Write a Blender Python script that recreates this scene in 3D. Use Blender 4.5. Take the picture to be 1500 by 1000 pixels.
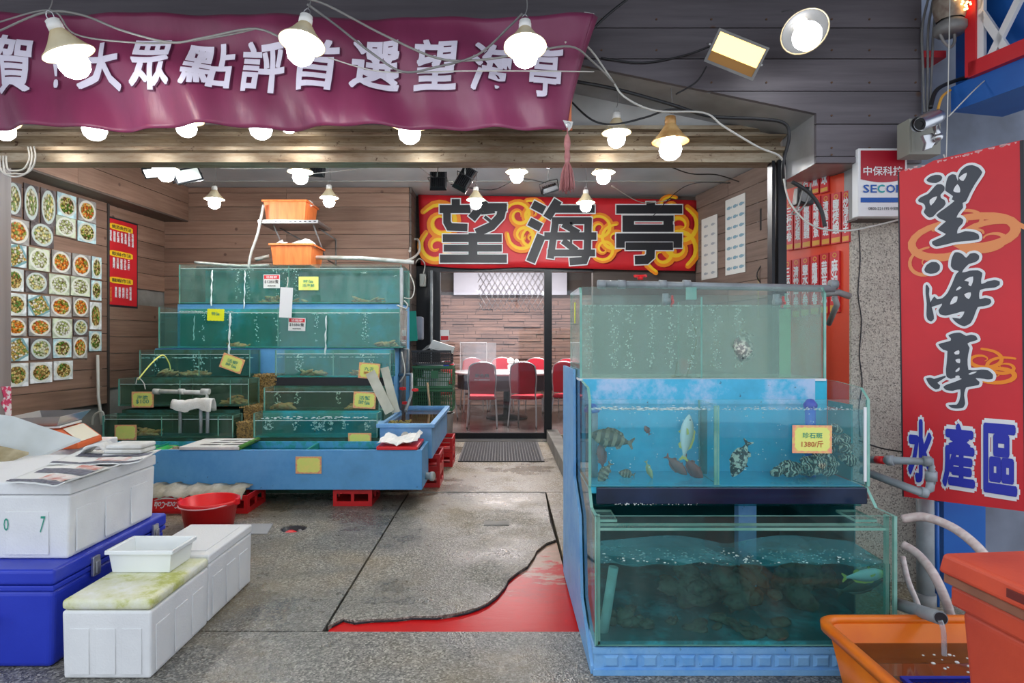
import bpy, bmesh, math, random
from mathutils import Vector, Matrix, Euler
for o in list(bpy.data.objects): bpy.data.objects.remove(o)
RN = random.Random(11)
sc = bpy.context.scene
COL = sc.collection
F, CX, CY, H = 900.0, 735.0, 500.0, 1.25       # focal length and horizon measured in the 1500x1000 frame

# ---------------------------------------------------------------- camera, world, exposure
cam_d = bpy.data.cameras.new('camera'); cam = bpy.data.objects.new('camera', cam_d); COL.objects.link(cam)
cam.location = (0, 0, H); cam.rotation_euler = (math.pi/2, 0, 0)
cam_d.sensor_width = 36; cam_d.lens = 36*F/1500; cam_d.shift_x = 0.01; cam_d.clip_start = 0.05; cam_d.clip_end = 100
sc.camera = cam
sc.view_settings.view_transform = 'Standard'; sc.view_settings.look = 'None'
sc.view_settings.gamma = 1; sc.view_settings.use_curve_mapping = False
sc.view_settings.exposure = 0.95
w = bpy.data.worlds.new('overcast_sky'); sc.world = w; w.use_nodes = True
wn = w.node_tree; wn.nodes['Background'].inputs[0].default_value = (0.80, 0.88, 1.0, 1); wn.nodes['Background'].inputs[1].default_value = 0.85
try:
    sc.cycles.use_denoising = True
    sc.cycles.max_bounces = 8; sc.cycles.transparent_max_bounces = 40
    sc.cycles.diffuse_bounces = 4; sc.cycles.glossy_bounces = 4; sc.cycles.sample_clamp_indirect = 6
    sc.cycles.caustics_reflective = False; sc.cycles.caustics_refractive = False
except Exception: pass
BULB, BULB_IN = 24.0, 95.0          # strength of the street row bulbs, of the bulbs inside the room

# ---------------------------------------------------------------- helpers
def P(px, py, Z): return Vector(((px-CX)*Z/F, Z, H-(py-CY)*Z/F))
def PX(px, Z): return (px-CX)*Z/F
def PZ(py, Z): return H-(py-CY)*Z/F

class MB:
    def __init__(s): s.v = []; s.f = []; s.m = []; s.s = []
    def add(s, vs, fs, mi=0, sm=False):
        b = len(s.v); s.v += [tuple(v) for v in vs]
        for f in fs: s.f.append(tuple(i+b for i in f)); s.m.append(mi); s.s.append(sm)
        return s
    def box(s, x0, x1, y0, y1, z0, z1, mi=0, M=None, edge=None):
        vs = [Vector((x, y, z)) for z in (z0, z1) for y in (y0, y1) for x in (x0, x1)]
        if M is not None: vs = [M @ v for v in vs]
        fs = [(0, 2, 3, 1), (4, 5, 7, 6), (0, 1, 5, 4), (2, 6, 7, 3), (0, 4, 6, 2), (1, 3, 7, 5)]
        if edge is None: return s.add(vs, fs, mi)
        d = [abs(z1-z0), abs(z1-z0), abs(y1-y0), abs(y1-y0), abs(x1-x0), abs(x1-x0)]
        t = min(d)
        for f, dd in zip(fs, d): s.add([vs[i] for i in f], [(0, 1, 2, 3)], mi if dd <= t+1e-6 else edge)
        return s
    def frus(s, c, a, b, z0, z1, mi=0, M=None):   # tapered box: half sizes a at z0, b at z1
        vs = [Vector((c[0]+sx*h[0], c[1]+sy*h[1], z)) for z, h in ((z0, a), (z1, b)) for sy in (-1, 1) for sx in (-1, 1)]
        if M is not None: vs = [M @ v for v in vs]
        return s.add(vs, [(0, 2, 3, 1), (4, 5, 7, 6), (0, 1, 5, 4), (2, 6, 7, 3), (0, 4, 6, 2), (1, 3, 7, 5)], mi)
    def cyl(s, p0, p1, r0, r1=None, n=12, mi=0, caps=True):
        p0 = Vector(p0); p1 = Vector(p1); r1 = r0 if r1 is None else r1
        d = (p1-p0).normalized(); a = d.orthogonal().normalized(); b = d.cross(a)
        vs = []
        for p, r in ((p0, r0), (p1, r1)):
            for i in range(n):
                t = 2*math.pi*i/n; vs.append(p+(a*math.cos(t)+b*math.sin(t))*r)
        s.add(vs, [(i, (i+1) % n, n+(i+1) % n, n+i) for i in range(n)], mi, True)
        if caps: s.add(vs, [tuple(range(n))[::-1], tuple(range(n, 2*n))], mi)
        return s
    def tube(s, pts, r, n=8, mi=0, smooth=True, closed=False):
        pts = [Vector(p) for p in pts]
        if smooth and len(pts) > 2: pts = catmull(pts)
        rs = r if callable(r) else (lambda t: r)
        N = len(pts); prev = None; vs = []
        for k, p in enumerate(pts):
            d = (pts[min(k+1, N-1)]-pts[max(k-1, 0)])
            d = d.normalized() if d.length > 1e-9 else Vector((0, 0, 1))
            if prev is None: a = d.orthogonal().normalized()
            else:
                a = prev-d*prev.dot(d); a = a.normalized() if a.length > 1e-6 else d.orthogonal().normalized()
            prev = a; b = d.cross(a); rr = rs(k/max(1, N-1))
            for i in range(n):
                t = 2*math.pi*i/n; vs.append(p+(a*math.cos(t)+b*math.sin(t))*rr)
        fs = [(k*n+i, k*n+(i+1) % n, (k+1)*n+(i+1) % n, (k+1)*n+i) for k in range(N-1) for i in range(n)]
        s.add(vs, fs, mi, True); s.add(vs, [tuple(range(n))[::-1], tuple(range((N-1)*n, N*n))], mi)
        return s
    def lathe(s, prof, n=24, c=(0, 0, 0), mi=0, M=None, sx=1, sy=1):
        vs = []
        for r, z in prof:
            for i in range(n):
                t = 2*math.pi*i/n; v = Vector((c[0]+r*math.cos(t)*sx, c[1]+r*math.sin(t)*sy, c[2]+z))
                vs.append(M @ v if M is not None else v)
        m = len(prof)
        return s.add(vs, [(k*n+i, k*n+(i+1) % n, (k+1)*n+(i+1) % n, (k+1)*n+i) for k in range(m-1) for i in range(n)], mi, True)
    def sph(s, c, r, n=16, m=10, mi=0, sc3=(1, 1, 1), M=None):
        prof = [(max(1e-5, math.sin(math.pi*k/m)), -math.cos(math.pi*k/m)) for k in range(m+1)]
        c = Vector(c); vs = []
        for rr, z in prof:
            for i in range(n):
                t = 2*math.pi*i/n; v = Vector((rr*math.cos(t)*r*sc3[0], rr*math.sin(t)*r*sc3[1], z*r*sc3[2]))
                if M is not None: v = M @ v
                vs.append(c+v)
        return s.add(vs, [(k*n+i, k*n+(i+1) % n, (k+1)*n+(i+1) % n, (k+1)*n+i) for k in range(m) for i in range(n)], mi, True)
    def prism(s, poly, a0, a1, ax='y', mi=0, mside=None):
        def q(p, a):
            if ax == 'y': return (p[0], a, p[1])
            if ax == 'x': return (a, p[0], p[1])
            return (p[0], p[1], a)
        n = len(poly); vs = [q(p, a0) for p in poly]+[q(p, a1) for p in poly]
        s.add(vs, [tuple(range(n)), tuple(range(n, 2*n))[::-1]], mi)
        return s.add(vs, [(i, (i+1) % n, n+(i+1) % n, n+i) for i in range(n)], mi if mside is None else mside)
    def grid(s, fn, nu, nv, mi=0, sm=True):
        vs = [fn(i/nu, j/nv) for j in range(nv+1) for i in range(nu+1)]
        return s.add(vs, [(j*(nu+1)+i, j*(nu+1)+i+1, (j+1)*(nu+1)+i+1, (j+1)*(nu+1)+i) for j in range(nv) for i in range(nu)], mi, sm)
    def sheet(s, fn, nu, nv, th, mi=0, sm=True):   # closed thin sheet, thickness along -normal guess z
        s.grid(fn, nu, nv, mi, sm); th = Vector(th)
        s.grid(lambda u, v: Vector(fn(u, v))+th, nu, nv, mi, sm)
        for e in ((lambda t: (t, 0)), (lambda t: (t, 1)), (lambda t: (0, t)), (lambda t: (1, t))):
            n = nu if e(.5)[0] == .5 else nv
            a = [Vector(fn(*e(i/n))) for i in range(n+1)]; b = [v+th for v in a]
            s.add(a+b, [(i, i+1, n+1+i+1, n+1+i) for i in range(n)], mi)
        return s
    def mesh(s, name, mats, off=(0, 0, 0), fixn=True):
        me = bpy.data.meshes.new(name); o = Vector(off)
        me.from_pydata([tuple(Vector(v)-o) for v in s.v], [], s.f)
        for m in (mats if isinstance(mats, (list, tuple)) else [mats]): me.materials.append(m)
        me.polygons.foreach_set('material_index', s.m); me.polygons.foreach_set('use_smooth', s.s)
        if fixn:
            bm = bmesh.new(); bm.from_mesh(me); bmesh.ops.remove_doubles(bm, verts=bm.verts, dist=1e-5)
            bmesh.ops.recalc_face_normals(bm, faces=bm.faces); bm.to_mesh(me); bm.free()
        me.update(); return me

def catmull(p, k=6):
    out = []; n = len(p)
    for i in range(n-1):
        a = p[max(i-1, 0)]; b = p[i]; c = p[i+1]; d = p[min(i+2, n-1)]
        for j in range(k):
            t = j/k; out.append(.5*((2*b)+(c-a)*t+(2*a-5*b+4*c-d)*t*t+(3*b-a-3*c+d)*t**3))
    out.append(p[-1]); return out

def tagit(o, label=None, cat=None, group=None, kind=None):
    if label: o['label'] = label
    if cat: o['category'] = cat
    if group: o['group'] = group
    if kind: o['kind'] = kind
    return o
def E(name, loc=(0, 0, 0), label=None, cat=None, rz=0, group=None, kind=None, rot=None):
    o = bpy.data.objects.new(name, None); COL.objects.link(o); o.location = loc; o.empty_display_size = .05
    o.rotation_euler = rot if rot is not None else (0, 0, rz)
    return tagit(o, label, cat, group, kind)
def part(parent, name, mb, mats, world=False, loc=None, rot=None, bev=0, label=None, kind=None, seg=2, fixn=True):
    """link a mesh under a thing; world=True: vertices were given in world coordinates"""
    me = mb if isinstance(mb, bpy.types.Mesh) else mb.mesh(name, mats, wloc(parent) if world else (0, 0, 0), fixn)
    o = bpy.data.objects.new(name, me); COL.objects.link(o); o.parent = parent
    if loc is not None: o.location = loc
    if rot is not None: o.rotation_euler = rot
    if bev:
        md = o.modifiers.new('bevel', 'BEVEL'); md.width = bev; md.segments = seg; md.limit_method = 'ANGLE'
    if label: o['label'] = label
    if kind: o['kind'] = kind
    return o
def wloc(o):
    v = Vector(o.location)
    while o.parent is not None: o = o.parent; v = v+Vector(o.location)
    return v
def one(name, mb, mats, label=None, cat=None, group=None, kind=None, origin=None, bev=0, seg=2):
    """a thing that is a single mesh given in world coordinates"""
    if origin is None:
        xs = [v[0] for v in mb.v]; ys = [v[1] for v in mb.v]; zs = [v[2] for v in mb.v]
        origin = ((min(xs)+max(xs))/2, (min(ys)+max(ys))/2, min(zs))
    me = mb.mesh(name, mats, origin); o = bpy.data.objects.new(name, me); COL.objects.link(o); o.location = origin
    if bev:
        md = o.modifiers.new('bevel', 'BEVEL'); md.width = bev; md.segments = seg; md.limit_method = 'ANGLE'
    return tagit(o, label, cat, group, kind)
def copy_tree(o, parent=None):
    c = o.copy(); COL.objects.link(c)
    if parent is not None: c.parent = parent
    for ch in [x for x in o.children]: copy_tree(ch, c)
    return c

# ---------------------------------------------------------------- lettering
def blob_poly(mb, pts, y, mi=0, outline=0, mo=1, sub=3):
    P2 = [Vector((a, b)) for a, b in pts]; n = len(P2); q = []
    for i in range(n):
        a, b, c, d = P2[i-1], P2[i], P2[(i+1) % n], P2[(i+2) % n]
        for j in range(sub): t = j/sub; q.append(.5*((2*b)+(c-a)*t*.8+(2*a-5*b+4*c-d)*t*t*.8+(3*b-a-3*c+d)*t**3*.8) if False else b.lerp(c, t)+((c-a).normalized()-(d-b).normalized())*(c-b).length*.28*t*(1-t))
    m_ = len(q); mb.add([(v.x, y, v.y) for v in q], [tuple(range(m_))], mi)
    if outline:
        for i in range(m_):
            a, b = q[i], q[(i+1) % m_]; d = (b-a).normalized() if (b-a).length > 1e-7 else Vector((1, 0)); nn = Vector((-d.y, d.x))*outline
            yy = y+.0012-.00001*(i % 40); mb.add([(a.x+nn.x, yy, a.y+nn.y), (b.x+nn.x, yy, b.y+nn.y), (b.x-nn.x, yy, b.y-nn.y), (a.x-nn.x, yy, a.y-nn.y)], [(0, 1, 2, 3)], mo)
            mb.add([(a.x+outline*math.cos(k*math.pi/4), yy+.00005, a.y+outline*math.sin(k*math.pi/4)) for k in range(8)], [tuple(range(8))], mo)
_tc = {}
def glyphs(txt, size=1.0, off=0.0, shear=0.0, space=1.0, vertical=False, align='CENTER'):
    """flat vertices/faces of a text, centred on the origin, x right y up"""
    key = (txt, size, off, shear, space, vertical)
    if key in _tc: return _tc[key]
    cu = bpy.data.curves.new('t', 'FONT'); cu.body = '\n'.join(txt) if vertical else txt
    cu.size = size; cu.offset = off*size; cu.shear = shear; cu.align_x = 'CENTER'; cu.space_character = space
    cu.resolution_u = 2; cu.space_line = .92 if vertical else 1
    ob = bpy.data.objects.new('t', cu); COL.objects.link(ob)
    bpy.context.view_layer.update()
    me = bpy.data.meshes.new_from_object(ob.evaluated_get(bpy.context.evaluated_depsgraph_get()))
    v = [(a.co.x, a.co.y) for a in me.vertices]; f = [tuple(p.vertices) for p in me.polygons]
    bpy.data.objects.remove(ob); bpy.data.curves.remove(cu); bpy.data.meshes.remove(me)
    if v:
        cx = (min(a[0] for a in v)+max(a[0] for a in v))/2; cy = (min(a[1] for a in v)+max(a[1] for a in v))/2
        v = [(a[0]-cx, a[1]-cy) for a in v]
    _tc[key] = (v, f); return v, f
def put_text(mb, txt, x, z, size, y=0, off=0.02, mi=0, rot=0, wscale=1, fit=None, bold=None, **k):
    if bold is None and off > .018 and fit: bold = off
    if bold:      # heavy face: slightly shifted copies, each a hair in front of the other
        n_ = max(1, len(txt)); ex = bold*abs(fit[0])/(1 if k.get('vertical') else n_)*.9; ez = bold*fit[1]/(n_ if k.get('vertical') else 1)*.9
        dirs = [(0, 0), (1, 0), (-1, 0), (0, 1), (0, -1), (.7, .7), (-.7, .7), (.7, -.7), (-.7, -.7)]
        if len(txt) > 1: dirs = dirs[5:]
        for i, (dx, dz) in enumerate(dirs): put_text(mb, txt, x+dx*ex, z+dz*ez, size, y-.00012*i, .0, mi, rot, wscale, (fit[0]-2*ex*(1 if fit[0] > 0 else -1), fit[1]-2*ez), 0, **k)
        return
    """adds text to mb in the local xz plane (facing -y); fit=(w,h) stretches it to that box"""
    v, f = glyphs(txt, 1.0, off, **k)
    if not v: return
    sx = sz = size
    if fit:
        w0 = max(a[0] for a in v)-min(a[0] for a in v); h0 = max(a[1] for a in v)-min(a[1] for a in v)
        sx = fit[0]/max(w0, 1e-6); sz = fit[1]/max(h0, 1e-6)
    ca, sa = math.cos(rot), math.sin(rot)
    mb.add([(x+(a*sx*wscale)*ca-(b*sz)*sa, y, z+(a*sx*wscale)*sa+(b*sz)*ca) for a, b in v], f, mi)
_sk = [0]
def stroke(mb, pts, ws, y, mi=0, round_=True, grow=0, sub=4):
    """brush stroke: polyline in the xz plane with widths"""
    _sk[0] = (_sk[0]+1) % 14; y = y-.00016*_sk[0]
    P2 = [Vector((a, b)) for a, b in pts]
    if not isinstance(ws, (list, tuple)): ws = [ws]*len(P2)
    if round_ and len(P2) > 2:
        q = [Vector((p.x, p.y, w_)) for p, w_ in zip(P2, ws)]; q = catmull(q, sub); P2 = [Vector((a.x, a.y)) for a in q]; ws = [a.z for a in q]
    ws = [w_+2*grow for w_ in ws]
    if not round_ and grow:
        d = (P2[0]-P2[1]).normalized(); P2[0] = P2[0]+d*grow; d = (P2[-1]-P2[-2]).normalized(); P2[-1] = P2[-1]+d*grow
    L = []; Rr = []; n = len(P2)
    for k in range(n):
        a = P2[min(k+1, n-1)]-P2[k]; b = P2[k]-P2[max(k-1, 0)]
        a = a.normalized() if a.length else b.normalized(); b = b.normalized() if b.length else a
        d = (a+b).normalized(); nn = Vector((-d.y, d.x)); c = max(.5, nn.dot(Vector((-a.y, a.x)))); h = ws[k]/2/c
        L.append(P2[k]+nn*h); Rr.append(P2[k]-nn*h)
    vs = [(v.x, y, v.y) for v in L+Rr]
    mb.add(vs, [(i, i+1, n+i+1, n+i) for i in range(n-1)], mi)
    if round_:
        for k in (0, n-1):
            r = abs(ws[k])/2; mb.add([(P2[k].x+r*math.cos(t*math.pi/5), y+.00008, P2[k].y+r*math.sin(t*math.pi/5)) for t in range(10)], [tuple(range(10))], mi)

# ---------------------------------------------------------------- materials
def nt(name):
    m = bpy.data.materials.new(name); m.use_nodes = True; t = m.node_tree; b = t.nodes['Principled BSDF']; return m, t, b
def N(t, typ, **k):
    n = t.nodes.new(typ)
    for a, v in k.items():
        if hasattr(n, a) and a not in n.inputs: setattr(n, a, v)
        else: n.inputs[a.replace('_', ' ')].default_value = v
    return n
def ramp(t, src, stops, interp='LINEAR'):
    r = t.nodes.new('ShaderNodeValToRGB'); r.color_ramp.interpolation = interp
    e = r.color_ramp.elements
    while len(e) > len(stops): e.remove(e[-1])
    while len(e) < len(stops): e.new(1)
    for i, (p, c) in enumerate(stops):
        e[i].position = p; e[i].color = (*c, 1) if len(c) == 3 else c
    t.links.new(src, r.inputs[0]); return r
def mixc(t, fac, a, b, mode='MIX'):
    m = t.nodes.new('ShaderNodeMix'); m.data_type = 'RGBA'; m.blend_type = mode
    for s, v in ((0, fac), (6, a), (7, b)):
        if hasattr(v, 'links') or hasattr(v, 'is_linked'): t.links.new(v, m.inputs[s])
        elif s == 0: m.inputs[0].default_value = v
        else: m.inputs[s].default_value = (*v, 1) if len(v) == 3 else v
    return m.outputs[2]
def bumpit(t, b, src, s, dist=.01):
    bp = N(t, 'ShaderNodeBump'); bp.inputs['Strength'].default_value = s; bp.inputs['Distance'].default_value = dist
    t.links.new(src, bp.inputs['Height']); t.links.new(bp.outputs[0], b.inputs['Normal'])
def coords(t, scale=(1, 1, 1)):
    c = t.nodes.new('ShaderNodeTexCoord'); m = t.nodes.new('ShaderNodeMapping'); m.inputs['Scale'].default_value = scale
    t.links.new(c.outputs['Object'], m.inputs[0]); return m.outputs[0]
def noise(t, vec, scale, detail=3, rough=.5):
    n = t.nodes.new('ShaderNodeTexNoise'); n.inputs['Scale'].default_value = scale; n.inputs['Detail'].default_value = detail; n.inputs['Roughness'].default_value = rough
    t.links.new(vec, n.inputs['Vector']); return n.outputs['Fac']
def M(name, col, rough=.5, metal=0, col2=None, scale=8, stretch=(1, 1, 1), lo=.35, hi=.65, bump=0, bscale=60, spec=.5, trans=0, sub=0):
    m, t, b = nt(name); b.inputs['Base Color'].default_value = (*col, 1); b.inputs['Roughness'].default_value = rough
    b.inputs['Metallic'].default_value = metal; b.inputs['Specular IOR Level'].default_value = spec
    v = coords(t, stretch)
    if col2 is not None:
        r = ramp(t, noise(t, v, scale, 4), [(lo, col), (hi, col2)]); t.links.new(r.outputs[0], b.inputs['Base Color'])
    if bump: bumpit(t, b, noise(t, v, bscale, 3), bump, .004)
    if trans: b.inputs['Transmission Weight'].default_value = trans
    return m
def wood(name, a, b_, knot=(.12, .06, .04), rough=.6, axis=0):
    m, t, b = nt(name); s = [26, 26, 26]; s[axis] = 1.6
    oi = t.nodes.new('ShaderNodeObjectInfo')
    c = t.nodes.new('ShaderNodeTexCoord'); ad = t.nodes.new('ShaderNodeVectorMath'); ad.operation = 'ADD'
    mu = t.nodes.new('ShaderNodeVectorMath'); mu.operation = 'MULTIPLY'; mu.inputs[1].default_value = (7, 13, 5)
    cb = t.nodes.new('ShaderNodeCombineXYZ')
    for i in range(3): t.links.new(oi.outputs['Random'], cb.inputs[i])
    t.links.new(cb.outputs[0], mu.inputs[0]); t.links.new(c.outputs['Object'], ad.inputs[0]); t.links.new(mu.outputs[0], ad.inputs[1])
    mp = t.nodes.new('ShaderNodeMapping'); mp.inputs['Scale'].default_value = s; t.links.new(ad.outputs[0], mp.inputs[0])
    g = noise(t, mp.outputs[0], 1.0, 6, .62)
    r = ramp(t, g, [(.3, a), (.5, tuple((x+y)/2 for x, y in zip(a, b_))), (.72, b_)])
    big = noise(t, ad.outputs[0], 1.1, 3); c1 = mixc(t, big, r.outputs[0], tuple(x*.72 for x in a))
    vo = t.nodes.new('ShaderNodeTexVoronoi'); vo.inputs['Scale'].default_value = 3.2; t.links.new(ad.outputs[0], vo.inputs['Vector'])
    k = ramp(t, vo.outputs['Distance'], [(.0, (1, 1, 1)), (.045, (.9, .9, .9)), (.07, (0, 0, 0))])
    c2 = mixc(t, k.outputs[0], c1, knot)
    hs = t.nodes.new('ShaderNodeHueSaturation'); mr = t.nodes.new('ShaderNodeMapRange'); mr.inputs['To Min'].default_value = .82; mr.inputs['To Max'].default_value = 1.15
    t.links.new(oi.outputs['Random'], mr.inputs[0]); t.links.new(mr.outputs[0], hs.inputs['Value']); t.links.new(c2, hs.inputs['Color'])
    t.links.new(hs.outputs[0], b.inputs['Base Color']); b.inputs['Roughness'].default_value = rough
    bumpit(t, b, g, .25, .003); return m
def glassy(name, tint, refl=.08, body=None, fac=0.0, edge=False, streak=0, rough=.03, bubbles=0):
    """thin pane or water skin: tinted see-through + a share of scattering murk + fresnel gloss"""
    m = bpy.data.materials.new(name); m.use_nodes = True; t = m.node_tree
    for n in list(t.nodes): t.nodes.remove(n)
    out = t.nodes.new('ShaderNodeOutputMaterial'); tr = t.nodes.new('ShaderNodeBsdfTransparent'); tr.inputs[0].default_value = (*tint, 1)
    cur = tr.outputs[0]
    if body is not None:
        df = t.nodes.new('ShaderNodeBsdfDiffuse'); df.inputs[0].default_value = (*body, 1)
        mx = t.nodes.new('ShaderNodeMixShader'); t.links.new(cur, mx.inputs[1]); t.links.new(df.outputs[0], mx.inputs[2])
        v = coords(t, (1, 1, .35 if streak else 1)); nn = noise(t, v, 14 if streak else 3.5, 5, .65)
        mr = t.nodes.new('ShaderNodeMapRange'); mr.inputs['From Min'].default_value = .3; mr.inputs['From Max'].default_value = .75
        mr.inputs['To Min'].default_value = fac*(.25 if streak else .75); mr.inputs['To Max'].default_value = min(1, fac*(2.2 if streak else 1.3))
        t.links.new(nn, mr.inputs[0]); t.links.new(mr.outputs[0], mx.inputs[0]); cur = mx.outputs[0]
    gl = t.nodes.new('ShaderNodeBsdfGlossy'); gl.inputs['Roughness'].default_value = rough; gl.inputs[0].default_value = (.95, 1, 1, 1)
    fr = t.nodes.new('ShaderNodeLayerWeight'); fr.inputs[0].default_value = .5      # Schlick reflectance, the same from both sides of a thin sheet
    pw_ = t.nodes.new('ShaderNodeMath'); pw_.operation = 'POWER'; pw_.inputs[1].default_value = 5; t.links.new(fr.outputs['Facing'], pw_.inputs[0])
    mt = t.nodes.new('ShaderNodeMath'); mt.operation = 'MULTIPLY_ADD'; mt.inputs[1].default_value = .75; mt.inputs[2].default_value = refl*.45
    t.links.new(pw_.outputs[0], mt.inputs[0]); mt.use_clamp = True
    mx = t.nodes.new('ShaderNodeMixShader'); t.links.new(mt.outputs[0], mx.inputs[0]); t.links.new(cur, mx.inputs[1]); t.links.new(gl.outputs[0], mx.inputs[2])
    t.links.new(mx.outputs[0], out.inputs[0]); return m
def emis(name, col, s):
    m = bpy.data.materials.new(name); m.use_nodes = True; t = m.node_tree; b = t.nodes['Principled BSDF']
    b.inputs['Base Color'].default_value = (*col, 1); b.inputs['Emission Color'].default_value = (*col, 1); b.inputs['Emission Strength'].default_value = s; return m
def board_mat(name, a, b_, speck, rough=.7, scale=3):
    """painted board with algae/peeling blotches and dark specks"""
    m, t, b = nt(name); v = coords(t); n1 = noise(t, v, scale, 5, .7)
    r = ramp(t, n1, [(.38, a), (.52, b_), (.75, tuple(x*.8 for x in b_))])
    n2 = noise(t, v, scale*9, 4, .7); k = ramp(t, n2, [(.66, (0, 0, 0)), (.72, (1, 1, 1))])
    t.links.new(mixc(t, k.outputs[0], r.outputs[0], speck), b.inputs['Base Color']); b.inputs['Roughness'].default_value = rough; return m

MT = {}
MT['wood_l'] = wood('brown_cedar_plank', (.22, .125, .085), (.46, .28, .20))
MT['wood_b'] = wood('reddish_cedar_plank', (.25, .135, .09), (.52, .33, .235))
MT['wood_r'] = wood('pale_brown_plank', (.22, .15, .12), (.40, .30, .25))
MT['wood_f'] = wood('grey_purple_plank', (.115, .10, .112), (.245, .215, .235), rough=.55)
MT['wood_d'] = wood('dark_soffit_board', (.10, .075, .065), (.20, .15, .125))
MT['wood_g'] = wood('grey_whitewashed_plank', (.33, .33, .33), (.55, .54, .52))
MT['backing'] = M('dark_backing', (.05, .04, .035), .8)
def floor_mat(name, c0, c1, c2, stain=(.25, .185, .085), wet=.45):
    m, t, b = nt(name); v = coords(t)
    vo = t.nodes.new('ShaderNodeTexVoronoi'); vo.inputs['Scale'].default_value = 130; t.links.new(v, vo.inputs['Vector'])
    r = ramp(t, vo.outputs['Color'], [(.15, c0), (.4, c1), (.62, c2), (.93, (.52, .49, .42))])
    big = noise(t, v, 1.3, 6, .65); k = ramp(t, big, [(.42, (0, 0, 0)), (.72, (.75, .75, .75))])
    c = mixc(t, k.outputs[0], r.outputs[0], tuple(x*.55 for x in c1))
    st = noise(t, v, .8, 4, .6); ks = ramp(t, st, [(.48, (0, 0, 0)), (.66, (.62, .62, .62))])
    c = mixc(t, ks.outputs[0], c, stain)
    t.links.new(c, b.inputs['Base Color'])
    wr = ramp(t, big, [(.35, (wet+.3,)*3), (.6, (wet*.45,)*3)]); t.links.new(wr.outputs[0], b.inputs['Roughness'])
    bumpit(t, b, vo.outputs['Distance'], .35, .004); return m
MT['floor_a'] = floor_mat('washed_aggregate', (.075, .07, .055), (.18, .168, .138), (.27, .25, .205))
MT['floor_b'] = floor_mat('washed_aggregate_wet', (.06, .058, .05), (.155, .148, .13), (.24, .23, .20), wet=.34)
MT['floor_c'] = floor_mat('worn_beige_aggregate', (.10, .08, .05), (.21, .17, .115), (.30, .25, .18), wet=.5)
MT['concrete'] = M('rough_concrete', (.22, .21, .19), .85, col2=(.33, .31, .28), scale=5, bump=.4, bscale=80)
m, t, b = nt('red_floor_paint'); v = coords(t)
n1 = noise(t, coords(t, (1, 2.5, 1)), 5, 6, .7)
sx = t.nodes.new('ShaderNodeSeparateXYZ'); t.links.new(v, sx.inputs[0])
ad = t.nodes.new('ShaderNodeMath'); ad.operation = 'MULTIPLY_ADD'; t.links.new(sx.outputs[1], ad.inputs[0]); ad.inputs[1].default_value = .55; t.links.new(n1, ad.inputs[2])
sb = t.nodes.new('ShaderNodeMath'); sb.operation = 'SUBTRACT'; sb.inputs[1].default_value = 1.50; t.links.new(ad.outputs[0], sb.inputs[0])
r = ramp(t, sb.outputs[0], [(.60, (.62, .006, .008)), (.80, (.50, .02, .02)), (.90, (.50, .32, .25)), (1, (.42, .27, .20))]); t.links.new(r.outputs[0], b.inputs['Base Color'])
b.inputs['Roughness'].default_value = .3; b.inputs['Specular IOR Level'].default_value = .10; bumpit(t, b, n1, .15, .01); MT['redpaint'] = m
MT['ceil'] = M('grey_painted_ceiling', (.38, .42, .45), .35, col2=(.54, .57, .60), scale=1.5)
MT['ceil_seam'] = M('ceiling_seam', (.36, .36, .34), .6)
MT['metal_fascia'] = M('galvanised_sheet', (.42, .42, .43), .42, .35, col2=(.28, .27, .26), scale=4)
m, t, b = nt('tarnished_brass_beam'); v = coords(t, (1, 6, 6)); n1 = noise(t, v, 3, 6, .7)
r = ramp(t, n1, [(.3, (.10, .055, .03)), (.42, (.34, .25, .16)), (.6, (.48, .40, .29)), (.75, (.24, .16, .09))])
n2 = noise(t, coords(t), 22, 5, .7); k = ramp(t, n2, [(.62, (0, 0, 0)), (.68, (1, 1, 1))])
t.links.new(mixc(t, k.outputs[0], r.outputs[0], (.10, .045, .025)), b.inputs['Base Color']); b.inputs['Roughness'].default_value = .38; b.inputs['Metallic'].default_value = .45; MT['brass'] = m
MT['white_panel'] = M('white_panel', (.62, .62, .60), .5, col2=(.45, .44, .42), scale=3)
MT['black'] = M('black_metal', (.012, .013, .016), .35, .3)
MT['rubber'] = M('black_rubber', (.02, .02, .022), .5)
MT['steel'] = M('brushed_steel', (.55, .55, .56), .28, .9)
MT['cable_g'] = M('grey_cable', (.30, .29, .27), .5)
MT['cable_w'] = M('white_cable', (.62, .60, .55), .5)
MT['cable_b'] = M('blue_wire', (.02, .07, .5), .5)
MT['pvc'] = M('grey_pvc', (.33, .36, .38), .4, col2=(.22, .24, .25), scale=9)
MT['pvc_d'] = M('dark_grey_pvc', (.17, .17, .17), .45, col2=(.26, .25, .24), scale=9)
MT['pvc_w'] = M('whitish_pvc', (.60, .62, .60), .45, col2=(.42, .43, .38), scale=14)
MT['red_p'] = M('red_plastic', (.82, .015, .02), .35)
MT['crate'] = M('red_crate_plastic', (.68, .015, .018), .4, col2=(.52, .012, .014), scale=6)
MT['orange'] = M('orange_plastic', (.98, .25, .012), .36, col2=(.84, .17, .01), scale=5)
MT['orange_l'] = M('translucent_orange_plastic', (.95, .25, .06), .42, col2=(.80, .18, .04), scale=7, stretch=(6, 6, .5))
MT['blue_c'] = M('royal_blue_plastic', (.012, .03, .42), .4, col2=(.02, .045, .50), scale=3, bump=.1, bscale=120)
MT['styro'] = M('white_foam', (.80, .80, .79), .8, col2=(.70, .70, .70), scale=5, lo=.45, hi=.8, bump=.35, bscale=130)
m, t, b = nt('mossy_foam_lid'); v = coords(t); n1 = noise(t, v, 4, 6, .7)
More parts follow.
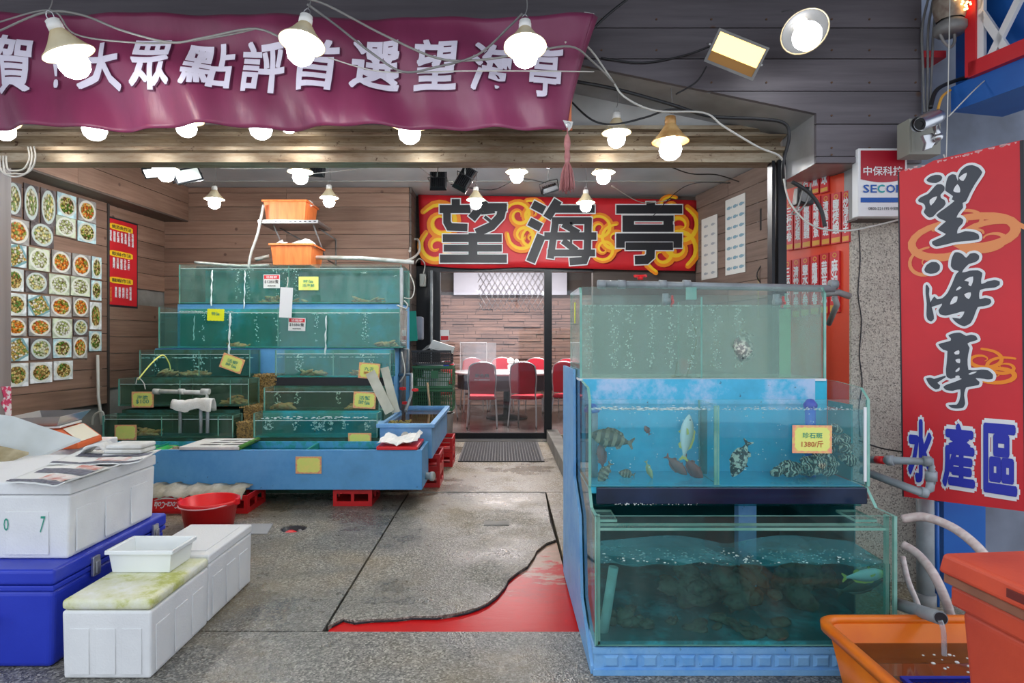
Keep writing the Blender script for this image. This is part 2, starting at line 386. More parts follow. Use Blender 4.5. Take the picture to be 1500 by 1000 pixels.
r = ramp(t, n1, [(.34, (.82, .82, .74)), (.48, (.70, .70, .46)), (.56, (.50, .52, .14)), (.72, (.26, .27, .08))]); t.links.new(r.outputs[0], b.inputs['Base Color']); b.inputs['Roughness'].default_value = .7
bumpit(t, b, noise(t, v, 90, 3), .5, .004); MT['moss'] = m
MT['clearp'] = glassy('milky_plastic', (.93, .95, .94), .09, (.85, .87, .85), .55)
MT['redbin'] = M('faded_red_bin', (.70, .085, .035), .5, col2=(.52, .055, .03), scale=4, bump=.15)
MT['redbin_b'] = M('brown_seam', (.36, .14, .08), .6, col2=(.26, .10, .06), scale=12)
MT['blue_frp'] = board_mat('blue_fibreglass', (.09, .33, .66), (.13, .40, .72), (.05, .16, .32), .45, 2)
MT['blue_frp_r'] = board_mat('pale_blue_fibreglass', (.14, .38, .74), (.22, .47, .78), (.06, .18, .33), .45, 4)
MT['blue_peel'] = board_mat('peeling_blue_paint', (.46, .62, .84), (.08, .50, .74), (.06, .12, .20), .6, 4.5)
MT['blue_back'] = board_mat('aqua_tank_lining', (.05, .62, .84), (.04, .52, .74), (.06, .42, .50), .6, 3)
MT['teal_back'] = board_mat('teal_tank_lining', (.02, .40, .50), (.03, .26, .20), (.10, .13, .02), .7, 1.7)  # teal against algae green also paints a blue-lit gradient
MT['teal_dark'] = board_mat('dark_algae_lining', (.03, .16, .13), (.03, .09, .05), (.12, .12, .03), .7, 4)
MT['navy'] = M('navy_wet_board', (.012, .025, .07), .15, col2=(.008, .015, .035), scale=5)
MT['algae'] = M('algae_brown', (.10, .10, .02), .8, col2=(.30, .22, .06), scale=20, bump=.6)
MT['glass'] = glassy('tank_glass', (.97, .995, .985), .04, (.50, .72, .66), .018, streak=1)
MT['glass_dirty'] = glassy('misted_tank_glass', (.94, .98, .965), .04, (.45, .62, .56), .07, streak=1)
MT['glass_edge'] = M('green_glass_edge', (.10, .36, .29), .2, col2=(.30, .55, .46), scale=6)
MT['door_glass'] = glassy('door_glass', (.90, .89, .91), .08, (.5, .5, .52), .010)
MT['water_t'] = glassy('teal_tank_water', (.70, .92, .90), .04, (.03, .26, .27), .13)
MT['water_d'] = glassy('dark_murky_water', (.66, .80, .68), .04, (.07, .16, .10), .16)
MT['water_g'] = glassy('pale_green_water', (.86, .93, .89), .04, (.44, .60, .49), .27)
MT['water_b'] = glassy('light_blue_water', (.80, .97, 1.0), .04, (.06, .52, .62), .10)
MT['water_k'] = glassy('deep_teal_water', (.50, .86, .86), .04, (.01, .16, .17), .10)
MT['water_brown'] = glassy('brown_water', (.75, .6, .45), .10, (.25, .12, .05), .35)
MT['foam'] = M('white_froth', (.80, .88, .88), .3, bump=.6)
MT['bubble'] = M('air_bubbles', (.95, 1, .98), .1, spec=1)
MT['gravelo'] = M('orange_debris', (.62, .22, .07), .8, col2=(.72, .50, .24), scale=30, bump=.8)
MT['shell'] = M('pale_shells', (.50, .42, .28), .7, col2=(.14, .11, .08), scale=45, bump=.8)
MT['cream'] = M('cream_enamel', (.86, .74, .50), .35, col2=(.72, .55, .30), scale=7)
MT['cream_in'] = M('white_enamel_inside', (.92, .90, .85), .4)
MT['cream_old'] = M('rusty_enamel', (.75, .48, .20), .5, col2=(.50, .24, .07), scale=14)
MT['bulb'] = emis('lit_led_bulb', (.93, .97, 1.0), BULB)
MT['bulb_low'] = emis('lit_small_bulb', (.95, .97, 1.0), 7.0)
MT['bulb_in'] = emis('lit_room_led_bulb', (.95, .97, 1.0), BULB_IN)
MT['flood_e'] = emis('lit_warm_floodlight', (1.0, .60, .16), 1.9)
MT['flood_w'] = emis('lit_white_floodlight', (1.0, .95, .85), 22)
MT['paper'] = M('white_paper', (.80, .80, .76), .7)
MT['towel'] = M('white_towel', (.76, .76, .73), .9, col2=(.62, .60, .54), scale=10, bump=.6, bscale=90)
MT['towel_d'] = M('dirty_sacking', (.66, .62, .52), .9, col2=(.42, .38, .28), scale=9, bump=.7, bscale=60)
MT['white'] = M('white_paint', (.85, .85, .85), .5)
MT['ink'] = M('black_ink', (.02, .02, .025), .45)
MT['ink_g'] = M('green_marker', (.02, .30, .20), .6)
MT['ink_r'] = M('red_marker', (.5, .10, .03), .6)
MT['red_s'] = M('red_vinyl', (.74, .02, .03), .45, col2=(.62, .015, .025), scale=2)
MT['red_s2'] = M('red_board', (.72, .045, .05), .42, col2=(.62, .03, .04), scale=2)
MT['orange_s'] = M('orange_print', (.95, .28, .01), .5)
MT['yellow_s'] = M('yellow_print', (1.0, .62, .02), .5)
MT['blue_s'] = M('blue_print', (.02, .03, .42), .5)
MT['blue2'] = M('mid_blue_print', (.0, .09, .42), .5)
MT['teal_s'] = M('teal_print', (.0, .36, .38), .5)
MT['card_y'] = M('yellow_green_card', (.78, .86, .20), .6, col2=(.90, .84, .22), scale=20)
MT['card_p'] = M('pink_card_border', (.90, .30, .22), .6, col2=(.90, .60, .20), scale=60)
MT['card_n'] = M('neon_yellow_card', (.90, .92, .02), .6)
MT['stone'] = M('granite_wash', (.30, .28, .24), .9, col2=(.46, .43, .36), scale=3, bump=.8, bscale=160)
m, t, b = nt('granite_wash_column'); v = coords(t); vo = t.nodes.new('ShaderNodeTexVoronoi'); vo.inputs['Scale'].default_value = 160; t.links.new(v, vo.inputs['Vector'])
r = ramp(t, vo.outputs['Color'], [(.1, (.22, .20, .17)), (.35, (.50, .46, .38)), (.8, (.66, .62, .52))]); n1 = noise(t, v, 2.2, 5, .6)
k = ramp(t, n1, [(.5, (0, 0, 0)), (.8, (.6, .6, .6))]); t.links.new(mixc(t, k.outputs[0], r.outputs[0], (.26, .24, .21)), b.inputs['Base Color']); b.inputs['Roughness'].default_value = .9; bumpit(t, b, vo.outputs['Distance'], .5, .004); MT['stone'] = m
MT['grey_box'] = M('grey_render', (.34, .34, .34), .7, col2=(.42, .42, .41), scale=3)
MT['wall_blue'] = M('blue_painted_steel', (.01, .10, .42), .45, col2=(.015, .14, .50), scale=3)
MT['wall_grey'] = M('bluegrey_wall', (.22, .25, .32), .7, col2=(.12, .13, .16), scale=3, lo=.4, hi=.7)
MT['red_wall'] = M('vermilion_panel', (.78, .07, .025), .4)
MT['chair_red'] = M('red_upholstery', (.50, .008, .03), .6, col2=(.42, .006, .02), scale=6)
MT['table_w'] = M('pale_table_top', (.60, .60, .60), .3)
MT['gold'] = M('gold_print', (.75, .38, .06), .5)
m, t, b = nt('maroon_satin_banner'); v = coords(t, (1, 1, .5)); n1 = noise(t, v, 1.6, 4, .6)
r = ramp(t, n1, [(.3, (.15, .018, .055)), (.5, (.22, .028, .085)), (.72, (.27, .05, .125))]); t.links.new(r.outputs[0], b.inputs['Base Color']); b.inputs['Roughness'].default_value = .42
b.inputs['Sheen Weight'].default_value = .08; bumpit(t, b, noise(t, coords(t, (1, 1, .3)), 9, 4), .35, .02); MT['purple'] = m
MT['banner_ink'] = M('lilac_white_print', (.78, .72, .84), .6)
MT['banner_sh'] = M('dark_maroon_print', (.10, .01, .05), .6)
MT['mat'] = M('charcoal_ribbed_mat', (.03, .03, .035), .9, col2=(.06, .06, .065), scale=60, bump=.8, bscale=200)
MT['green_c'] = M('green_crate_plastic', (.03, .13, .055), .5)
MT['teal_p'] = M('teal_plastic', (.01, .28, .22), .5)
MT['cutboard'] = M('worn_chopping_board', (.62, .62, .52), .6, col2=(.46, .46, .36), scale=6)
MT['hose'] = glassy('pinkish_clear_hose', (.80, .70, .68), .10, (.62, .48, .45), .75)
MT['netmetal'] = M('wire_mesh', (.35, .35, .36), .4, .6)
MT['scale_o'] = M('orange_scale_body', (.85, .16, .04), .45)
MT['lcd'] = M('grey_lcd_panel', (.42, .45, .42), .3)
MT['news_g'] = M('newsprint_grey', (.10, .10, .13), .8, col2=(.20, .20, .24), scale=70)
MT['news_p'] = M('newsprint_picture', (.60, .25, .2), .8, col2=(.75, .68, .64), scale=16, lo=.42, hi=.58)
MT['tassel'] = M('faded_pink_tassel', (.46, .20, .20), .9, col2=(.34, .12, .12), scale=30)
MT['wax'] = M('stained_wood_board', (.50, .42, .27), .7, col2=(.22, .18, .08), scale=9)
def dishmat(name, bg, plate, pal, sq=False):
    m, t, b = nt(name); c = t.nodes.new('ShaderNodeTexCoord'); oi = t.nodes.new('ShaderNodeObjectInfo')
    s = t.nodes.new('ShaderNodeVectorMath'); s.operation = 'SUBTRACT'; s.inputs[1].default_value = (.5, .5, .5); t.links.new(c.outputs['Generated'], s.inputs[0])
    mu = t.nodes.new('ShaderNodeVectorMath'); mu.operation = 'MULTIPLY'; mu.inputs[1].default_value = (1, 0, 1); t.links.new(s.outputs[0], mu.inputs[0])
    of = t.nodes.new('ShaderNodeVectorMath'); of.operation = 'SCALE'; cb = t.nodes.new('ShaderNodeCombineXYZ')
    for i in range(3): t.links.new(oi.outputs['Random'], cb.inputs[i])
    t.links.new(cb.outputs[0], of.inputs[0]); of.inputs['Scale'].default_value = 40
    ad = t.nodes.new('ShaderNodeVectorMath'); ad.operation = 'ADD'; t.links.new(mu.outputs[0], ad.inputs[0]); t.links.new(of.outputs[0], ad.inputs[1])
    if sq:
        vr = t.nodes.new('ShaderNodeVectorRotate'); vr.rotation_type = 'Y_AXIS'; vr.inputs['Angle'].default_value = .5; t.links.new(mu.outputs[0], vr.inputs['Vector'])
        ab = t.nodes.new('ShaderNodeVectorMath'); ab.operation = 'ABSOLUTE'; t.links.new(vr.outputs[0], ab.inputs[0])
        sp = t.nodes.new('ShaderNodeSeparateXYZ'); t.links.new(ab.outputs[0], sp.inputs[0])
        mx = t.nodes.new('ShaderNodeMath'); mx.operation = 'MAXIMUM'; t.links.new(sp.outputs[0], mx.inputs[0]); t.links.new(sp.outputs[2], mx.inputs[1]); rad = mx.outputs[0]
    else:
        ln = t.nodes.new('ShaderNodeVectorMath'); ln.operation = 'LENGTH'; t.links.new(mu.outputs[0], ln.inputs[0]); rad = ln.outputs['Value']
    nz = noise(t, ad.outputs[0], 7, 2); a2 = t.nodes.new('ShaderNodeMath'); a2.operation = 'MULTIPLY_ADD'; t.links.new(nz, a2.inputs[0]); a2.inputs[1].default_value = .12; t.links.new(rad, a2.inputs[2])
    vo = t.nodes.new('ShaderNodeTexVoronoi'); vo.inputs['Scale'].default_value = 11; t.links.new(ad.outputs[0], vo.inputs['Vector'])
    sep = t.nodes.new('ShaderNodeSeparateColor'); t.links.new(vo.outputs['Color'], sep.inputs[0])
    food = ramp(t, sep.outputs[0], [(i/len(pal), p) for i, p in enumerate(pal)], 'CONSTANT')
    dk = ramp(t, vo.outputs['Distance'], [(.35, (1, 1, 1)), (.8, (.25, .2, .12))]); fc = mixc(t, 1.0, food.outputs[0], dk.outputs[0], 'MULTIPLY')
    bgn = noise(t, ad.outputs[0], 3, 2); bgr = ramp(t, bgn, [(.42, bg), (.6, tuple(min(1, x*1.5+.05) for x in bg))])
    f1 = ramp(t, rad, [(.0, (1, 1, 1)), (.46, (1, 1, 1)), (.48, (0, 0, 0))]); c1 = mixc(t, f1.outputs[0], bgr.outputs[0], plate)
    f2 = ramp(t, a2.outputs[0], [(.0, (1, 1, 1)), (.42, (1, 1, 1)), (.45, (0, 0, 0))]); c2 = mixc(t, f2.outputs[0], c1, fc)
    t.links.new(c2, b.inputs['Base Color']); b.inputs['Roughness'].default_value = .25; return m
DISH = [dishmat('dish_print_greens', (.45, .62, .66), (.75, .78, .70), [(.10, .22, .03), (.55, .50, .12), (.75, .65, .35), (.20, .10, .04)]),
        dishmat('dish_print_orange', (.30, .28, .26), (.82, .80, .72), [(.85, .28, .03), (.80, .55, .18), (.70, .15, .03), (.30, .35, .05)]),
        dishmat('dish_print_noodles', (.62, .66, .64), (.80, .82, .74), [(.75, .58, .22), (.55, .36, .10), (.28, .16, .05), (.15, .28, .05)]),
        dishmat('dish_print_dark', (.12, .10, .10), (.62, .70, .66), [(.78, .76, .60), (.60, .62, .40), (.82, .74, .30), (.25, .35, .10)]),
        dishmat('dish_print_square_plate', (.55, .66, .68), (.22, .42, .46), [(.80, .62, .25), (.60, .40, .10), (.25, .35, .08), (.85, .82, .70)], True),
        dishmat('dish_print_pale_soup', (.50, .55, .40), (.82, .84, .74), [(.62, .66, .36), (.75, .76, .60), (.35, .42, .12), (.80, .80, .72)])]
# ================================================================ THE SETTING
ZO, ZF = 3.43, 3.10            # shop-front opening plane, front of the fascia
ZBL, ZBD, CEIL = 7.30, 7.75, 3.08
def lwx(Z): return -4.6+.08*Z
def plane_hit(O, t, px, py):
    """pixel ray with the vertical plane through O=(x,y) along t -> (distance along t, height)"""
    a = (px-CX)/F; t = Vector(t).normalized(); O = Vector(O)
    # a*Z = O.x+u*t.x ; Z = O.y+u*t.y
    u = (O.x-a*O.y)/(a*t.y-t.x); Z = O.y+u*t.y
    return u, H-(py-CY)*Z/F, Z
def struct(name, label=None, loc=(0, 0, 0), rz=0):
    return E(name, loc, label, None, rz, kind='structure')
_pk = {}
def planks(root, u0, u1, z0, z1, pitch, mat, seams=(), th=.022, y=0, skip=(), joint=.006, name='plank'):
    z = z0; k = 0; cuts = [u0]+sorted(s for s in seams if u0 < s < u1)+[u1]
    while z < z1-.02:
        h = min(pitch, z1-z)
        if k not in skip:
            for a, b in zip(cuts[:-1], cuts[1:]):
                key = (round(b-a, 4), round(h, 4), th, id(mat))
                if key not in _pk:
                    mb = MB(); mb.box(0, b-a-.003, 0, th, 0, h-joint); _pk[key] = mb.mesh('plank', mat)
                part(root, name, _pk[key], mat, loc=(a, y-th-RN.uniform(0, .003), z))
        z += pitch; k += 1

# ---- floor: slabs with joints and the broken, red painted corner
fl = struct('floor', 'washed aggregate concrete floor with a broken red painted corner')
mb = MB(); mb.box(-7, 7, -4, 13, -.12, -.07); part(fl, 'ground_base', mb, MT['backing'])
def slab(poly, mat, name='slab', z1=0, z0=-.07):
    mb = MB(); mb.prism(poly, z0, z1, 'z'); return part(fl, name, mb, mat)
JX = -.768
slab([(-7, -4), (7, -4), (7, 2.648), (-7, 2.648)], MT['floor_b'])
# left slab with the round drain hole
hc, hr, hs = P(430, 774, 1125/274), .085, .16; hc.z = 0
xl, xr, ya, yb = -7, JX-.008, 2.656, 5.09
for q in ([(xl, ya), (xr, ya), (xr, hc.y-hs), (xl, hc.y-hs)], [(xl, hc.y+hs), (xr, hc.y+hs), (xr, yb), (xl, yb)], [(xl, hc.y-hs), (hc.x-hs, hc.y-hs), (hc.x-hs, hc.y+hs), (xl, hc.y+hs)], [(hc.x+hs, hc.y-hs), (xr, hc.y-hs), (xr, hc.y+hs), (hc.x+hs, hc.y+hs)]): slab(q, MT['floor_b'])
mb = MB(); n_ = 32; ri = []; ro = []
for i in range(n_):
    a_ = 2*math.pi*i/n_; c_, s_ = math.cos(a_), math.sin(a_); k_ = hs/max(abs(c_), abs(s_)); ri.append((hc.x+hr*c_*(1+.04*math.sin(3*a_)), hc.y+hr*s_)); ro.append((hc.x+k_*c_, hc.y+k_*s_))
mb.add([(x, y, 0) for x, y in ri]+[(x, y, 0) for x, y in ro]+[(x, y, -.07) for x, y in ri], [(i, (i+1) % n_, n_+(i+1) % n_, n_+i) for i in range(n_)]+[(i, (i+1) % n_, 2*n_+(i+1) % n_, 2*n_+i) for i in range(n_)])
part(fl, 'slab', mb, MT['floor_b'])
crack = [(486, 914), (503, 905), (520, 909), (545, 906), (580, 905), (604, 902), (640, 902), (672, 897), (700, 889), (715, 882), (729, 871), (740, 858), (744, 849), (757, 838), (772, 829), (782, 815), (786, 806), (800, 795), (814, 790)]
cp = [(PX(x, 1125/(y-500)), 1125/(y-500)) for x, y in crack]
slab([(JX+.004, 2.70)]+cp+[(.335, 4.25), (.36, 5.09), (JX+.004, 5.09)], MT['floor_a'])
slab([(JX+.01, 2.656)]+[(x, y-.004) for x, y in [(JX+.01, 2.71)]+cp]+[(.345, 3.86), (.345, 2.656)], MT['redpaint'], 'painted_patch', -.016)
mb = MB()
for i in range(len(cp)-1):
    a, b_ = Vector((*cp[i], -.012)), Vector((*cp[i+1], -.012)); mb.tube([a, (a+b_)/2+Vector((RN.uniform(-.006, .006), RN.uniform(-.006, .006), 0)), b_], .0042, 6)
part(fl, 'crack_edge', mb, MT['ink'])
slab([(.35, 2.656), (7, 2.656), (7, 5.09), (.37, 5.09)], MT['floor_c'])
slab([(-7, 5.10), (7, 5.10), (7, ZBD), (-7, ZBD)], MT['floor_c'])
slab([(-7, ZBD+.005), (7, ZBD+.005), (7, 13), (-7, 13)], M('dark_dining_tiles', (.10, .09, .09), .25, col2=(.16, .14, .13), scale=2), z1=.01)
mb = MB(); mb.box(JX, .36, 5.085, 5.103, -.02, .004); part(fl, 'joint_strip', mb, MT['concrete'])
a = P(708, 770, 1125/270); mb = MB(); mb.box(-.122, .05, 4.17, 4.27, -.004, .004); mb.box(-.11, .04, 4.18, 4.26, .004, .006); part(fl, 'access_cover', mb, MT['concrete'])
# drain
dr = E('floor_drain', (hc.x, hc.y, -.07), 'round open drain hole in the floor left of the centre joint with red debris inside', 'drain')
mb = MB(); mb.lathe([(.082, 0), (.082, .066), (.076, .066), (.076, .008), (.001, .008)], 20); part(dr, 'sleeve', mb, MT['ink'])
mb = MB(); mb.sph((-.022, .01, .028), .042, 10, 6, 0, (1.1, 1, .7)); part(dr, 'debris', mb, MT['red_p'])
mb = MB(); mb.tube([(0.01, .03, .02), (.03, .02, .05), (.05, -.01, .06), (.04, -.05, .05)], .008, 6); part(dr, 'rag', mb, MT['cable_g'])
sp = P(382, 776, 4.08); pl = MB(); pl.prism([(PX(352, 4.2), 4.2), (PX(400, 4.2), 4.2), (PX(391, 3.98), 3.98), (PX(346, 3.98), 3.98)], .001, .006, 'z')
one('metal_plate', pl, M('dull_zinc_plate', (.34, .35, .36), .6), 'flat grey metal plate lying on the floor behind the white foam boxes', 'plate')

# ---- left wall (slightly splayed) with cedar planks
ang = math.atan2(1, .08)
lw = struct('wall_left', None, (lwx(3.3), 3.3, 0), ang)
ct = math.sqrt(1+.08**2)
def lu(Z): return (Z-3.3)*ct
def LWZ(px): return 4.6/(.08-(px-735)/900)
mb = MB(); mb.box(0, lu(ZBL+.1), 0, .1, 0, CEIL); part(lw, 'backing', mb, MT['concrete'])
planks(lw, lu(3.3), lu(6.30), .62, 2.68, .178, MT['wood_l'], (lu(4.2),), y=-.03)
planks(lw, lu(6.33), lu(7.29), .77, 2.68, .178, MT['wood_b'], (), y=0, skip=(5,))
mb = MB(); mb.box(lu(6.295), lu(6.325), -.062, .0, .3, 2.68); part(lw, 'corner_strip', mb, MT['backing'])
sf = struct('trim_1', None, (lwx(3.3), 3.3, 0), ang)
mb = MB(); mb.box(lu(3.5), lu(ZBL), -.285, 0, 2.70, CEIL); part(sf, 'soffit_box', mb, MT['wood_d'])
planks(sf, lu(3.5), lu(ZBL), 2.68, CEIL, .2, MT['wood_b'], (lu(5.6),), y=-.285)
mb = MB(); mb.box(lu(3.5), lu(ZBL), -.30, -.005, 2.665, 2.69); part(sf, 'soffit_underside', mb, MT['wood_d'])
# ---- back wall, left part, with the step beside the door
XS = PX(600, ZBL)
bw = struct('wall_back')
mb = MB(); mb.box(-4.3, XS-.02, ZBL, ZBL+.1, 0, CEIL); mb.box(XS-.10, XS-.02, ZBL, ZBD, 0, CEIL); part(bw, 'backing', mb, MT['concrete'])
planks(bw, lwx(ZBL)+.02, XS, .55, CEIL, .164, MT['wood_b'], (-2.55,), y=ZBL)
r2 = struct('wall_back_return', None, (XS, ZBL-.02, 0), math.pi/2)
planks(r2, 0, ZBD-ZBL-.02, .55, CEIL, .164, MT['wood_d'], (), y=0)
# ---- ceiling
ce = struct('ceiling', 'grey painted ceiling with cover strips')
mb = MB(); mb.box(-4.6, 4.2, ZO, ZBD+.1, CEIL, CEIL+.05); part(ce, 'ceiling_board', mb, MT['ceil'])
for yy in (4.6, 5.5, 6.35, 7.0):
    mb = MB(); mb.box(-4.3, 2.8, yy, yy+.035, CEIL-.008, CEIL); part(ce, 'cover_strip', mb, MT['ceil_seam'])
# ---- right inner wall, planks running in depth
RW0, RW1 = Vector((2.45, 7.70)), Vector((2.90, 5.30)); rt = (RW0-RW1).normalized(); ra = math.atan2(-rt.y, -rt.x)
rw = struct('wall_right', None, (RW0.x, RW0.y, 0), ra); RL = (RW0-RW1).length
mb = MB(); mb.box(0, RL, 0.0, .1, 0, CEIL); part(rw, 'backing', mb, MT['backing'])
planks(rw, 0, RL, .3, CEIL, .20, MT['wood_r'], (.75,), y=0)
pw = struct('wall_right_pier', None, (2.67, 6.40, 0))
mb = MB(); mb.box(0, .9, .03, .3, 0, CEIL); part(pw, 'backing', mb, MT['backing'])
planks(pw, 0, .55, 1.93, CEIL, .17, MT['wood_g'], (), y=.03)
mb = MB(); mb.box(0, .25, -.005, .03, 1.30, 1.92); part(pw, 'yellow_board', mb, M('mouldy_yellow_board', (.62, .55, .22), .7, col2=(.25, .30, .03), scale=5, lo=.45, hi=.62))
mb = MB(); mb.box(2.9, 3.3, ZO, 6.4, 0, CEIL); o = one('wall_right_outer', mb, MT['backing'], kind='structure')
# ---- left post, neighbours' wall
mb = MB(); mb.box(-3.1, PX(17, ZO+.25), ZO-.03, ZO+.25, 0, 2.7)
one('trim_2', mb, MT['metal_post'] if 'metal_post' in MT else M('greybrown_post', (.30, .25, .23), .45, col2=(.22, .18, .17), scale=2, stretch=(6, 6, .4)), kind='structure', bev=.006)
mb = MB(); mb.box(-6, -3.101, ZO, ZO+.15, 0, 3.0); one('wall_front_left', mb, MT['wood_d'], kind='structure')
# ---- brass shutter beam across the opening
bp = [(0, 0), (.012, .0), (.012, .05), (.03, .055), (.03, .075), (.012, .08), (.0, .09), (-.004, .115), (.012, .125), (.035, .13), (.035, .14), (.012, .145), (.012, .165), (.03, .17), (.03, .19), (.14, .19), (.14, 0)]
mb = MB(); mb.prism([(ZO-.03+(.03-a)*1.9 if a <= .035 else ZO+.12, PZ(237, ZO)+b_*1.02) for a, b_ in bp], -3.1, PX(1147, ZO), 'x')
one('trim_3', mb, MT['brass'], kind='structure')
mb = MB(); mb.box(-2.88, PX(1150, ZO), ZO+.01, ZO+.05, PZ(189, ZO), 3.05); one('wall_above_beam', mb, MT['white_panel'], kind='structure')
mb = MB(); mb.box(PX(1138, ZO), PX(1150, ZO), ZO-.02, ZO+.08, 0, PZ(235, ZO)); mb.box(PX(1131, ZO), PX(1135, ZO), ZO+.0, ZO+.06, 0, PZ(235, ZO)); one('trim_4', mb, MT['black'], kind='structure')
# ---- planked fascia
FXR, FXE = PX(1193, ZF), PX(1346, ZF); ZB0, ZB1, ZB2 = PZ(240, ZF), PZ(168, ZF), PZ(94, ZF); XK = PX(835, ZF)
fa = struct('wall_front_fascia', 'grey purple planked fascia over the shop front')
mb = MB(); mb.prism([(-6, ZB2), (XK, ZB2), (FXR, ZB1), (FXR, ZB0), (FXE, ZB0), (FXE, 4.2), (-6, 4.2)], ZF+.004, ZO+.02, 'y'); part(fa, 'metal_body', mb, MT['metal_fascia'])
zz = [PZ(250, ZF)]
for yy in (230, 183, 135, 88, 43, 0): zz.append(PZ(yy, ZF))
while zz[-1] < 4.15: zz.append(zz[-1]+.155)
zz[0] = ZB0
def zbot(x): return ZB2 if x <= XK else (ZB2+(ZB1-ZB2)*(x-XK)/(FXR-XK) if x <= FXR else ZB0)
for a, b_ in zip(zz[:-1], zz[1:]):
    b_ -= .005; lowp = []
    xs = [-6, XK, FXR]
    for x in xs: lowp.append((x, max(a, zbot(x))))
    lowp.append((FXR, max(a, ZB0))); lowp.append((FXE, max(a, ZB0)))
    if a >= ZB2: poly = [(-6, a), (FXE, a), (FXE, b_), (-6, b_)]
    elif b_ <= ZB1: poly = [(FXR, max(a, ZB0)), (FXE, max(a, ZB0)), (FXE, b_), (FXR, b_)]
    else:
        xtop = XK+(ZB2-b_)/(ZB2-ZB1)*(FXR-XK) if b_ < ZB2 else -6
        poly = [(xtop, b_ if b_ < ZB2 else ZB2)] + ([(XK, ZB2)] if b_ >= ZB2 else [])
        if a > ZB1: xa = XK+(ZB2-a)/(ZB2-ZB1)*(FXR-XK); poly += [(xa, a)]
        else: poly += [(FXR, ZB1), (FXR, max(a, ZB0))]
        poly += [(FXE, max(a, ZB0)), (FXE, b_)]+([(-6, b_)] if b_ >= ZB2 else [])
    q = []
    for p in poly:
        if not q or (abs(q[-1][0]-p[0])+abs(q[-1][1]-p[1])) > 1e-5: q.append(p)
    if len(q) > 2:
        mb = MB(); mb.prism(q, ZF-.018-RN.uniform(0, .002), ZF+.004, 'y'); part(fa, 'plank', mb, MT['wood_f'])
mb = MB()
for zr in zz[:7]:
    for xr in (1215, 1270, 1337, 1120, 1040, 960, 880):
        X_, z_ = PX(xr, ZF), zr+.04
        if z_ > zbot(X_)+.02: mb.cyl((X_, ZF-.0235, z_), (X_, ZF-.019, z_), .005, n=8)
part(fa, 'nail', mb, M('rusty_nail', (.12, .06, .03), .7), kind='stuff')
mb = MB(); mb.box(-6, 3.2, ZF-1.9, ZF-.025, 3.02, 3.06); one('unseen_canopy', mb, MT['backing'], kind='structure')  # unseen canopy, placed low to keep sky light off the fascia
# ---- vermilion return wall with menu plaques, between the black jamb and the column
A, B = Vector((PX(1150, 3.62), 3.62)), Vector((PX(1249, 3.20), 3.20)); t_ = (B-A).normalized(); an = math.atan2(t_.y, t_.x)
mw = struct('wall_right_plaques', None, (A.x, A.y, 0), an); Lm = (B-A).length
mb = MB(); mb.box(-.02, Lm-.002, 0, .03, 0, PZ(240, ZF)-.003); part(mw, 'vermilion_panel', mb, MT['red_wall'])
mboard = E('plaque_menu', (A.x, A.y, 1.3), 'rows of narrow red hanging plaques lettered white with dish names on the vermilion wall', 'menu', an)
def mh(px, py): u, z, Z = plane_hit(A, t_, px, py); return u, z-1.3
up = [('三杯中卷', 1153, 1165), ('蒜泥蝦', 1166, 1177), ('椒鹽龍蝦', 1178, 1191), ('味噌鮮魚', 1192, 1205), ('清蒸石斑', 1206, 1219), ('鹽烤蝦', 1220, 1235), ('炒海瓜子', 1236, 1248)]
lowr = [('三杯中卷', 1151, 1162), ('清炒中卷', 1163, 1175), ('鹽水小卷', 1176, 1189), ('醬爆小卷', 1190, 1203), ('蒜苗魚', 1204, 1217), ('麻油魚', 1218, 1233)]
top = [('生魚片', 1178, 1190), ('烤魚', 1191, 1203), ('蝦球', 1204, 1217)]
for rows, ty, by, slope in ((up, 298, 368, .19), (lowr, 383, 468, .2), (top, 235, 292, .2)):
    for s_, x0, x1 in rows:
        u0, z1 = mh(x0, ty-(x0-1150)*slope); u1, _ = mh(x1, ty); _, z0 = mh(x0, by-(x0-1150)*slope*.75)
        mb = MB(); mb.box(u0, u1-.004, -.014, -.001, z0, z1); pq = part(mboard, 'plaque', mb, MT['red_s2'])
        mb = MB(); put_text(mb, s_, (u0+u1)/2, z0+(z1-z0)*.53, .03, -.0155, .05, vertical=True, fit=((u1-u0)*.66, (z1-z0)*.70)); part(pq, 'lettering', mb, MT['white'], fixn=False, kind='stuff')
        mb = MB(); mb.box(u0+.004, u1-.008, -.0150, -.0142, z0+.006, z0+(z1-z0)*.12); mb.lathe([(.008, 0), (.013, 0)], 12, (0, 0, 0), M=Matrix.Translation(((u0+u1)/2, -.0152, z1-.02)) @ Matrix.Rotation(math.pi/2, 4, 'X')); part(pq, 'gold_print', mb, MT['gold'], kind='stuff')
# ---- grey box under the fascia carrying the security sign, granite column
bx0, bz0, bz1, bZ = PX(1257, 3.12), PZ(318, 3.12), ZB0, 3.12
mb = MB(); mb.box(bx0, bx0+.75, bZ, bZ+.33, bz0, ZB0+.002); one('trim_6', mb, MT['grey_box'], 'grey rendered box beam under the planked fascia', kind='structure')
mb = MB(); mb.box(bx0-.004, bx0+.75, bZ-.004, bZ+.34, bz0-.012, bz0-.001); one('trim_7', mb, MT['wood_d'], kind='structure')
mb = MB(); mb.box(PX(1247, 3.2), 2.5, 3.20, 3.6, -.07, bz0-.013); col_o = one('wall_right_column', mb, MT['stone'], 'granite wash column with a long vertical crack', kind='structure')
mb = MB(); pts = [(1258, 335), (1260, 380), (1257, 430), (1262, 470), (1259, 520), (1263, 560), (1258, 600), (1260, 640)]
mb.tube([P(x, y, 3.198) for x, y in pts], .003, 5); one('wall_crack', mb, MT['ink'], kind='structure')
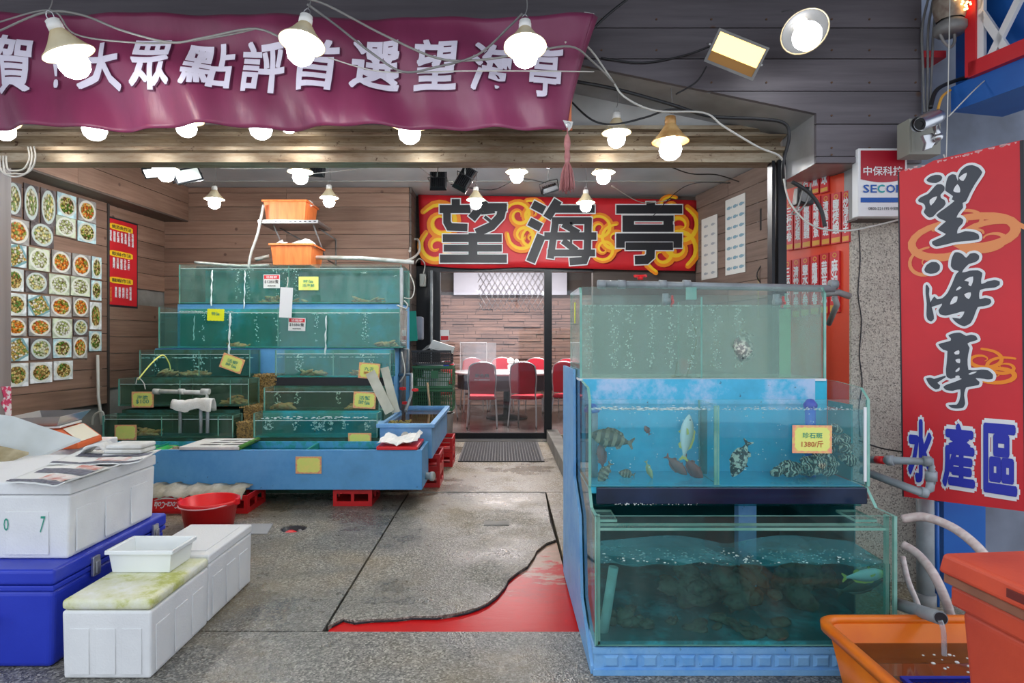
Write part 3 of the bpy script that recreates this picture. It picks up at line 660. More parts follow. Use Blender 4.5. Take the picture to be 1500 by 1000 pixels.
# ---- neighbour on the right: blue beam, grey-blue wall, lattice
mb = MB(); mb.box(2.2, 5, 3.35, 3.5, 0, 4.2); one('wall_right_neighbour', mb, MT['wall_grey'], kind='structure')
nb = E('neighbour_awning', (2.1, 2.9, 2.2), 'blue steel awning frame with red border and white crossed lattice, top right corner', 'awning')
O2, t2 = Vector((PX(1395, 3.0), 3.0)), Vector((.30, -1))
def nh(px, py): u, z, Z = plane_hit(O2, t2, px, py); tt = t2.normalized(); return Vector((O2.x+tt.x*u, O2.y+tt.y*u, z))
def bar(mb, a, b_, wd, th=.03):
    pa, pb = nh(*a), nh(*b_); d = (pb-pa).normalized(); n_ = Vector((t2.normalized().y, -t2.normalized().x, 0)); s_ = d.cross(n_).normalized()*wd/2
    vs = [pa+s_, pa-s_, pb-s_, pb+s_]; vs += [v+n_*th for v in vs]
    mb.add(vs, [(0, 1, 2, 3), (4, 7, 6, 5), (0, 4, 5, 1), (1, 5, 6, 2), (2, 6, 7, 3), (3, 7, 4, 0)])
mb = MB(); vs = [nh(1393, 164), nh(1393, 128), nh(1520, 72), nh(1520, 118)]; vs += [v+Vector((.35, .12, .02)) for v in vs]
mb.add(vs, [(0, 1, 2, 3), (4, 7, 6, 5), (0, 4, 5, 1), (1, 5, 6, 2), (2, 6, 7, 3), (3, 7, 4, 0)]); part(nb, 'blue_beam', mb, MT['wall_blue'], world=True)
mb = MB(); bar(mb, (1428, -40), (1428, 112), .05); part(nb, 'red_upright', mb, MT['red_s'], world=True)
mb = MB(); bar(mb, (1425, 104), (1530, 60), .07); part(nb, 'red_rail', mb, MT['red_s'], world=True)
for a, b_ in (((1441, 20), (1478, 75)), ((1498, -5), (1452, 88)), ((1440, -20), (1440, 92)), ((1450, -30), (1436, 15))):
    mb = MB(); bar(mb, a, b_, .032, .02); part(nb, 'lattice_bar', mb, MT['white'], world=True)
mb = MB(); vs = [nh(1405, 150)+Vector((.09, .03, 0)), nh(1405, -60)+Vector((.09, .03, 0)), nh(1620, -60)+Vector((.09, .03, 0)), nh(1620, 60)+Vector((.09, .03, 0))]; vs += [v+Vector((.02, .02, 0)) for v in vs]
mb.add(vs, [(0, 1, 2, 3), (4, 7, 6, 5), (0, 4, 5, 1), (1, 5, 6, 2), (2, 6, 7, 3), (3, 7, 4, 0)]); part(nb, 'blue_backboard', mb, MT['wall_blue'], world=True)
mb = MB(); mb.box(PX(1400, 3.2), PX(1432, 3.2), 3.12, 3.2, 2.45, 3.3); part(nb, 'blue_post', mb, MT['wall_blue'], world=True)
mb = MB(); mb.box(PX(1336, 3.25), PX(1380, 3.25), 3.22, 3.34, PZ(88, 3.25), PZ(78, 3.25)); part(nb, 'red_bracket', mb, MT['red_s'], world=True)
# blue and grey sheets below the hanging sign
mb = MB(); mb.box(PX(1372, 3.05), PX(1432, 3.05), 3.0, 3.05, 0, PZ(600, 3.0)); one('metal_sheet', mb, MT['wall_blue'], 'dark blue painted metal panel behind the tall red sign, beside the grey downpipe', 'panel')
mb = MB(); mb.box(PX(1434, 3.05), PX(1620, 3.05), 3.02, 3.06, 0, PZ(560, 3.0)); one('weathered_sheet', mb, MT['wall_grey'], 'weathered grey sheet behind the red bin, right edge', 'panel')

# ---- door wall and the dining room behind the glass
dw = struct('wall_door')
xj0, xj1 = PX(627, ZBD), PX(645, ZBD)
xm0, xm1 = PX(797, ZBD), PX(808, ZBD); zt = PZ(396, ZBD)
mb = MB(); mb.box(XS-.1, 2.5, ZBD, ZBD+.12, PZ(392, ZBD)+.02, CEIL); part(dw, 'header_wall', mb, MT['wood_d'])
mb = MB(); mb.box(XS-.05, xj0, ZBD, ZBD+.12, 0, zt+.1); part(dw, 'side_wall', mb, MT['black'])
mb = MB(); mb.box(1.15, 2.5, ZBD, ZBD+.12, 0, zt+.1); part(dw, 'right_wall', mb, MT['wood_d'])
dd = struct('door_1', 'black framed sliding glass door')
mb = MB(); mb.box(xj0, xj1, ZBD-.03, ZBD+.06, 0, zt); part(dd, 'left_jamb', mb, MT['black'])
mb = MB(); mb.box(xm0, xm1, ZBD-.05, ZBD+.04, 0, zt); part(dd, 'meeting_stile', mb, MT['black'])
mb = MB(); mb.box(xj0, 1.15, ZBD-.04, ZBD+.06, zt-.02, zt+.07); part(dd, 'header', mb, MT['black'])
mb = MB(); mb.box(xj1, xm0, ZBD-.03, ZBD+.03, .03, .10); part(dd, 'bottom_rail', mb, MT['black'])
mb = MB(); mb.box(xj0, 1.15, ZBD-.06, ZBD+.06, 0, .03); part(dd, 'threshold', mb, MT['steel'])
mb = MB(); mb.box(xj1, xm0, ZBD-.004, ZBD+.004, .10, zt-.02, edge=0); part(dd, 'glass_pane', mb, MT['door_glass'])
mb = MB(); mb.box(xm1, 1.15, ZBD+.02, ZBD+.028, .03, zt-.02); part(dd, 'glass_pane', mb, MT['door_glass'])
mb = MB(); mb.box(PX(645, ZBD), PX(658, ZBD), ZBD-.012, ZBD-.006, PZ(499, ZBD), PZ(483, ZBD)); st = part(dd, 'sticker', mb, MT['white'])
mb = MB(); mb.box(PX(646, ZBD), PX(657, ZBD), ZBD-.015, ZBD-.0125, PZ(498, ZBD), PZ(492, ZBD)); part(st, 'red_band', mb, MT['red_s'])
DRB = 12.0
dr_ = struct('wall_dining_back')
mb = MB(); mb.box(-3, 3.5, DRB, DRB+.1, 0, 3.2); part(dr_, 'backing', mb, MT['backing'])
mb = MB(); z = .02
while z < 2.15:
    h = RN.uniform(.045, .085); x = -2.3
    while x < 2.6:
        l = RN.uniform(.2, .75); mb.box(x, x+l-.008, DRB-RN.uniform(.02, .07), DRB, z, z+h-.006); x += l
    z += h
part(dr_, 'ledge_stones', mb, M('ledge_stone', (.30, .18, .14), .8, col2=(.16, .10, .085), scale=3, stretch=(.6, 1, 6), bump=.6), kind='stuff')
mb = MB(); mb.box(-3, 3.5, 8.0, DRB, 3.0, 3.05); one('ceiling_dining', mb, MT['white_panel'], kind='structure')
for nm, x in (('wall_dining_left', -2.6), ('wall_dining_right', 3.0)):
    mb = MB(); mb.box(x, x+.08, ZBD+.13, DRB, 0, 3.0); one(nm, mb, MT['white_panel'], kind='structure')
mb = MB(); mb.box(PX(665, 11.9), PX(830, 11.9), 11.84, 11.93, PZ(432, 11.9), 3.0); ww = struct('mesh_reflection'); part(ww, 'pale_panel', mb, M('pale_reflection_film', (.50, .52, .60), .5))  # pale panel and mesh stand in for a reflection in the door glass
mb = MB(); lx0, lx1, lz0, lz1 = PX(700, 11.8), PX(800, 11.8), PZ(455, 11.8), 2.95
for k in range(-12, 26):
    xa = lx0+k*.11
    for sg in (1, -1):
        a = Vector((xa, 11.8, lz0)); b_ = Vector((xa+sg*(lz1-lz0)*.6, 11.8, lz1))
        pts = [a.lerp(b_, i/20) for i in range(21)]; pts = [p for p in pts if lx0 <= p.x <= lx1]
        if len(pts) > 1: mb.tube([pts[0], pts[-1]], .006, 4, smooth=False)
part(ww, 'reflected_mesh', mb, MT['netmetal'], kind='stuff')
ld = bpy.data.lights.new('dining_fill_light', 'AREA'); ld.energy = 150; ld.size = 1.2; ld.color = (1, .95, .9); lo_ = bpy.data.objects.new('dining_fill_light', ld); COL.objects.link(lo_); lo_.location = (.1, 9.8, 2.95)  # added area light without a fitting, brightens the dining room
# concrete kerb by the right wall, with pebbles behind
mb = MB(); mb.box(.56, .70, 4.6, ZBD-.06, 0, .15); one('trim_8', mb, MT['concrete'], 'low concrete kerb running to the glass door', kind='structure', bev=.008)
mb = MB(); mb.box(.70, 2.2, 4.6, ZBD-.06, 0, .09)
for i in range(700):
    x, y = RN.uniform(.70, 1.3), RN.uniform(5.0, 7.6); mb.sph((x, y, .095), RN.uniform(.012, .03), 6, 4, 0, (1.2, 1, .6))
one('gravel', mb, MT['shell'], 'bed of pale and brown pebbles behind the low kerb', 'gravel', kind='stuff')
# ================================================================ FISH TANKS
GT = .010
def pane(root, x0, x1, y0, y1, z0, z1, mat='glass', label=None):
    mb = MB(); mb.box(x0, x1, y0, y1, z0, z1, 0, edge=1); return part(root, 'glass_pane', mb, [MT[mat], MT['glass_edge']], world=True, label=label)
def bubbles(root, cols, zt, n, r=.004):
    mb = MB()
    for (x, y, zb) in cols:
        for i in range(n):
            z = RN.uniform(zb, zt); s = RN.uniform(.4, 1)*r; mb.sph((x+RN.gauss(0, .012), y+RN.uniform(-.01, .02), z), s, 5, 4)
        for i in range(n//3): mb.sph((x+RN.gauss(0, .03), y+RN.uniform(-.02, .03), zt), r*RN.uniform(.6, 1.2), 5, 4, 0, (1, 1, .5))
    part(root, 'bubbles', mb, MT['bubble'], world=True, kind='stuff')
def rough_sheet(root, x0, x1, y0, y1, z, mat, nm='surface_froth', amp=.006, label=None):
    mb = MB(); nx = max(6, int((x1-x0)/.02)); rr = random.Random(int(abs(x0*1000)+z*77))
    pts = {}
    def fn(u, v):
        k = (round(u, 4), round(v, 4))
        if k not in pts: pts[k] = rr.uniform(-amp, amp)
        return (x0+(x1-x0)*u, y0+(y1-y0)*v, z+pts[k])
    mb.grid(fn, nx, 5); part(root, nm, mb, MT[mat], world=True, kind='stuff')
def tank(label, x0, x1, y0, y1, z0, z1, wl, water='water_t', back='teal_back', divs=(), group=None, debris=None, cat='fish tank', chamfer=0, front='glass', bub=0, froth=True, open_top=True):
    r = E('fish_tank', ((x0+x1)/2, y0, z0), label, cat, group=group)
    pane(r, x0, x1, y0, y0+GT, z0, z1, front)
    for xs in (x0, x1-GT):
        if chamfer:
            c = chamfer; poly = [(y0+GT, z0), (y0+GT, z1), (y0+GT+.001, z1), (y0+c, z1+c*.9), (y1, z1+c*.9), (y1, z0)]
            mb = MB(); mb.prism(poly, xs, xs+GT, 'x', 0, 1); part(r, 'glass_pane', mb, [MT[front], MT['glass_edge']], world=True)
        else: pane(r, xs, xs+GT, y0+GT, y1, z0, z1, front)
    mb = MB(); mb.box(x0+GT, x1-GT, y1-.012, y1, z0, z1 if not chamfer else z1+chamfer*.9); part(r, 'back_panel', mb, MT[back], world=True)
    mb = MB(); mb.box(x0+GT, x1-GT, y0+GT, y1-.012, z0, z0+.012); part(r, 'bottom_panel', mb, MT[back], world=True)
    mb = MB(); mb.box(x0+GT+.003, x1-GT-.003, y0+GT+.004, y1-.014, z0+.013, wl); part(r, 'water', mb, MT[water], world=True)
    for d in divs: pane(r, d, d+.008, y0+GT, y1-.012, z0+.012, z1-.01)
    if debris:
        mb = MB()
        for (u, wd, h, sh) in debris:
            cx = x0+(x1-x0)*u
            for i in range(26): mb.sph((cx+RN.gauss(0, wd*.4), y0+.05+RN.uniform(0, .12), z0+.014+abs(RN.gauss(0, h*.4))), RN.uniform(.016, .04), 6, 4, 0, (1.8, 1, .5), Matrix.Rotation(RN.uniform(-.7, .7), 3, 'Y'))
        part(r, 'debris', mb, MT[debris_mat[0]], world=True, kind='stuff')
    mb = MB(); mb.box(x0+GT+.002, x1-GT-.002, y0+GT+.0005, y0+GT+.0035, wl-.003, wl+.002); part(r, 'water_line', mb, MT['foam'], world=True)  # white froth strip that also paints the highlight along the water line
    if bub: bubbles(r, [(x0+(x1-x0)*RN.uniform(.08, .92), y0+.06, z0+.05) for _ in range(bub)], wl-.005, 22, .0075)
    return r
debris_mat = ['gravelo']
LX0, LX1 = -3.25, -1.01
# ---- left, stepped rack
rk = E('tank_rack', (-2.13, 5.6, 0), 'stepped dark rack carrying the rows of glass fish tanks against the left back wall', 'rack')
for (a, b_, zt_, mt) in ((6.16, 6.72, 1.625, 'blue_frp'), (5.76, 6.15, 1.185, 'blue_frp'), (5.51, 5.75, .85, 'teal_dark'), (5.26, 5.50, .665, 'teal_dark'), (5.06, 5.25, .455, 'teal_dark')):
    if zt_ > 1: mb = MB(); mb.box(LX0, LX1, a, b_, .001, zt_); part(rk, 'step', mb, MT[mt], world=True)
    else:
        for xa, xb in ((LX0, -2.24), (-2.01, LX1)): mb = MB(); mb.box(xa, xb, a, b_, .001, zt_); part(rk, 'step', mb, MT[mt], world=True)
T1 = tank('top tank of the left rack, glass tank under the orange tubs', PX(262, 6.15), PX(588, 6.15), 6.15, 6.70, 1.63, 2.02, 1.98, 'water_t', 'teal_back', (PX(422, 6.15),), debris=[(.45, .25, .05, 0), (.85, .2, .04, 0)], bub=5, front='glass_dirty')
T2 = tank('second tank down of the left rack, with bubble columns and a yellow tag', PX(232, 5.75), PX(586, 5.75), 5.75, 6.14, 1.19, 1.575, 1.52, 'water_t', 'teal_back', (PX(406, 5.75),), debris=[(.93, .1, .04, 0), (.3, .1, .015, 0)], bub=7, froth=False)
tank('third row tank on the left, small tank with a tilted yellow card on its glass', PX(204, 5.5), PX(366, 5.5), 5.5, 5.74, .93, 1.175, 1.135, 'water_t', 'teal_dark', (PX(290, 5.5),), debris=[(.2, .1, .03, 0), (.45, .1, .03, 0)], bub=3)
tank('third row tank on the right, just above the tank with leaning boards', PX(403, 5.5), PX(572, 5.5), 5.5, 5.74, .93, 1.175, 1.14, 'water_t', 'teal_back', (PX(487, 5.5),), debris=[(.3, .12, .04, 0), (.75, .1, .03, 0)], bub=4)
mb = MB(); mb.box(PX(204, 5.52), PX(366, 5.52), 5.505, 5.515, .85, .928); mb.box(PX(403, 5.52), PX(572, 5.52), 5.505, 5.515, .85, .928); part(rk, 'black_band', mb, MT['black'], world=True, kind='stuff')
tank('fourth row tank on the left, murky, behind the white pipe and towel', PX(173, 5.25), PX(364, 5.25), 5.25, 5.49, .70, .93, .885, 'water_d', 'teal_dark', (PX(262, 5.25), PX(336, 5.25)), debris=[(.85, .1, .05, 0)])
tank('fourth row tank on the right, murky, with a yellow card near the leaning boards', PX(386, 5.25), PX(556, 5.25), 5.25, 5.49, .655, .855, .82, 'water_d', 'teal_dark', debris=[(.12, .1, .04, 0), (.8, .1, .02, 0)], bub=3)
tank('lowest tank on the left of the rack, dark green, just behind the blue trough', PX(150, 5.05), PX(341, 5.05), 5.05, 5.24, .46, .64, .61, 'water_d', 'teal_dark', (PX(235, 5.05), PX(318, 5.05)), debris=[(.3, .1, .03, 0)])
tank('lowest tank on the right of the rack, bright teal and frothing, behind the blue trough', PX(371, 5.05), PX(553, 5.05), 5.05, 5.24, .46, .66, .60, 'water_t', 'teal_back', bub=9)
pc = E('pebble_pillar', (PX(386, 5.4), 5.3, 0), 'golden brown pebble covered pillar between the left and right small tanks', 'pillar')
mb = MB(); mb.box(-2.19, -2.05, 5.10, 5.24, .001, .58); mb.box(-2.19, -2.05, 5.24, 5.50, .001, .70); mb.box(-2.22, -2.03, 5.505, 5.75, .001, .95)
for i in range(1800):
    f = RN.random()
    if f < .35: p = (RN.uniform(-2.2, -2.04), 5.10, RN.uniform(.42, .58))
    elif f < .6: p = (RN.uniform(-2.2, -2.04), 5.24, RN.uniform(.58, .7))
    elif f < .85: p = (RN.uniform(-2.23, -2.02), 5.505, RN.uniform(.7, .95))
    elif f < .93: p = (RN.uniform(-2.2, -2.04), RN.uniform(5.1, 5.5), .58 if RN.random() < .4 else .7)
    else: p = (RN.uniform(-2.23, -2.02), RN.uniform(5.5, 5.75), .95)
    mb.sph(p, RN.uniform(.005, .010), 5, 3)
part(pc, 'pebbles', mb, M('golden_pebbles', (.40, .25, .07), .5, col2=(.10, .06, .02), scale=70), world=True, kind='stuff')
# white froth lines where jets fall
def jet(root, px, y0, y1, Z, w_=.012):
    mb = MB(); a, b_ = P(px, y0, Z), P(px-1.5, y1, Z); k = 14
    mb.tube([a.lerp(b_, i/k)+Vector((RN.uniform(-.004, .004), 0, 0)) for i in range(k+1)], lambda t: w_*(.35+.65*abs(math.sin(t*9))), 5); part(root, 'water_jet', mb, MT['foam'], world=True)
jet(T1, 311, 395, 448, 6.13, .010); jet(T1, 359, 396, 452, 6.13, .007); jet(T2, 337, 458, 520, 5.73, .012); jet(T2, 478, 462, 520, 5.73, .010); jet(T2, 285, 462, 498, 5.80, .006)
mb = MB()
for (xa, xb, y, Z) in ((205, 365, 524, 5.56), (405, 560, 523, 5.56), (245, 335, 563, 5.33), (372, 540, 612, 5.1), (455, 510, 459, 5.8), (262, 340, 456, 5.8)):
    for i in range(70): mb.sph(P(RN.uniform(xa, xb), y, Z)+Vector((0, RN.uniform(-.04, .1), 0)), RN.uniform(.004, .012), 5, 4, 0, (1.5, 1, .4))
one('surface_froth', mb, MT['foam'], 'white froth floating on the small tanks of the left rack', 'froth', kind='stuff')

# ---- price cards
def card(label, pts_or_c, Z, w_, h_, face='card_y', border='card_p', rot=0, lines=(), tilt=0, scal=False, header=None, group=None):
    c = P(*pts_or_c, Z); r = E('price_card', c, label, 'price card', group=group, rot=(tilt, rot, 0))
    mb = MB()
    if scal:
        n = 40; pl = []
        for i in range(n):
            t = i/n*4; s = int(t); f = t-s; q = [(-1+2*f, -1), (1, -1+2*f), (1-2*f, 1), (-1, 1-2*f)][s]; k = 1+.06*(i % 2); pl.append((q[0]*w_/2*k, q[1]*h_/2*k))
        mb.prism(pl, -.0015, .0015, 'y')
    else: mb.box(-w_/2, w_/2, -.0015, .0015, -h_/2, h_/2)
    part(r, 'border', mb, MT[border])
    if face:
        mb = MB()
        if border == 'card_p':
            n = 36; mb.prism([(math.copysign(min(1, abs(math.cos(a)*1.25)), math.cos(a))*w_*.43*(1+.04*(i % 2)), math.copysign(min(1, abs(math.sin(a)*1.25)), math.sin(a))*h_*.41*(1+.05*(i % 2))) for i, a in enumerate([2*math.pi*i/n for i in range(n)])], -.0025, -.0016, 'y')
        else: mb.box(-w_*.46, w_*.46, -.0025, -.0016, -h_*.45, h_*.45)
        part(r, 'card_face', mb, MT[face])
    if header:
        mb = MB(); mb.box(-w_*.46, w_*.46, -.0035, -.0026, h_*.17, h_*.45); part(r, 'header_band', mb, MT[header])
    mats = []; mb = MB()
    for k, (s, m_, z_, hh, ww) in enumerate(lines): 
        mats.append(MT[m_]); put_text(mb, s, 0, z_*h_, .1, -.0042, .01, k, fit=(ww*w_, hh*h_))
    if lines: part(r, 'writing', mb, mats, fixn=False, kind='stuff')
    return r
def cw(px, Z): return px*Z/F
card('small white price card with a red header on the top tank, marked $1280', (398, 412), 6.14, cw(24, 6.14), cw(20, 6.14), 'paper', 'white', 0, [('活龍蝦', 'white', .31, .18, .7), ('$1280/隻', 'ink', -.02, .28, .86), ('現撈現煮', 'ink', -.33, .11, .5)], header='red_s')
card('pale yellow price card on the top tank, right of the red-headed card', (452, 415), 6.14, cw(29, 6.14), cw(20, 6.14), None, 'card_y', 0, [('時價', 'ink_g', .15, .22, .5), ('活海鮮', 'ink_g', -.15, .22, .6)])
card('neon yellow scalloped price tag at the water line of the second tank', (316, 461), 5.74, cw(24, 5.74), cw(17, 5.74), None, 'card_n', 0.03, [('特價', 'ink_g', .1, .3, .5)], scal=True)
card('white price card with a red header on the second tank, marked $1680', (435, 475), 5.74, cw(25, 5.74), cw(19, 5.74), 'paper', 'white', 0.03, [('活龍蝦', 'white', .31, .18, .7), ('$1680/隻', 'ink', -.02, .28, .86), ('現撈現煮', 'ink', -.33, .11, .5)], header='red_s')
card('yellow card with orange edge tilted over the third row left tank', (340, 532), 5.47, cw(33, 5.47), cw(22, 5.47), 'card_y', 'card_p', .35, [('活蝦', 'ink_g', .12, .24, .5), ('時價', 'ink_g', -.15, .22, .5)])
card('yellow card with pink edge on the third row right tank above the leaning boards', (541, 543), 5.48, cw(31, 5.48), cw(23, 5.48), 'card_y', 'card_p', .08, [('九孔', 'ink_g', .12, .24, .5), ('時價', 'ink_r', -.15, .22, .5)])
card('yellow green price card at the left end of the fourth row tank', (209, 585), 5.24, cw(32, 5.24), cw(23, 5.24), 'card_y', 'card_p', 0, [('海膽', 'ink_g', .14, .24, .5), ('$100', 'ink_g', -.14, .28, .6)])
card('yellow price card on the fourth row right tank beside the leaning boards', (534, 586), 5.24, cw(33, 5.24), cw(24, 5.24), 'card_y', 'card_p', .06, [('活蟹', 'ink_g', .14, .24, .5), ('時價', 'ink_g', -.14, .26, .5)])
card('half hidden orange edged card low on the left end of the bottom tank', (184, 633), 5.04, cw(32, 5.04), cw(22, 5.04), 'card_y', 'card_p', 0)
card('half hidden yellow card behind the right end of the blue trough', (527, 645), 5.04, cw(34, 5.04), cw(22, 5.04), 'card_y', 'card_p', 0)
card('blank pale green card with red zigzag edge on the front of the blue trough', (452, 681), 4.612, cw(38, 4.61), cw(25, 4.61), 'card_y', 'card_p', 0)
# hanging white card
mb = MB(); mb.box(-.055, .055, -.004, .004, -.14, .14); wc = E('hanging_board', P(419, 443, 5.70), 'blank white plastic board hanging over the second tank', 'board', rot=(0, .05, .25)); part(wc, 'board', mb, MT['white'])
mb = MB(); mb.tube([(.0, 0, .14), (.005, .02, .19), (.0, .04, .24)], .004, 5); part(wc, 'hook', mb, MT['cable_w'])

# ---- blue trough on crates
TX0, TX1, TY0, TY1, TZ0, TZ1 = -3.20, -.60, 4.62, 5.02, .135, .435
tr = E('blue_trough', ((TX0+TX1)/2, TY0, TZ0), 'long light blue fibreglass trough with a card on its front, standing on red crates', 'trough')
mb = MB(); th = .022
mb.box(TX0, TX1, TY0, TY0+th, TZ0, TZ1); part(tr, 'front_wall', mb, MT['blue_frp'], world=True, bev=.004)
mb = MB(); mb.box(TX0, TX1, TY1-th, TY1, TZ0, TZ1); part(tr, 'rear_wall', mb, board_mat('speckled_trough_lining', (.03, .40, .42), (.08, .44, .72), (.0, .08, .08), .6, 14), world=True)
for a in (TX0, TX1-th):
    mb = MB(); mb.box(a, a+th, TY0+th, TY1-th, TZ0, TZ1); part(tr, 'end_wall', mb, MT['blue_frp'], world=True)
mb = MB(); mb.box(TX0+th, TX1-th, TY0+th, TY1-th, TZ0, TZ0+.02); part(tr, 'bottom_panel', mb, MT['blue_frp'], world=True)
mb = MB(); mb.box(TX0+th, TX1-th, TY0+th, TY1-th, .30, .385); part(tr, 'water', mb, MT['water_k'], world=True)
for xx in (-2.72, -2.05, -1.5):
    mb = MB(); mb.box(xx, xx+.015, TY0+th, TY1-th, .2, .425); part(tr, 'divider', mb, MT['teal_p'], world=True)
mb = MB(); q = P(640, 700, 4.85); mb.cyl((-.601, 4.85, .19), (-.53, 4.83, .19), .028, n=14); mb.cyl((-.56, 4.838, .19), (-.535, 4.832, .19), .036, n=14); part(tr, 'drain_pipe', mb, MT['pvc_w'], world=True)
mb = MB()
for i in range(160): mb.sph((RN.uniform(-2.95, -2.35), RN.uniform(4.68, 4.96), .39+RN.uniform(0, .012)), RN.uniform(.012, .03), 7, 5, 0, (1.4, 1, .5))
one('oysters', mb, MT['shell'], 'pale shellfish lying in the left end of the blue trough', 'shellfish', kind='stuff')
mb = MB(); mb.box(-2.86, -2.62, 4.66, 4.98, .39, .412); one('floating_tray', mb, M('bright_green_lid', (.05, .55, .12), .5), 'bright green lid floating in the blue trough near the scale', 'lid')
# foam slab with slots, on the trough
fs = E('foam_slab', P(318, 642, 4.7), 'white slotted foam slab laid across the blue trough', 'foam slab'); c = wloc(fs)
mb = MB(); a0 = [(PX(262, 4.6), 4.60), (PX(350, 4.6), 4.60), (PX(378, 5.0), 5.01), (PX(300, 5.0), 5.01)]; mb.prism(a0, .437, .462, 'z'); part(fs, 'slab', mb, MT['towel'], world=True, bev=.006)
for k in range(3):
    for j in range(2):
        x_ = -2.30+j*.17+k*.03; y_ = 4.68+k*.10; mb = MB(); mb.prism([(x_, y_), (x_+.13, y_), (x_+.15, y_+.035), (x_+.02, y_+.035)], .4625, .464, 'z'); part(fs, 'slot', mb, MT['ink'], world=True)
mb = MB(); mb.tube([(PX(350, 4.61), 4.61, .45), (PX(378, 5.0), 5.01, .455)], .018, 6, smooth=False); part(fs, 'weed_edge', mb, M('green_weed', (.06, .20, .03), .9, bump=.8), world=True)
# red tray with crumpled paper
rt_ = E('red_tray', P(590, 655, 4.72), 'red tray holding crumpled white paper on the right end of the blue trough', 'tray')
mb = MB(); mb.box(PX(552, 4.62), PX(612, 4.62), 4.60, 4.98, .437, .463); part(rt_, 'tray', mb, MT['red_p'], world=True, bev=.005)
mb = MB(); rr = random.Random(5); hh = {}
def fnp(u, v):
    k = (round(u, 3), round(v, 3)); hh.setdefault(k, rr.uniform(-.012, .012)); return (PX(552, 4.62)+.30*u, 4.61+.36*v, .475+hh[k]+.035*abs(math.sin(5*u+1))*(.4+.6*v)+(.03 if u > .85 else 0))
mb.sheet(fnp, 12, 8, (0, 0, -.004), sm=False); part(rt_, 'crumpled_paper', mb, MT['paper'], world=True)

# ---- small blue tub behind the trough
tb = E('blue_tub', (-.79, 5.4, .286), 'smaller weathered blue tub of murky water behind the right end of the trough', 'tub')
bx = (-.80, 5.75); a, b_ = (.20, .66), (.235, .70)
mb = MB(); mb.frus((0, 0, 0), (.195, .66), (.215, .69), 0, .25); TBo = part(tb, 'tub_wall', MB().box(-.215, .215, -.70, -.675, 0, .26).box(-.215, .215, .675, .70, 0, .26).box(-.215, -.19, -.675, .675, 0, .26).box(.19, .215, -.675, .675, 0, .26).box(-.19, .19, -.675, .675, 0, .02), MT['blue_frp_r'], loc=(0, .36, 0), bev=.004)
part(tb, 'rim', MB().box(-.24, .24, -.725, -.68, .255, .288).box(-.24, .24, .68, .725, .255, .288).box(-.24, -.195, -.68, .68, .255, .288).box(.195, .24, -.68, .68, .255, .288), MT['blue_frp_r'], loc=(0, .36, 0), bev=.005)
part(tb, 'water', MB().box(-.185, .185, -.67, .67, .20, .245), MT['water_brown'], loc=(0, .36, 0))
mb = MB(); mb.cyl((.02, -.34, .16), (.0, -.40, .20), .034, n=14); mb.cyl((.03, -.32, .15), (.02, -.35, .165), .05, n=14); part(tb, 'outlet', mb, MT['pvc_w'])
mb = MB()
for i in range(60): mb.sph((RN.uniform(-.18, .0), RN.uniform(-.28, .0), .25+RN.uniform(0, .02)), RN.uniform(.008, .02), 6, 4)
part(tb, 'weed', mb, MT['algae'], kind='stuff')

# ---- drink crates
def crate(label, x0, x1, y0, y1, z0, z1, group=None, logo=False):
    r = E('drink_crate', ((x0+x1)/2, y0, z0), label, 'crate', group=group)
    W, D, Hh = (x1-x0)/2, y1-y0, z1-z0; t = .012
    def wall(nm, a0, a1, fn):
        mb = MB(); L = a1-a0; zs = [0, Hh*.28, Hh*.72, Hh]
        fn(mb, a0, a1, zs[0], zs[1]); fn(mb, a0, a1, zs[2], zs[3]); k = max(2, int(L/.12))
        for i in range(k+1):
            c = a0+L*i/k; w0 = .028 if i in (0, k) else .012; fn(mb, max(a0, c-w0), min(a1, c+w0), zs[1], zs[2])
        part(r, nm, mb, MT['crate'], kind='stuff' if False else None)
    wall('side_wall', -W, W, lambda mb, a, b, c, d: mb.box(a, b, 0, t, c, d))
    wall('side_wall', -W, W, lambda mb, a, b, c, d: mb.box(a, b, D-t, D, c, d))
    wall('end_wall', t, D-t, lambda mb, a, b, c, d: mb.box(-W, -W+t, a, b, c, d))
    wall('end_wall', t, D-t, lambda mb, a, b, c, d: mb.box(W-t, W, a, b, c, d))
    mb = MB(); mb.box(-W+t, W-t, t, D-t, .005, .014); part(r, 'bottom_panel', mb, MT['crate'])
    if logo:
        mb = MB(); mb.box(-W+.02, -W+.24, -.003, t, Hh*.12, Hh*.9); part(r, 'logo_plate', mb, MT['red_p'])
        mb = MB(); put_text(mb, 'Coca-Cola', -W+.13, Hh*.48, .05, -.0045, .015, rot=math.pi, shear=.5, fit=(.18, Hh*.38)); stroke(mb, [(-W+.04, Hh*.74), (-W+.12, Hh*.86), (-W+.22, Hh*.80)], [.003, .012, .003], -.0045); part(r, 'lettering', mb, MT['white'], fixn=False, kind='stuff')
    return r
crate('red drink crate with white script lettering upside down, at the left under the sacking', -2.56, -2.12, 4.46, 4.80, .001, .132, logo=True)
crate('red drink crate under the sacking, just behind the red bucket', -2.11, -1.845, 4.46, 4.80, .001, .132)
crate('red crate propping the middle of the blue trough', -1.28, -.985, 4.66, 4.98, .001, .133)
crate('lower red crate at the near end under the small blue tub', -.93, -.53, 5.26, 5.60, .001, .141)
crate('upper red crate at the near end under the small blue tub', -.93, -.53, 5.26, 5.60, .143, .284)
crate('lower red crate at the far end under the small blue tub, nearest the mat', -.93, -.49, 6.12, 6.46, .001, .141)
crate('upper red crate at the far end under the small blue tub, nearest the mat', -.93, -.49, 6.12, 6.46, .143, .284)
mb = MB(); rr2 = random.Random(9); h2 = {}
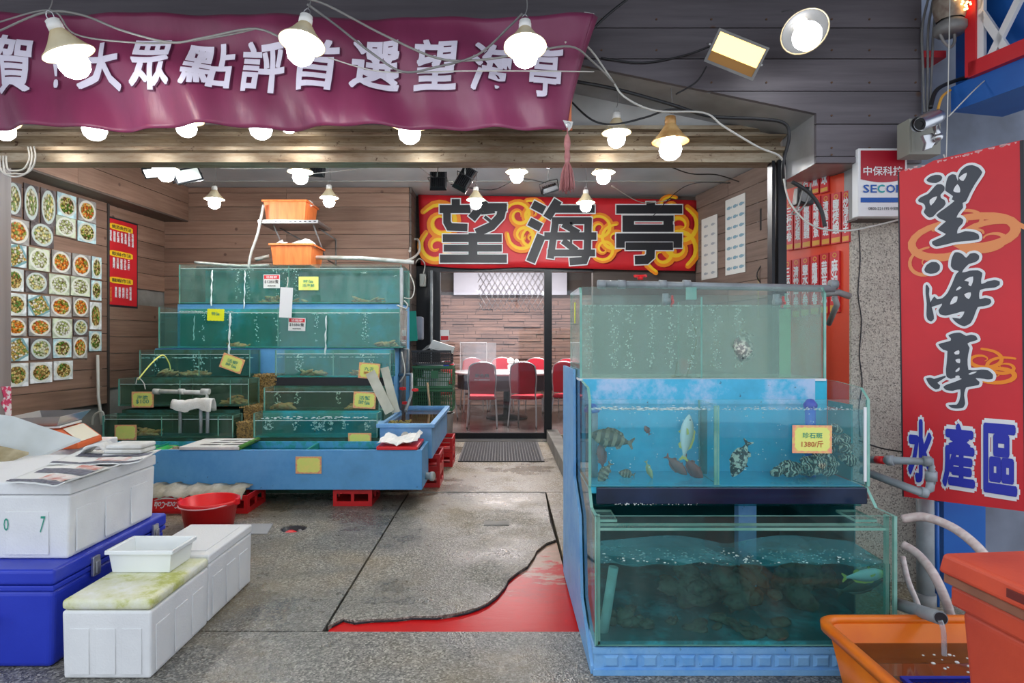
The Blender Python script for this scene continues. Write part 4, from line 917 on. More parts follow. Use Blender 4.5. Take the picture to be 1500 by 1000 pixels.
def fns(u, v):
    k = (round(u, 3), round(v, 3)); h2.setdefault(k, rr2.uniform(0, .016)); return (-2.60+.72*u+.015*math.sin(20*v), 4.44+.17*v, .142+h2[k]+.035*min(1, v*1.6)+.009*math.sin(u*30)-(.02 if v == 0 else 0))
mb.sheet(fns, 40, 6, (0, 0, -.006)); one('sacking', mb, MT['towel_d'], 'dirty white sacking spread over the red crates below the trough', 'sacking')

# ================================================================ RIGHT HAND TANK STACK
RX0, RX1 = .35, 1.475
st3 = E('ribbed_plinth', (.9, 2.31, 0), 'pale blue ribbed base under the front right tank', 'base')
mb = MB(); mb.box(RX0-.004, RX1+.01, 2.305, 3.28, .001, .10); part(st3, 'plinth', mb, MT['blue_frp_r'], world=True, bev=.006)
mb = MB(); mb.box(RX0-.008, RX1+.012, 2.298, 2.306, .082, .103); part(st3, 'top_lip', mb, MT['blue_frp_r'], world=True)
mb = MB(); mb.box(RX0-.008, RX1+.012, 2.296, 2.306, .001, .022); part(st3, 'bottom_lip', mb, MT['blue_frp_r'], world=True)
nrib = 15
for i in range(nrib):
    xa = RX0+.03+(RX1-RX0-.05)*i/nrib; mb = MB(); mb.frus((xa+.028, 0, 0), (.030, .001), (.030, .001), 0, 1)
    mb = MB(); z0_, z1_ = .030, .076; y0_ = 2.305
    vs = [(xa, y0_, z0_), (xa+.060, y0_, z0_), (xa+.060, y0_, z1_), (xa, y0_, z1_), (xa+.01, y0_-.010, z0_+.01), (xa+.05, y0_-.010, z0_+.01), (xa+.05, y0_-.010, z1_-.008), (xa+.01, y0_-.010, z1_-.008)]
    mb.add(vs, [(4, 5, 6, 7), (0, 1, 5, 4), (1, 2, 6, 5), (2, 3, 7, 6), (3, 0, 4, 7)]); part(st3, 'rib', mb, MT['blue_frp_r'], world=True, fixn=True)
# side board, profile in the yz plane
mb = MB(); mb.prism([(2.31, .001), (2.31, .03), (2.60, .17), (2.66, .50), (2.86, .62), (2.88, 1.12), (3.34, 1.12), (3.34, .001)], RX0-.016, RX0-.004, 'x'); sb_ = one('side_board', mb, MT['blue_frp_r'], 'pale blue board closing the left side of the right tanks', 'board')

T8 = E('fish_tank', (.9, 2.31, .105), 'large lowest tank of the right hand stack, dark water with rocks', 'fish tank')
z0, z1, y0, y1 = .105, .593, 2.31, 3.26; mid = 2.50
pane(T8, RX0+.004, RX1, y0, y0+.012, z0, z1)
for xs in (RX0, RX1):
    mb = MB(); mb.prism([(y0, z0), (y0, z1), (y0+.12, z1), (mid, .665), (y1, .665), (y1, z0)], xs, xs+.012, 'x', 0, 1); part(T8, 'glass_pane', mb, [MT['glass'], MT['glass_edge']], world=True)
for xs in (RX0+.012, RX1-.022):
    mb = MB(); mb.box(xs, xs+.010, y0+.012, y0+.03, z0, z1); part(T8, 'corner_strip', mb, MT['glass_edge'], world=True)
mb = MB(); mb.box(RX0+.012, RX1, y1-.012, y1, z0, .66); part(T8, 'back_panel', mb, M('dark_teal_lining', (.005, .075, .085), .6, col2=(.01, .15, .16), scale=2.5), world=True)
mb = MB(); mb.box(RX0+.012, RX1, y0+.012, y1-.012, z0, z0+.012); part(T8, 'bottom_panel', mb, board_mat('algae_aqua_floor', (.03, .42, .50), (.02, .16, .18), (.02, .06, .05), .6, 5), world=True)
mb = MB(); mb.box(RX0+.016, RX1-.004, y0+.016, y1-.014, z0+.014, .407); part(T8, 'water', mb, MT['water_k'], world=True)
mb = MB(); mb.box(RX0+.02, RX1-.012, y0+.014, y0+.075, .535, .545, 0, edge=1); part(T8, 'glass_brace', mb, [MT['glass_dirty'], MT['glass_edge']], world=True)
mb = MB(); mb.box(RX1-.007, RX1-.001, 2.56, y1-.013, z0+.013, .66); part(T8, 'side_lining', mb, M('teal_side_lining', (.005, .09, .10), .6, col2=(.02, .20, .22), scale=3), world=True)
for xa in (RX0+.014, RX1-.10):
    mb = MB(); mb.box(xa, xa+.085, y0+.08, 2.53, .548, .558, 0, edge=1); part(T8, 'glass_brace', mb, [MT['glass_dirty'], MT['glass_edge']], world=True)
mb = MB(); mb.box(1.06, 1.14, 2.75, 2.80, .12, .65); part(T8, 'blue_standpipe', mb, MT['blue_frp_r'], world=True)
mb = MB()
for i in range(420): mb.sph((RX0+.10+abs(RN.gauss(0, .16)), RN.uniform(2.44, 2.64), .60+RN.uniform(-.001, .003)), RN.uniform(.001, .003), 4, 3)
for i in range(260): mb.sph((RN.uniform(RX0+.03, RX1-.05), RN.uniform(2.33, 2.5), .408), RN.uniform(.001, .0045), 4, 3, 0, (1.4, 1, .5))
part(T8, 'bubbles', mb, MT['bubble'], world=True, kind='stuff')
mb = MB(); mb.grid(lambda u, v: (RX0+.02+(RX1-RX0-.03)*u, y0+.018+.25*v, .405+.005*math.sin(u*40+v*7)*(1-v)+.004*math.sin(u*17+2)+.03*v*abs(math.sin(u*6))), 70, 8); part(T8, 'rippled_surface', mb, glassy('rippled_surface_film', (.7, .92, .92), .10, (.12, .52, .58), .45), world=True)
mb = MB(); mb.box(RX0+.014, RX1-.002, 2.52, 2.745, .575, .583); part(T8, 'upper_water', mb, MT['water_k'], world=True)
wp = MB(); wp.tube([P(882, 938, 2.40), P(899, 830, 2.40)], .019, 14, smooth=False); wp2 = one('white_pipe', wp, MT['pvc_w'], 'whitish pipe standing upright in the left front of the lowest right tank', 'pipe')
# mid tank
T7 = E('fish_tank', (.9, 2.48, .665), 'middle tank of the right hand stack, blue water with large fish', 'fish tank')
y0, y1, z0, z1 = 2.48, 2.75, .665, 1.015
mb = MB(); mb.box(RX0+.03, RX1-.01, 2.46, 2.48, .598, .664); part(T7, 'navy_front_rail', mb, MT['navy'], world=True, bev=.004)
mb = MB(); mb.box(RX0+.012, RX1-.01, 2.49, 3.2, .635, .664); part(T7, 'bottom_panel', mb, MT['blue_back'], world=True)
pane(T7, RX0+.012, RX1, y0, y0+.010, z0, z1)
for xs in (RX0, RX1):
    mb = MB(); mb.prism([(y0, z0), (y0, z1), (y0+.05, z1+.045), (y1-.03, z1+.06), (3.1, z1+.06), (3.1, z0)], xs, xs+.011, 'x', 0, 1); part(T7, 'glass_pane', mb, [MT['glass'], MT['glass_edge']], world=True)
mb = MB(); mb.box(RX1-.014, RX1-.004, y0-.004, y0+.004, z0+.02, z1-.03); part(T7, 'silicone_strip', mb, MT['white'], world=True)
mb = MB(); mb.box(RX0+.012, RX1-.012, 2.765, 2.775, .665, 1.08); part(T7, 'back_panel', mb, MT['blue_back'], world=True)
mb = MB(); mb.box(RX0+.012, RX1-.08, 2.735, 2.752, .972, 1.082); part(T7, 'peeling_riser', mb, MT['blue_peel'], world=True)
mb = MB(); mb.box(RX0+.016, RX1-.004, y0+.014, 2.733, z0+.004, .972); part(T7, 'water', mb, MT['water_b'], world=True)
xd = PX(1051, 2.49); pane(T7, xd, xd+.008, y0+.012, 2.733, z0+.003, .99)
mb = MB(); mb.box(xd-.012, xd-.002, y0+.012, y0+.02, z0+.003, .99); part(T7, 'divider_strip', mb, MT['glass_edge'], world=True)
mb = MB(); mb.box(PX(1027, 2.7), PX(1036, 2.7), 2.70, 2.715, z0+.003, .96); part(T7, 'dark_post', mb, MT['teal_dark'], world=True)
bubbles(T7, [(RX0+.1+.09*i, 2.52+.02*(i % 3), .7) for i in range(11)], .970, 9, .003)
mb = MB()
for i in range(340):
    x_ = RN.uniform(RX0+.02, RX1-.02); mb.sph((x_, 2.50+abs(RN.gauss(0, .05)), .972+RN.uniform(-.002, .003)), RN.uniform(.002, .006)*(1 if x_ < xd else .5), 4, 3, 0, (2.0, 1, .5))
part(T7, 'surface_froth', mb, MT['foam'], world=True, kind='stuff')
for (xc, wd, m_, zz_) in ((1187, .022, 'blue_c', .985), (867, .026, 'pvc', .965)):
    r_ = E('standpipe', (PX(xc, 2.66), 2.66, .667), 'royal blue standpipe with a slotted cap at the right of the middle tank' if m_ == 'blue_c' else 'grey standpipe with blue collar at the left end of the middle tank', 'pipe')
    mb = MB(); mb.cyl((0, 0, 0), (0, 0, zz_-.667), wd, n=18); part(r_, 'pipe', mb, MT[m_] if m_ != 'blue_c' else M('bright_blue_pipe', (.01, .12, .62), .35))
    mb = MB(); mb.lathe([(wd*1.02, zz_-.69), (wd*1.3, zz_-.685), (wd*1.25, zz_-.672), (wd*.6, zz_-.652), (.001, zz_-.650)], 16); part(r_, 'cap', mb, MT['blue_c'] if m_ == 'blue_c' else MT['wall_blue'])
card('pink bordered green price card on the middle right tank, hand lettered 1380', (1189.5, 643), 2.474, cw(58, 2.47), cw(41, 2.47), 'card_y', 'card_p', 0.01, [('珍石斑', 'ink_g', .14, .2, .5), ('1380/斤', 'ink_r', -.17, .24, .55)])
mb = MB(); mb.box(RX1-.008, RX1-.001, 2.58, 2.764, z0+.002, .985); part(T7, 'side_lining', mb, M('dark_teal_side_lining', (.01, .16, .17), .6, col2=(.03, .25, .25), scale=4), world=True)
# top tank
T6 = E('fish_tank', (.9, 2.75, 1.085), 'top tank of the right hand stack, pale green misted glass under a grey pipe', 'fish tank')
y0, y1, z0, z1 = 2.755, 3.14, 1.085, 1.495
pane(T6, RX0+.010, RX1-.03, y0, y0+.010, z0, z1, 'glass_dirty')
for xs in (RX0, RX1-.03):
    mb = MB(); mb.prism([(y0, z0), (y0, z1-.03), (y0+.03, z1), (y1, z1), (y1, z0)], xs, xs+.010, 'x', 0, 1); part(T6, 'glass_pane', mb, [MT['glass_dirty'], MT['glass_edge']], world=True)
pane(T6, RX0+.010, RX1-.03, y1-.01, y1, z0, z1-.01, 'glass_dirty')
mb = MB(); mb.box(RX0-.0, RX1-.02, y0, y1, z0-.012, z0-.001); part(T6, 'bottom_panel', mb, MT['white'], world=True)
mb = MB(); mb.box(RX0+.014, RX1-.034, y0+.014, y1-.014, z0+.003, 1.415); part(T6, 'water', mb, MT['water_g'], world=True)
xd2 = PX(1027, 2.76); pane(T6, xd2, xd2+.008, y0+.011, y1-.012, z0, 1.45)
mb = MB(); mb.box(xd2-.06, xd2-.012, y0+.03, y0+.035, 1.44, z1); part(T6, 'glass_brace', mb, MT['glass_edge'], world=True)
mb = MB(); mb.box(RX1-.10, RX1-.045, y1-.10, y1-.095, z0+.003, 1.41); part(T6, 'green_strip', mb, M('pale_green_strip', (.30, .62, .36), .5), world=True)
bubbles(T6, [(RX0+.06+.095*i+RN.uniform(-.02, .02), y0+.05, z0+.04) for i in range(8)], 1.413, 60, .0048)
mb = MB(); mb.tube([P(1014, 470, 2.82), P(1020, 500, 2.82), P(1006, 550, 2.82)], .003, 6); mb.tube([P(992, 530, 2.82), P(988, 553, 2.82)], .002, 6)
for i in range(24): mb.sph(P(RN.uniform(985, 1012), 552, 2.84), RN.uniform(.004, .01), 6, 4)
part(T6, 'weed', mb, MT['algae'], world=True, kind='stuff')
mb = MB(); mb.box(-.008, .008, -.0008, .0008, -.05, .05); yt = E('yellow_sticker', (RX0-.002, 2.93, PZ(458, 2.93)), 'narrow yellow sticker on the left side glass of the top right tank', 'sticker', math.pi/2); part(yt, 'sticker', mb, MT['card_n'])
# supporting frame behind the top tank
mb = MB(); mb.box(RX0+.02, RX1-.04, 2.79, 3.2, .66, .70); 
sh = E('support_frame', (.9, 2.8, .67), 'pale blue frame under the top right tank', 'frame')
for (xa, ya) in ((RX0+.02, 3.05), (RX1-.09, 3.05), (RX0+.02, 2.80), (RX1-.09, 2.80)):
    mb = MB(); mb.box(xa, xa+.05, ya, ya+.05, .665, 1.07); part(sh, 'post', mb, MT['blue_frp_r'], world=True)

# ---- PVC manifold over the top tank
pv = E('pvc_manifold', (.9, 2.80, 1.50), 'grey pipe with red taps lying along the top of the right hand tanks', 'pipework')
zc = 1.512; ym = 2.82
mb = MB(); mb.cyl((PX(875, ym), ym, zc+.003), (PX(1222, ym), ym, zc-.02), .0165, n=14); part(pv, 'main_pipe', mb, MT['pvc'], world=True)
for xx in (876, 905, 965, 1000, 1215):
    mb = MB(); mb.cyl((PX(xx, ym), ym, zc), (PX(xx+11, ym), ym, zc-.001), .0205, n=14); part(pv, 'coupling', mb, MT['pvc'], world=True)
mb = MB(); mb.tube([P(1205, 431, 2.83), P(1228, 428, 2.83), P(1245, 434, 2.83)], .015, 12, smooth=False); mb.tube([P(1222, 434, 2.83), P(1226, 446, 2.83), P(1214, 474, 2.95)], .013, 12, smooth=False); part(pv, 'elbow', mb, MT['pvc_d'], world=True)
def tap(cx, cy, ax='x'):
    c = P(cx, cy, ym-.02); r_ = part(pv, 'tap', MB().cyl(c+Vector((0, 0, .035)), c+Vector((0, 0, -.02)), .014, n=12).cyl(c+Vector((-.012, 0, 0)), c+Vector((.02, 0, 0)), .016, n=12), MT['pvc'], world=True)
    mb = MB()
    h = c+Vector((.026, -.004, 0)); mb.cyl(h, h+Vector((.008, 0, 0)), .012, n=12)
    for k in range(4):
        a_ = k*math.pi/2+.3; mb.box(-.003, .005, -.006, .006, .0, .026, M=Matrix.Translation(h) @ Matrix.Rotation(a_, 4, 'X'))
    o = bpy.data.objects.new('red_handle', mb.mesh('red_handle', MT['red_p'], wloc(pv))); COL.objects.link(o); o.parent = r_
tap(975, 441); tap(1137, 442)
c = P(938, 408, ym); mb = MB(); mb.cyl(c+Vector((0, 0, -.005)), c+Vector((0, 0, .012)), .013, n=12)
for k in range(4): mb.box(.004, .035, -.006, .006, .008, .016, M=Matrix.Translation(c) @ Matrix.Rotation(k*math.pi/2+.5, 4, 'Z'))
part(pv, 'red_handle', mb, MT['red_p'], world=True)

# ---- rocks and molluscs in the right tanks
def cluster(name, label, cat, c, n, r, sx, sz, mat, flat=.7):
    mb = MB(); rr = random.Random(n*7+int(c[0]*100))
    for i in range(n):
        p = Vector((c[0]+rr.gauss(0, sx*.4), c[1]+rr.gauss(0, .045), c[2]+abs(rr.gauss(0, sz*.45))))
        b0 = len(mb.v); mb.sph(p, r*rr.uniform(.6, 1.25), 9, 7, 0, (1.2, 1, flat), Matrix.Rotation(rr.uniform(-.6, .6), 3, 'Y'))
        for k in range(b0, len(mb.v)):
            v = Vector(mb.v[k]); mb.v[k] = tuple(v+(v-p)*rr.uniform(-.18, .18))
    return one(name, mb, MT[mat], label, cat)
MT['rock'] = board_mat('mottled_rock', (.03, .03, .025), (.11, .10, .07), (.34, .31, .24), .8, 34)
m, t, b = nt('striped_shell'); v = coords(t, (1, 1, 1)); wv = t.nodes.new('ShaderNodeTexWave'); wv.inputs['Scale'].default_value = 22; wv.inputs['Distortion'].default_value = 14; wv.inputs['Detail'].default_value = 3; t.links.new(v, wv.inputs['Vector'])
r = ramp(t, wv.outputs['Fac'], [(.0, (.02, .025, .02)), (.62, (.05, .05, .035)), (.8, (.55, .50, .36))]); t.links.new(r.outputs[0], b.inputs['Base Color']); b.inputs['Roughness'].default_value = .5; MT['striped'] = m
cluster('abalone_cluster', 'dark heap of striped abalone at the foot of the blue standpipe', 'shellfish', (PX(1190, 2.58), 2.58, .70), 18, .028, .20, .06, 'striped')
cluster('abalone_cluster', 'dark striped abalone clinging to the right glass of the middle tank', 'shellfish', (PX(1215, 2.60), 2.62, .76), 14, .026, .10, .10, 'striped')
cluster('rock', 'mottled rock in the front left corner of the lowest right tank', 'rock', (PX(915, 2.45), 2.45, .13), 12, .028, .12, .05, 'rock')
cluster('rock', 'wide flat brown rock on the bottom at the centre of the lowest right tank', 'rock', (PX(1060, 2.45), 2.42, .115), 20, .030, .32, .02, 'rock', .45)
cluster('rock', 'tall mottled rock rising in the middle of the lowest right tank', 'rock', (PX(1040, 2.6), 2.62, .16), 34, .045, .24, .14, 'rock')
cluster('rock', 'upright dark coral lump right of centre in the lowest right tank', 'rock', (PX(1098, 2.7), 2.70, .20), 18, .032, .07, .09, 'rock')
cluster('rock', 'dark rock slope at the right of the lowest right tank', 'rock', (PX(1180, 2.7), 2.72, .16), 26, .05, .26, .20, 'rock')

# ---- fish
def fishmat(name, top, belly, kind=0, mark=(.02, .02, .02)):
    m, t, b = nt(name); c = t.nodes.new('ShaderNodeTexCoord'); s = t.nodes.new('ShaderNodeSeparateXYZ'); t.links.new(c.outputs['Generated'], s.inputs[0])
    r = ramp(t, s.outputs[2], [(.25, belly), (.55, tuple((x+y)/2 for x, y in zip(top, belly))), (.8, top)]); col = r.outputs[0]
    if kind == 1:
        w_ = t.nodes.new('ShaderNodeTexWave'); w_.inputs['Scale'].default_value = 1.6; w_.inputs['Distortion'].default_value = 2; t.links.new(c.outputs['Generated'], w_.inputs['Vector'])
        k = ramp(t, w_.outputs['Fac'], [(.35, (0, 0, 0)), (.6, (1, 1, 1))]); col = mixc(t, k.outputs[0], col, mark)
    if kind == 2:
        n_ = noise(t, coords(t), 45, 3, .6); k = ramp(t, n_, [(.46, (0, 0, 0)), (.52, (1, 1, 1))]); col = mixc(t, k.outputs[0], col, mark)
    if kind == 3:
        k = ramp(t, s.outputs[0], [(.10, (1, 1, 1)), (.30, (0, 0, 0))]); col = mixc(t, k.outputs[0], col, mark)
    t.links.new(col, b.inputs['Base Color']); b.inputs['Roughness'].default_value = .3; return m
def fish(label, cx, cy, Z, L, deep, mat, ang=0, flip=1, yaw=0, fin=None, deepz=None):
    """nose to the local -x; ang in degrees in the picture plane"""
    Lm_ = L*Z/F; r_ = E('fish', P(cx, cy, Z), label, 'fish', rot=(0, math.radians(ang), yaw)); h = Lm_*deep
    prof = [(0, .02), (.03, .22), (.08, .42), (.16, .68), (.26, .90), (.38, 1.0), (.52, .93), (.66, .70), (.78, .42), (.86, .24), (.92, .20)]
    mb = MB(); n = 12; vs = []
    for t, q in prof:
        for i in range(n):
            a_ = 2*math.pi*i/n; x = (t-.5)*Lm_; vs.append((x*flip, math.cos(a_)*q*h*.24, math.sin(a_)*q*h*.5+(.02*h)))
    m_ = len(prof); fs = [(k*n+i, k*n+(i+1) % n, (k+1)*n+(i+1) % n, (k+1)*n+i) for k in range(m_-1) for i in range(n)]+[tuple(range(n))[::-1], tuple(range((m_-1)*n, m_*n))]
    mb.add(vs, fs, 0, True); part(r_, 'body', mb, mat)
    fm = fin or mat
    def fn_(poly, nm, th=.0012, y=0):
        mb = MB(); mb.prism([((x-.5)*Lm_*flip, z*h) for x, z in poly], y-th, y+th, 'y'); part(r_, nm, mb, fm)
    fn_([(.88, .08), (1.0, .36), (1.02, .30), (.97, .0), (1.02, -.28), (1.0, -.34), (.88, -.06)], 'tail_fin')
    fn_([(.28, .42), (.36, .62), (.44, .60), (.52, .62), (.60, .56), (.72, .46), (.78, .24), (.60, .36), (.44, .44)], 'dorsal_fin')
    fn_([(.60, -.34), (.66, -.50), (.74, -.40), (.76, -.20)], 'anal_fin')
    fn_([(.34, -.40), (.40, -.62), (.44, -.40)], 'pelvic_fin')
    for sg in (-1, 1):
        mb = MB(); x0_ = (.28-.5)*Lm_*flip; x1_ = (.42-.5)*Lm_*flip
        mb.add([(x0_, sg*h*.2, 0), (x1_, sg*h*.30, .10*h), (x1_*1.0+.02*Lm_*flip, sg*h*.32, -.08*h), (x0_+.02*Lm_*flip, sg*h*.21, -.12*h)], [(0, 1, 2, 3)]); part(r_, 'pectoral_fin', mb, fm)
        mb = MB(); mb.sph(((.12-.5)*Lm_*flip, sg*h*.125, .10*h), h*.055, 8, 6); part(r_, 'eye', mb, MT['ink'])
    return r_
fm_gr = fishmat('brown_banded_fish', (.24, .15, .08), (.42, .32, .20), 1, (.12, .075, .04))
fm_si = fishmat('silver_fish', (.42, .46, .36), (.86, .88, .84)); fm_yf = M('yellow_fin', (.62, .55, .12), .4)
fm_rd = fishmat('dusky_red_fish', (.16, .05, .05), (.30, .09, .07)); fm_sp = fishmat('spotted_fish', (.60, .54, .40), (.68, .62, .48), 2, (.025, .022, .02))
fm_yh = fishmat('yellow_headed_fish', (.40, .48, .48), (.74, .78, .74), 3, (.55, .48, .08)); fm_dk = fishmat('dark_fish', (.04, .05, .045), (.13, .15, .13))
fish('large brown banded grouper at the left of the middle right tank', 896, 643, 2.56, 66, .40, fm_gr, 13, yaw=.1)
fish('silver fish hanging head up in the centre of the middle right tank', 1005, 640, 2.56, 68, .30, fm_si, 97, fin=fm_yf)
fish('black and cream spotted fish head down right of the divider', 1085, 672, 2.56, 58, .42, fm_sp, -66)
fish('dusky red fish below and left of the silver fish', 991, 681, 2.62, 42, .36, fm_rd, 222)
fish('dusky red fish below and right of the silver fish', 1016, 686, 2.64, 46, .36, fm_rd, 232)
fish('reddish fish upright at the left end of the middle right tank, by the grey standpipe', 881, 668, 2.60, 40, .34, fm_rd, 84)
fish('brown fish low in the left corner of the middle right tank', 886, 693, 2.58, 36, .40, fm_gr, -60)
fish('tiny dark fish beneath the water line left of the silver fish', 948, 630, 2.66, 15, .5, fm_rd, 60)
fish('small yellowish fish diving near the bottom of the middle right tank', 951, 688, 2.60, 28, .28, fishmat('yellowish_fish', (.30, .28, .10), (.50, .48, .20)), -110)
fish('small brown fish near the bottom between the corner and the diving fish', 918, 694, 2.64, 24, .5, fm_gr, 10)
fish('pale mottled flatfish facing the glass in the top right tank', 1091, 509, 2.79, 46, .85, fishmat('pale_mottled_fish', (.75, .75, .62), (.80, .78, .66), 2, (.25, .25, .22)), -70, yaw=.5)
fish('silver fish with yellow head at the right of the lowest tank, upper of the pair', 1267, 842, 2.38, 66, .30, fm_yh, 174, fin=fm_yf)
fish('dark fish swimming just under the yellow headed fish', 1262, 856, 2.44, 76, .28, fm_dk, 162)
# ================================================================ SIGNS AND BANNERS
def swirl(mb, cx, cz, r0, y, mi, turns=1.5, w=.03, a0=0, d=1, sq=1.0):
    n = 16; pts = []; ws = []
    for i in range(n):
        f = i/(n-1); a_ = a0+d*turns*2*math.pi*f; r = r0*(1-.85*f); pts.append((cx+r*math.cos(a_), cz+r*sq*math.sin(a_))); ws.append(w*(.25+.75*math.sin(math.pi*min(1, .15+f*.95))))
    stroke(mb, pts, ws, y, mi, sub=2)
# ---- back banner
ZB = 7.66
bb = E('back_banner', P(817, 395, ZB), 'red banner with black outlined characters and orange clouds above the glass door', 'banner'); c0 = wloc(bb)
tl, tr_, bl, br = P(613, 285, ZB), P(1022, 293, ZB), P(617, 388, ZB), P(1018, 397, ZB)
def bpos(u, v):
    a = tl.lerp(tr_, u); b_ = bl.lerp(br, u); p = b_.lerp(a, v); sag = -.05*math.sin(math.pi*min(1, u/.35))*(1-v) if u < .35 else 0
    return Vector((p.x, p.y-.012*math.sin(u*14+v*3)-.02*(1-v)*max(0, 1-u*8), p.z+sag*.6))
mb = MB(); mb.sheet(bpos, 48, 10, (0, .006, 0)); part(bb, 'cloth', mb, MT['red_s'], world=True)
mp = MB(); yb = ZB-.030
def kb(x, y): return PX(580+x/5, ZB), PZ(230+y/5, ZB)       # coordinates read off a 5x enlargement
def kc(x, y): return PX(800+x/3.3333, ZB), PZ(230+y/3.3333, ZB)
for (x, y, r, a0, d, cm) in ((330, 480, 150, 2.6, -1, kb), (300, 660, 130, 2.2, 1, kb), (900, 430, 110, 2.8, -1, kb), (930, 580, 120, 3.0, 1, kb), (1000, 420, 110, 2.0, -1, kb), (990, 600, 90, 1.0, 1, kb),
                     (260, 350, 70, 2.5, -1, kc), (330, 400, 75, 1.4, 1, kc), (280, 450, 65, 3.4, 1, kc), (560, 480, 90, 4.4, -1, kc), (640, 440, 105, 5.2, 1, kc), (650, 340, 100, 1.2, -1, kc), (600, 250, 60, 1.0, 1, kc)):
    X_, Z_ = cm(x, y); s_ = ZB/F/(5 if cm is kb else 3.3333); swirl(mp, X_, Z_, r*s_, yb, 0, 1.5, r*s_*.46, a0, d); swirl(mp, X_, Z_, r*s_*.92, yb-.001, 1, 1.4, r*s_*.22, a0, d)
part(bb, 'cloud_print', mp, [MT['orange_s'], MT['yellow_s']], world=True, fixn=False, kind='stuff')
wang = [([(440, 312), (440, 385)], 60), ([(322, 385), (548, 385)], 60), ([(375, 385), (376, 480), (395, 515), (525, 520)], 55), ([(655, 325), (600, 400), (555, 455)], 62), ([(590, 372), (812, 372)], 60),
        ([(785, 350), (765, 440), (700, 510), (590, 560)], 62), ([(625, 415), (725, 405)], 22), ([(650, 440), (700, 480)], 22), ([(345, 597), (775, 597)], 56), ([(352, 670), (775, 670)], 50), ([(325, 746), (812, 746)], 60), ([(565, 560), (565, 760)], 64)]
hai = [([(1000, 350), (1085, 395)], 62), ([(975, 475), (1060, 520)], 62), ([(1065, 575), (985, 770)], 66), ([(1185, 322), (1105, 450)], 62), ([(1150, 385), (1452, 385)], 56), ([(1140, 470), (1428, 470)], 50), ([(1170, 450), (1130, 745)], 50), ([(1085, 582), (1465, 582)], 54),
       ([(1405, 450), (1398, 700), (1375, 760), (1270, 768)], 54), ([(1110, 705), (1455, 705)], 50), ([(1220, 495), (1335, 560)], 46), ([(1220, 615), (1320, 690)], 46), ([(1280, 480), (1280, 700)], 16)]
ting = [([(507, 222), (507, 262)], 42), ([(340, 258), (660, 258)], 42), ([(370, 302), (618, 302)], 28), ([(370, 350), (618, 350)], 36), ([(398, 290), (398, 365)], 56), ([(592, 290), (592, 365)], 46), ([(340, 395), (660, 395)], 40), ([(360, 380), (360, 445)], 42), ([(638, 380), (638, 445)], 42), ([(385, 437), (615, 437)], 38), ([(508, 430), (505, 485), (485, 503), (430, 505)], 42)]
for nm, chars, cm, sc_ in (('character', wang, kb, 5), ('character', hai, kb, 5), ('character', ting, kc, 3.3333)):
    mb = MB(); s_ = ZB/F/sc_
    for pts, w_ in chars:
        q = [cm(*p) for p in pts]; stroke(mb, q, w_*s_, yb-.004, 1, round_=False, grow=.014); stroke(mb, q, w_*s_, yb-.008, 0, round_=False)
    part(bb, nm, mb, [MT['ink'], MT['white']], world=True, fixn=False, kind='stuff')

# ---- purple congratulation banner across the front
ZP = 2.90
pb = E('maroon_banner', P(420, 187, ZP), 'long maroon cloth banner with white brush characters hung across the shop front', 'banner')
def pfold(x, z):
    t = (2.99-z)/.65
    return .030*math.sin(x*9+1.5*math.sin(z*5))*(.25+.75*t)+.018*math.sin(x*23+z*8)*t+.012*math.sin(z*26+x*3)*(1-t)+.01*math.sin(x*4+z*17)
def ppos(u, v):
    xr = PX(833+34*max(0, v)**1.5, ZP); x = -2.95+(xr+2.95)*u; zt_ = PZ(14+24*u-14*u*u, ZP); zb_ = PZ(187+2*math.sin(u*23)+2*math.sin(u*9), ZP)
    z = zb_+(zt_-zb_)*v; return Vector((x, ZP+pfold(x, z), z))
mb = MB(); mb.sheet(ppos, 160, 28, (0, .006, 0)); part(pb, 'cloth', mb, MT['purple'], world=True)
mb = MB(); mb.sheet(lambda u, v: ppos(.993, v*.68)+Vector((.0+.045*u*(1-v), .02-.012*u, 0)), 4, 14, (0, .003, 0)); part(pb, 'orange_lining', mb, M('orange_lining', (.62, .17, .07), .6), world=True)
mb = MB(); mb.sheet(lambda u, v: ppos(1, v)+Vector((.03*u*v, .035*u, 0)), 3, 14, (0, .003, 0)); part(pb, 'side_fold', mb, MT['purple'], world=True)
for (px, py) in ((862, 26), (831, 184)):
    q = P(px, py, ZP); mb = MB(); mb.prism([(q.x-.022, q.z+.022), (q.x+.026, q.z+.014), (q.x+.02, q.z-.012), (q.x+.004, q.z-.030)], ZP-.012, ZP-.006, 'y'); part(pb, 'corner_patch', mb, MT['white_panel'], world=True)
    mb = MB(); mb.lathe([(.005, 0), (.010, .001), (.011, 0)], 14, M=Matrix.Translation((q.x+.004, ZP-.013, q.z)) @ Matrix.Rotation(math.pi/2, 4, 'X')); part(pb, 'eyelet', mb, MT['steel'], world=True)
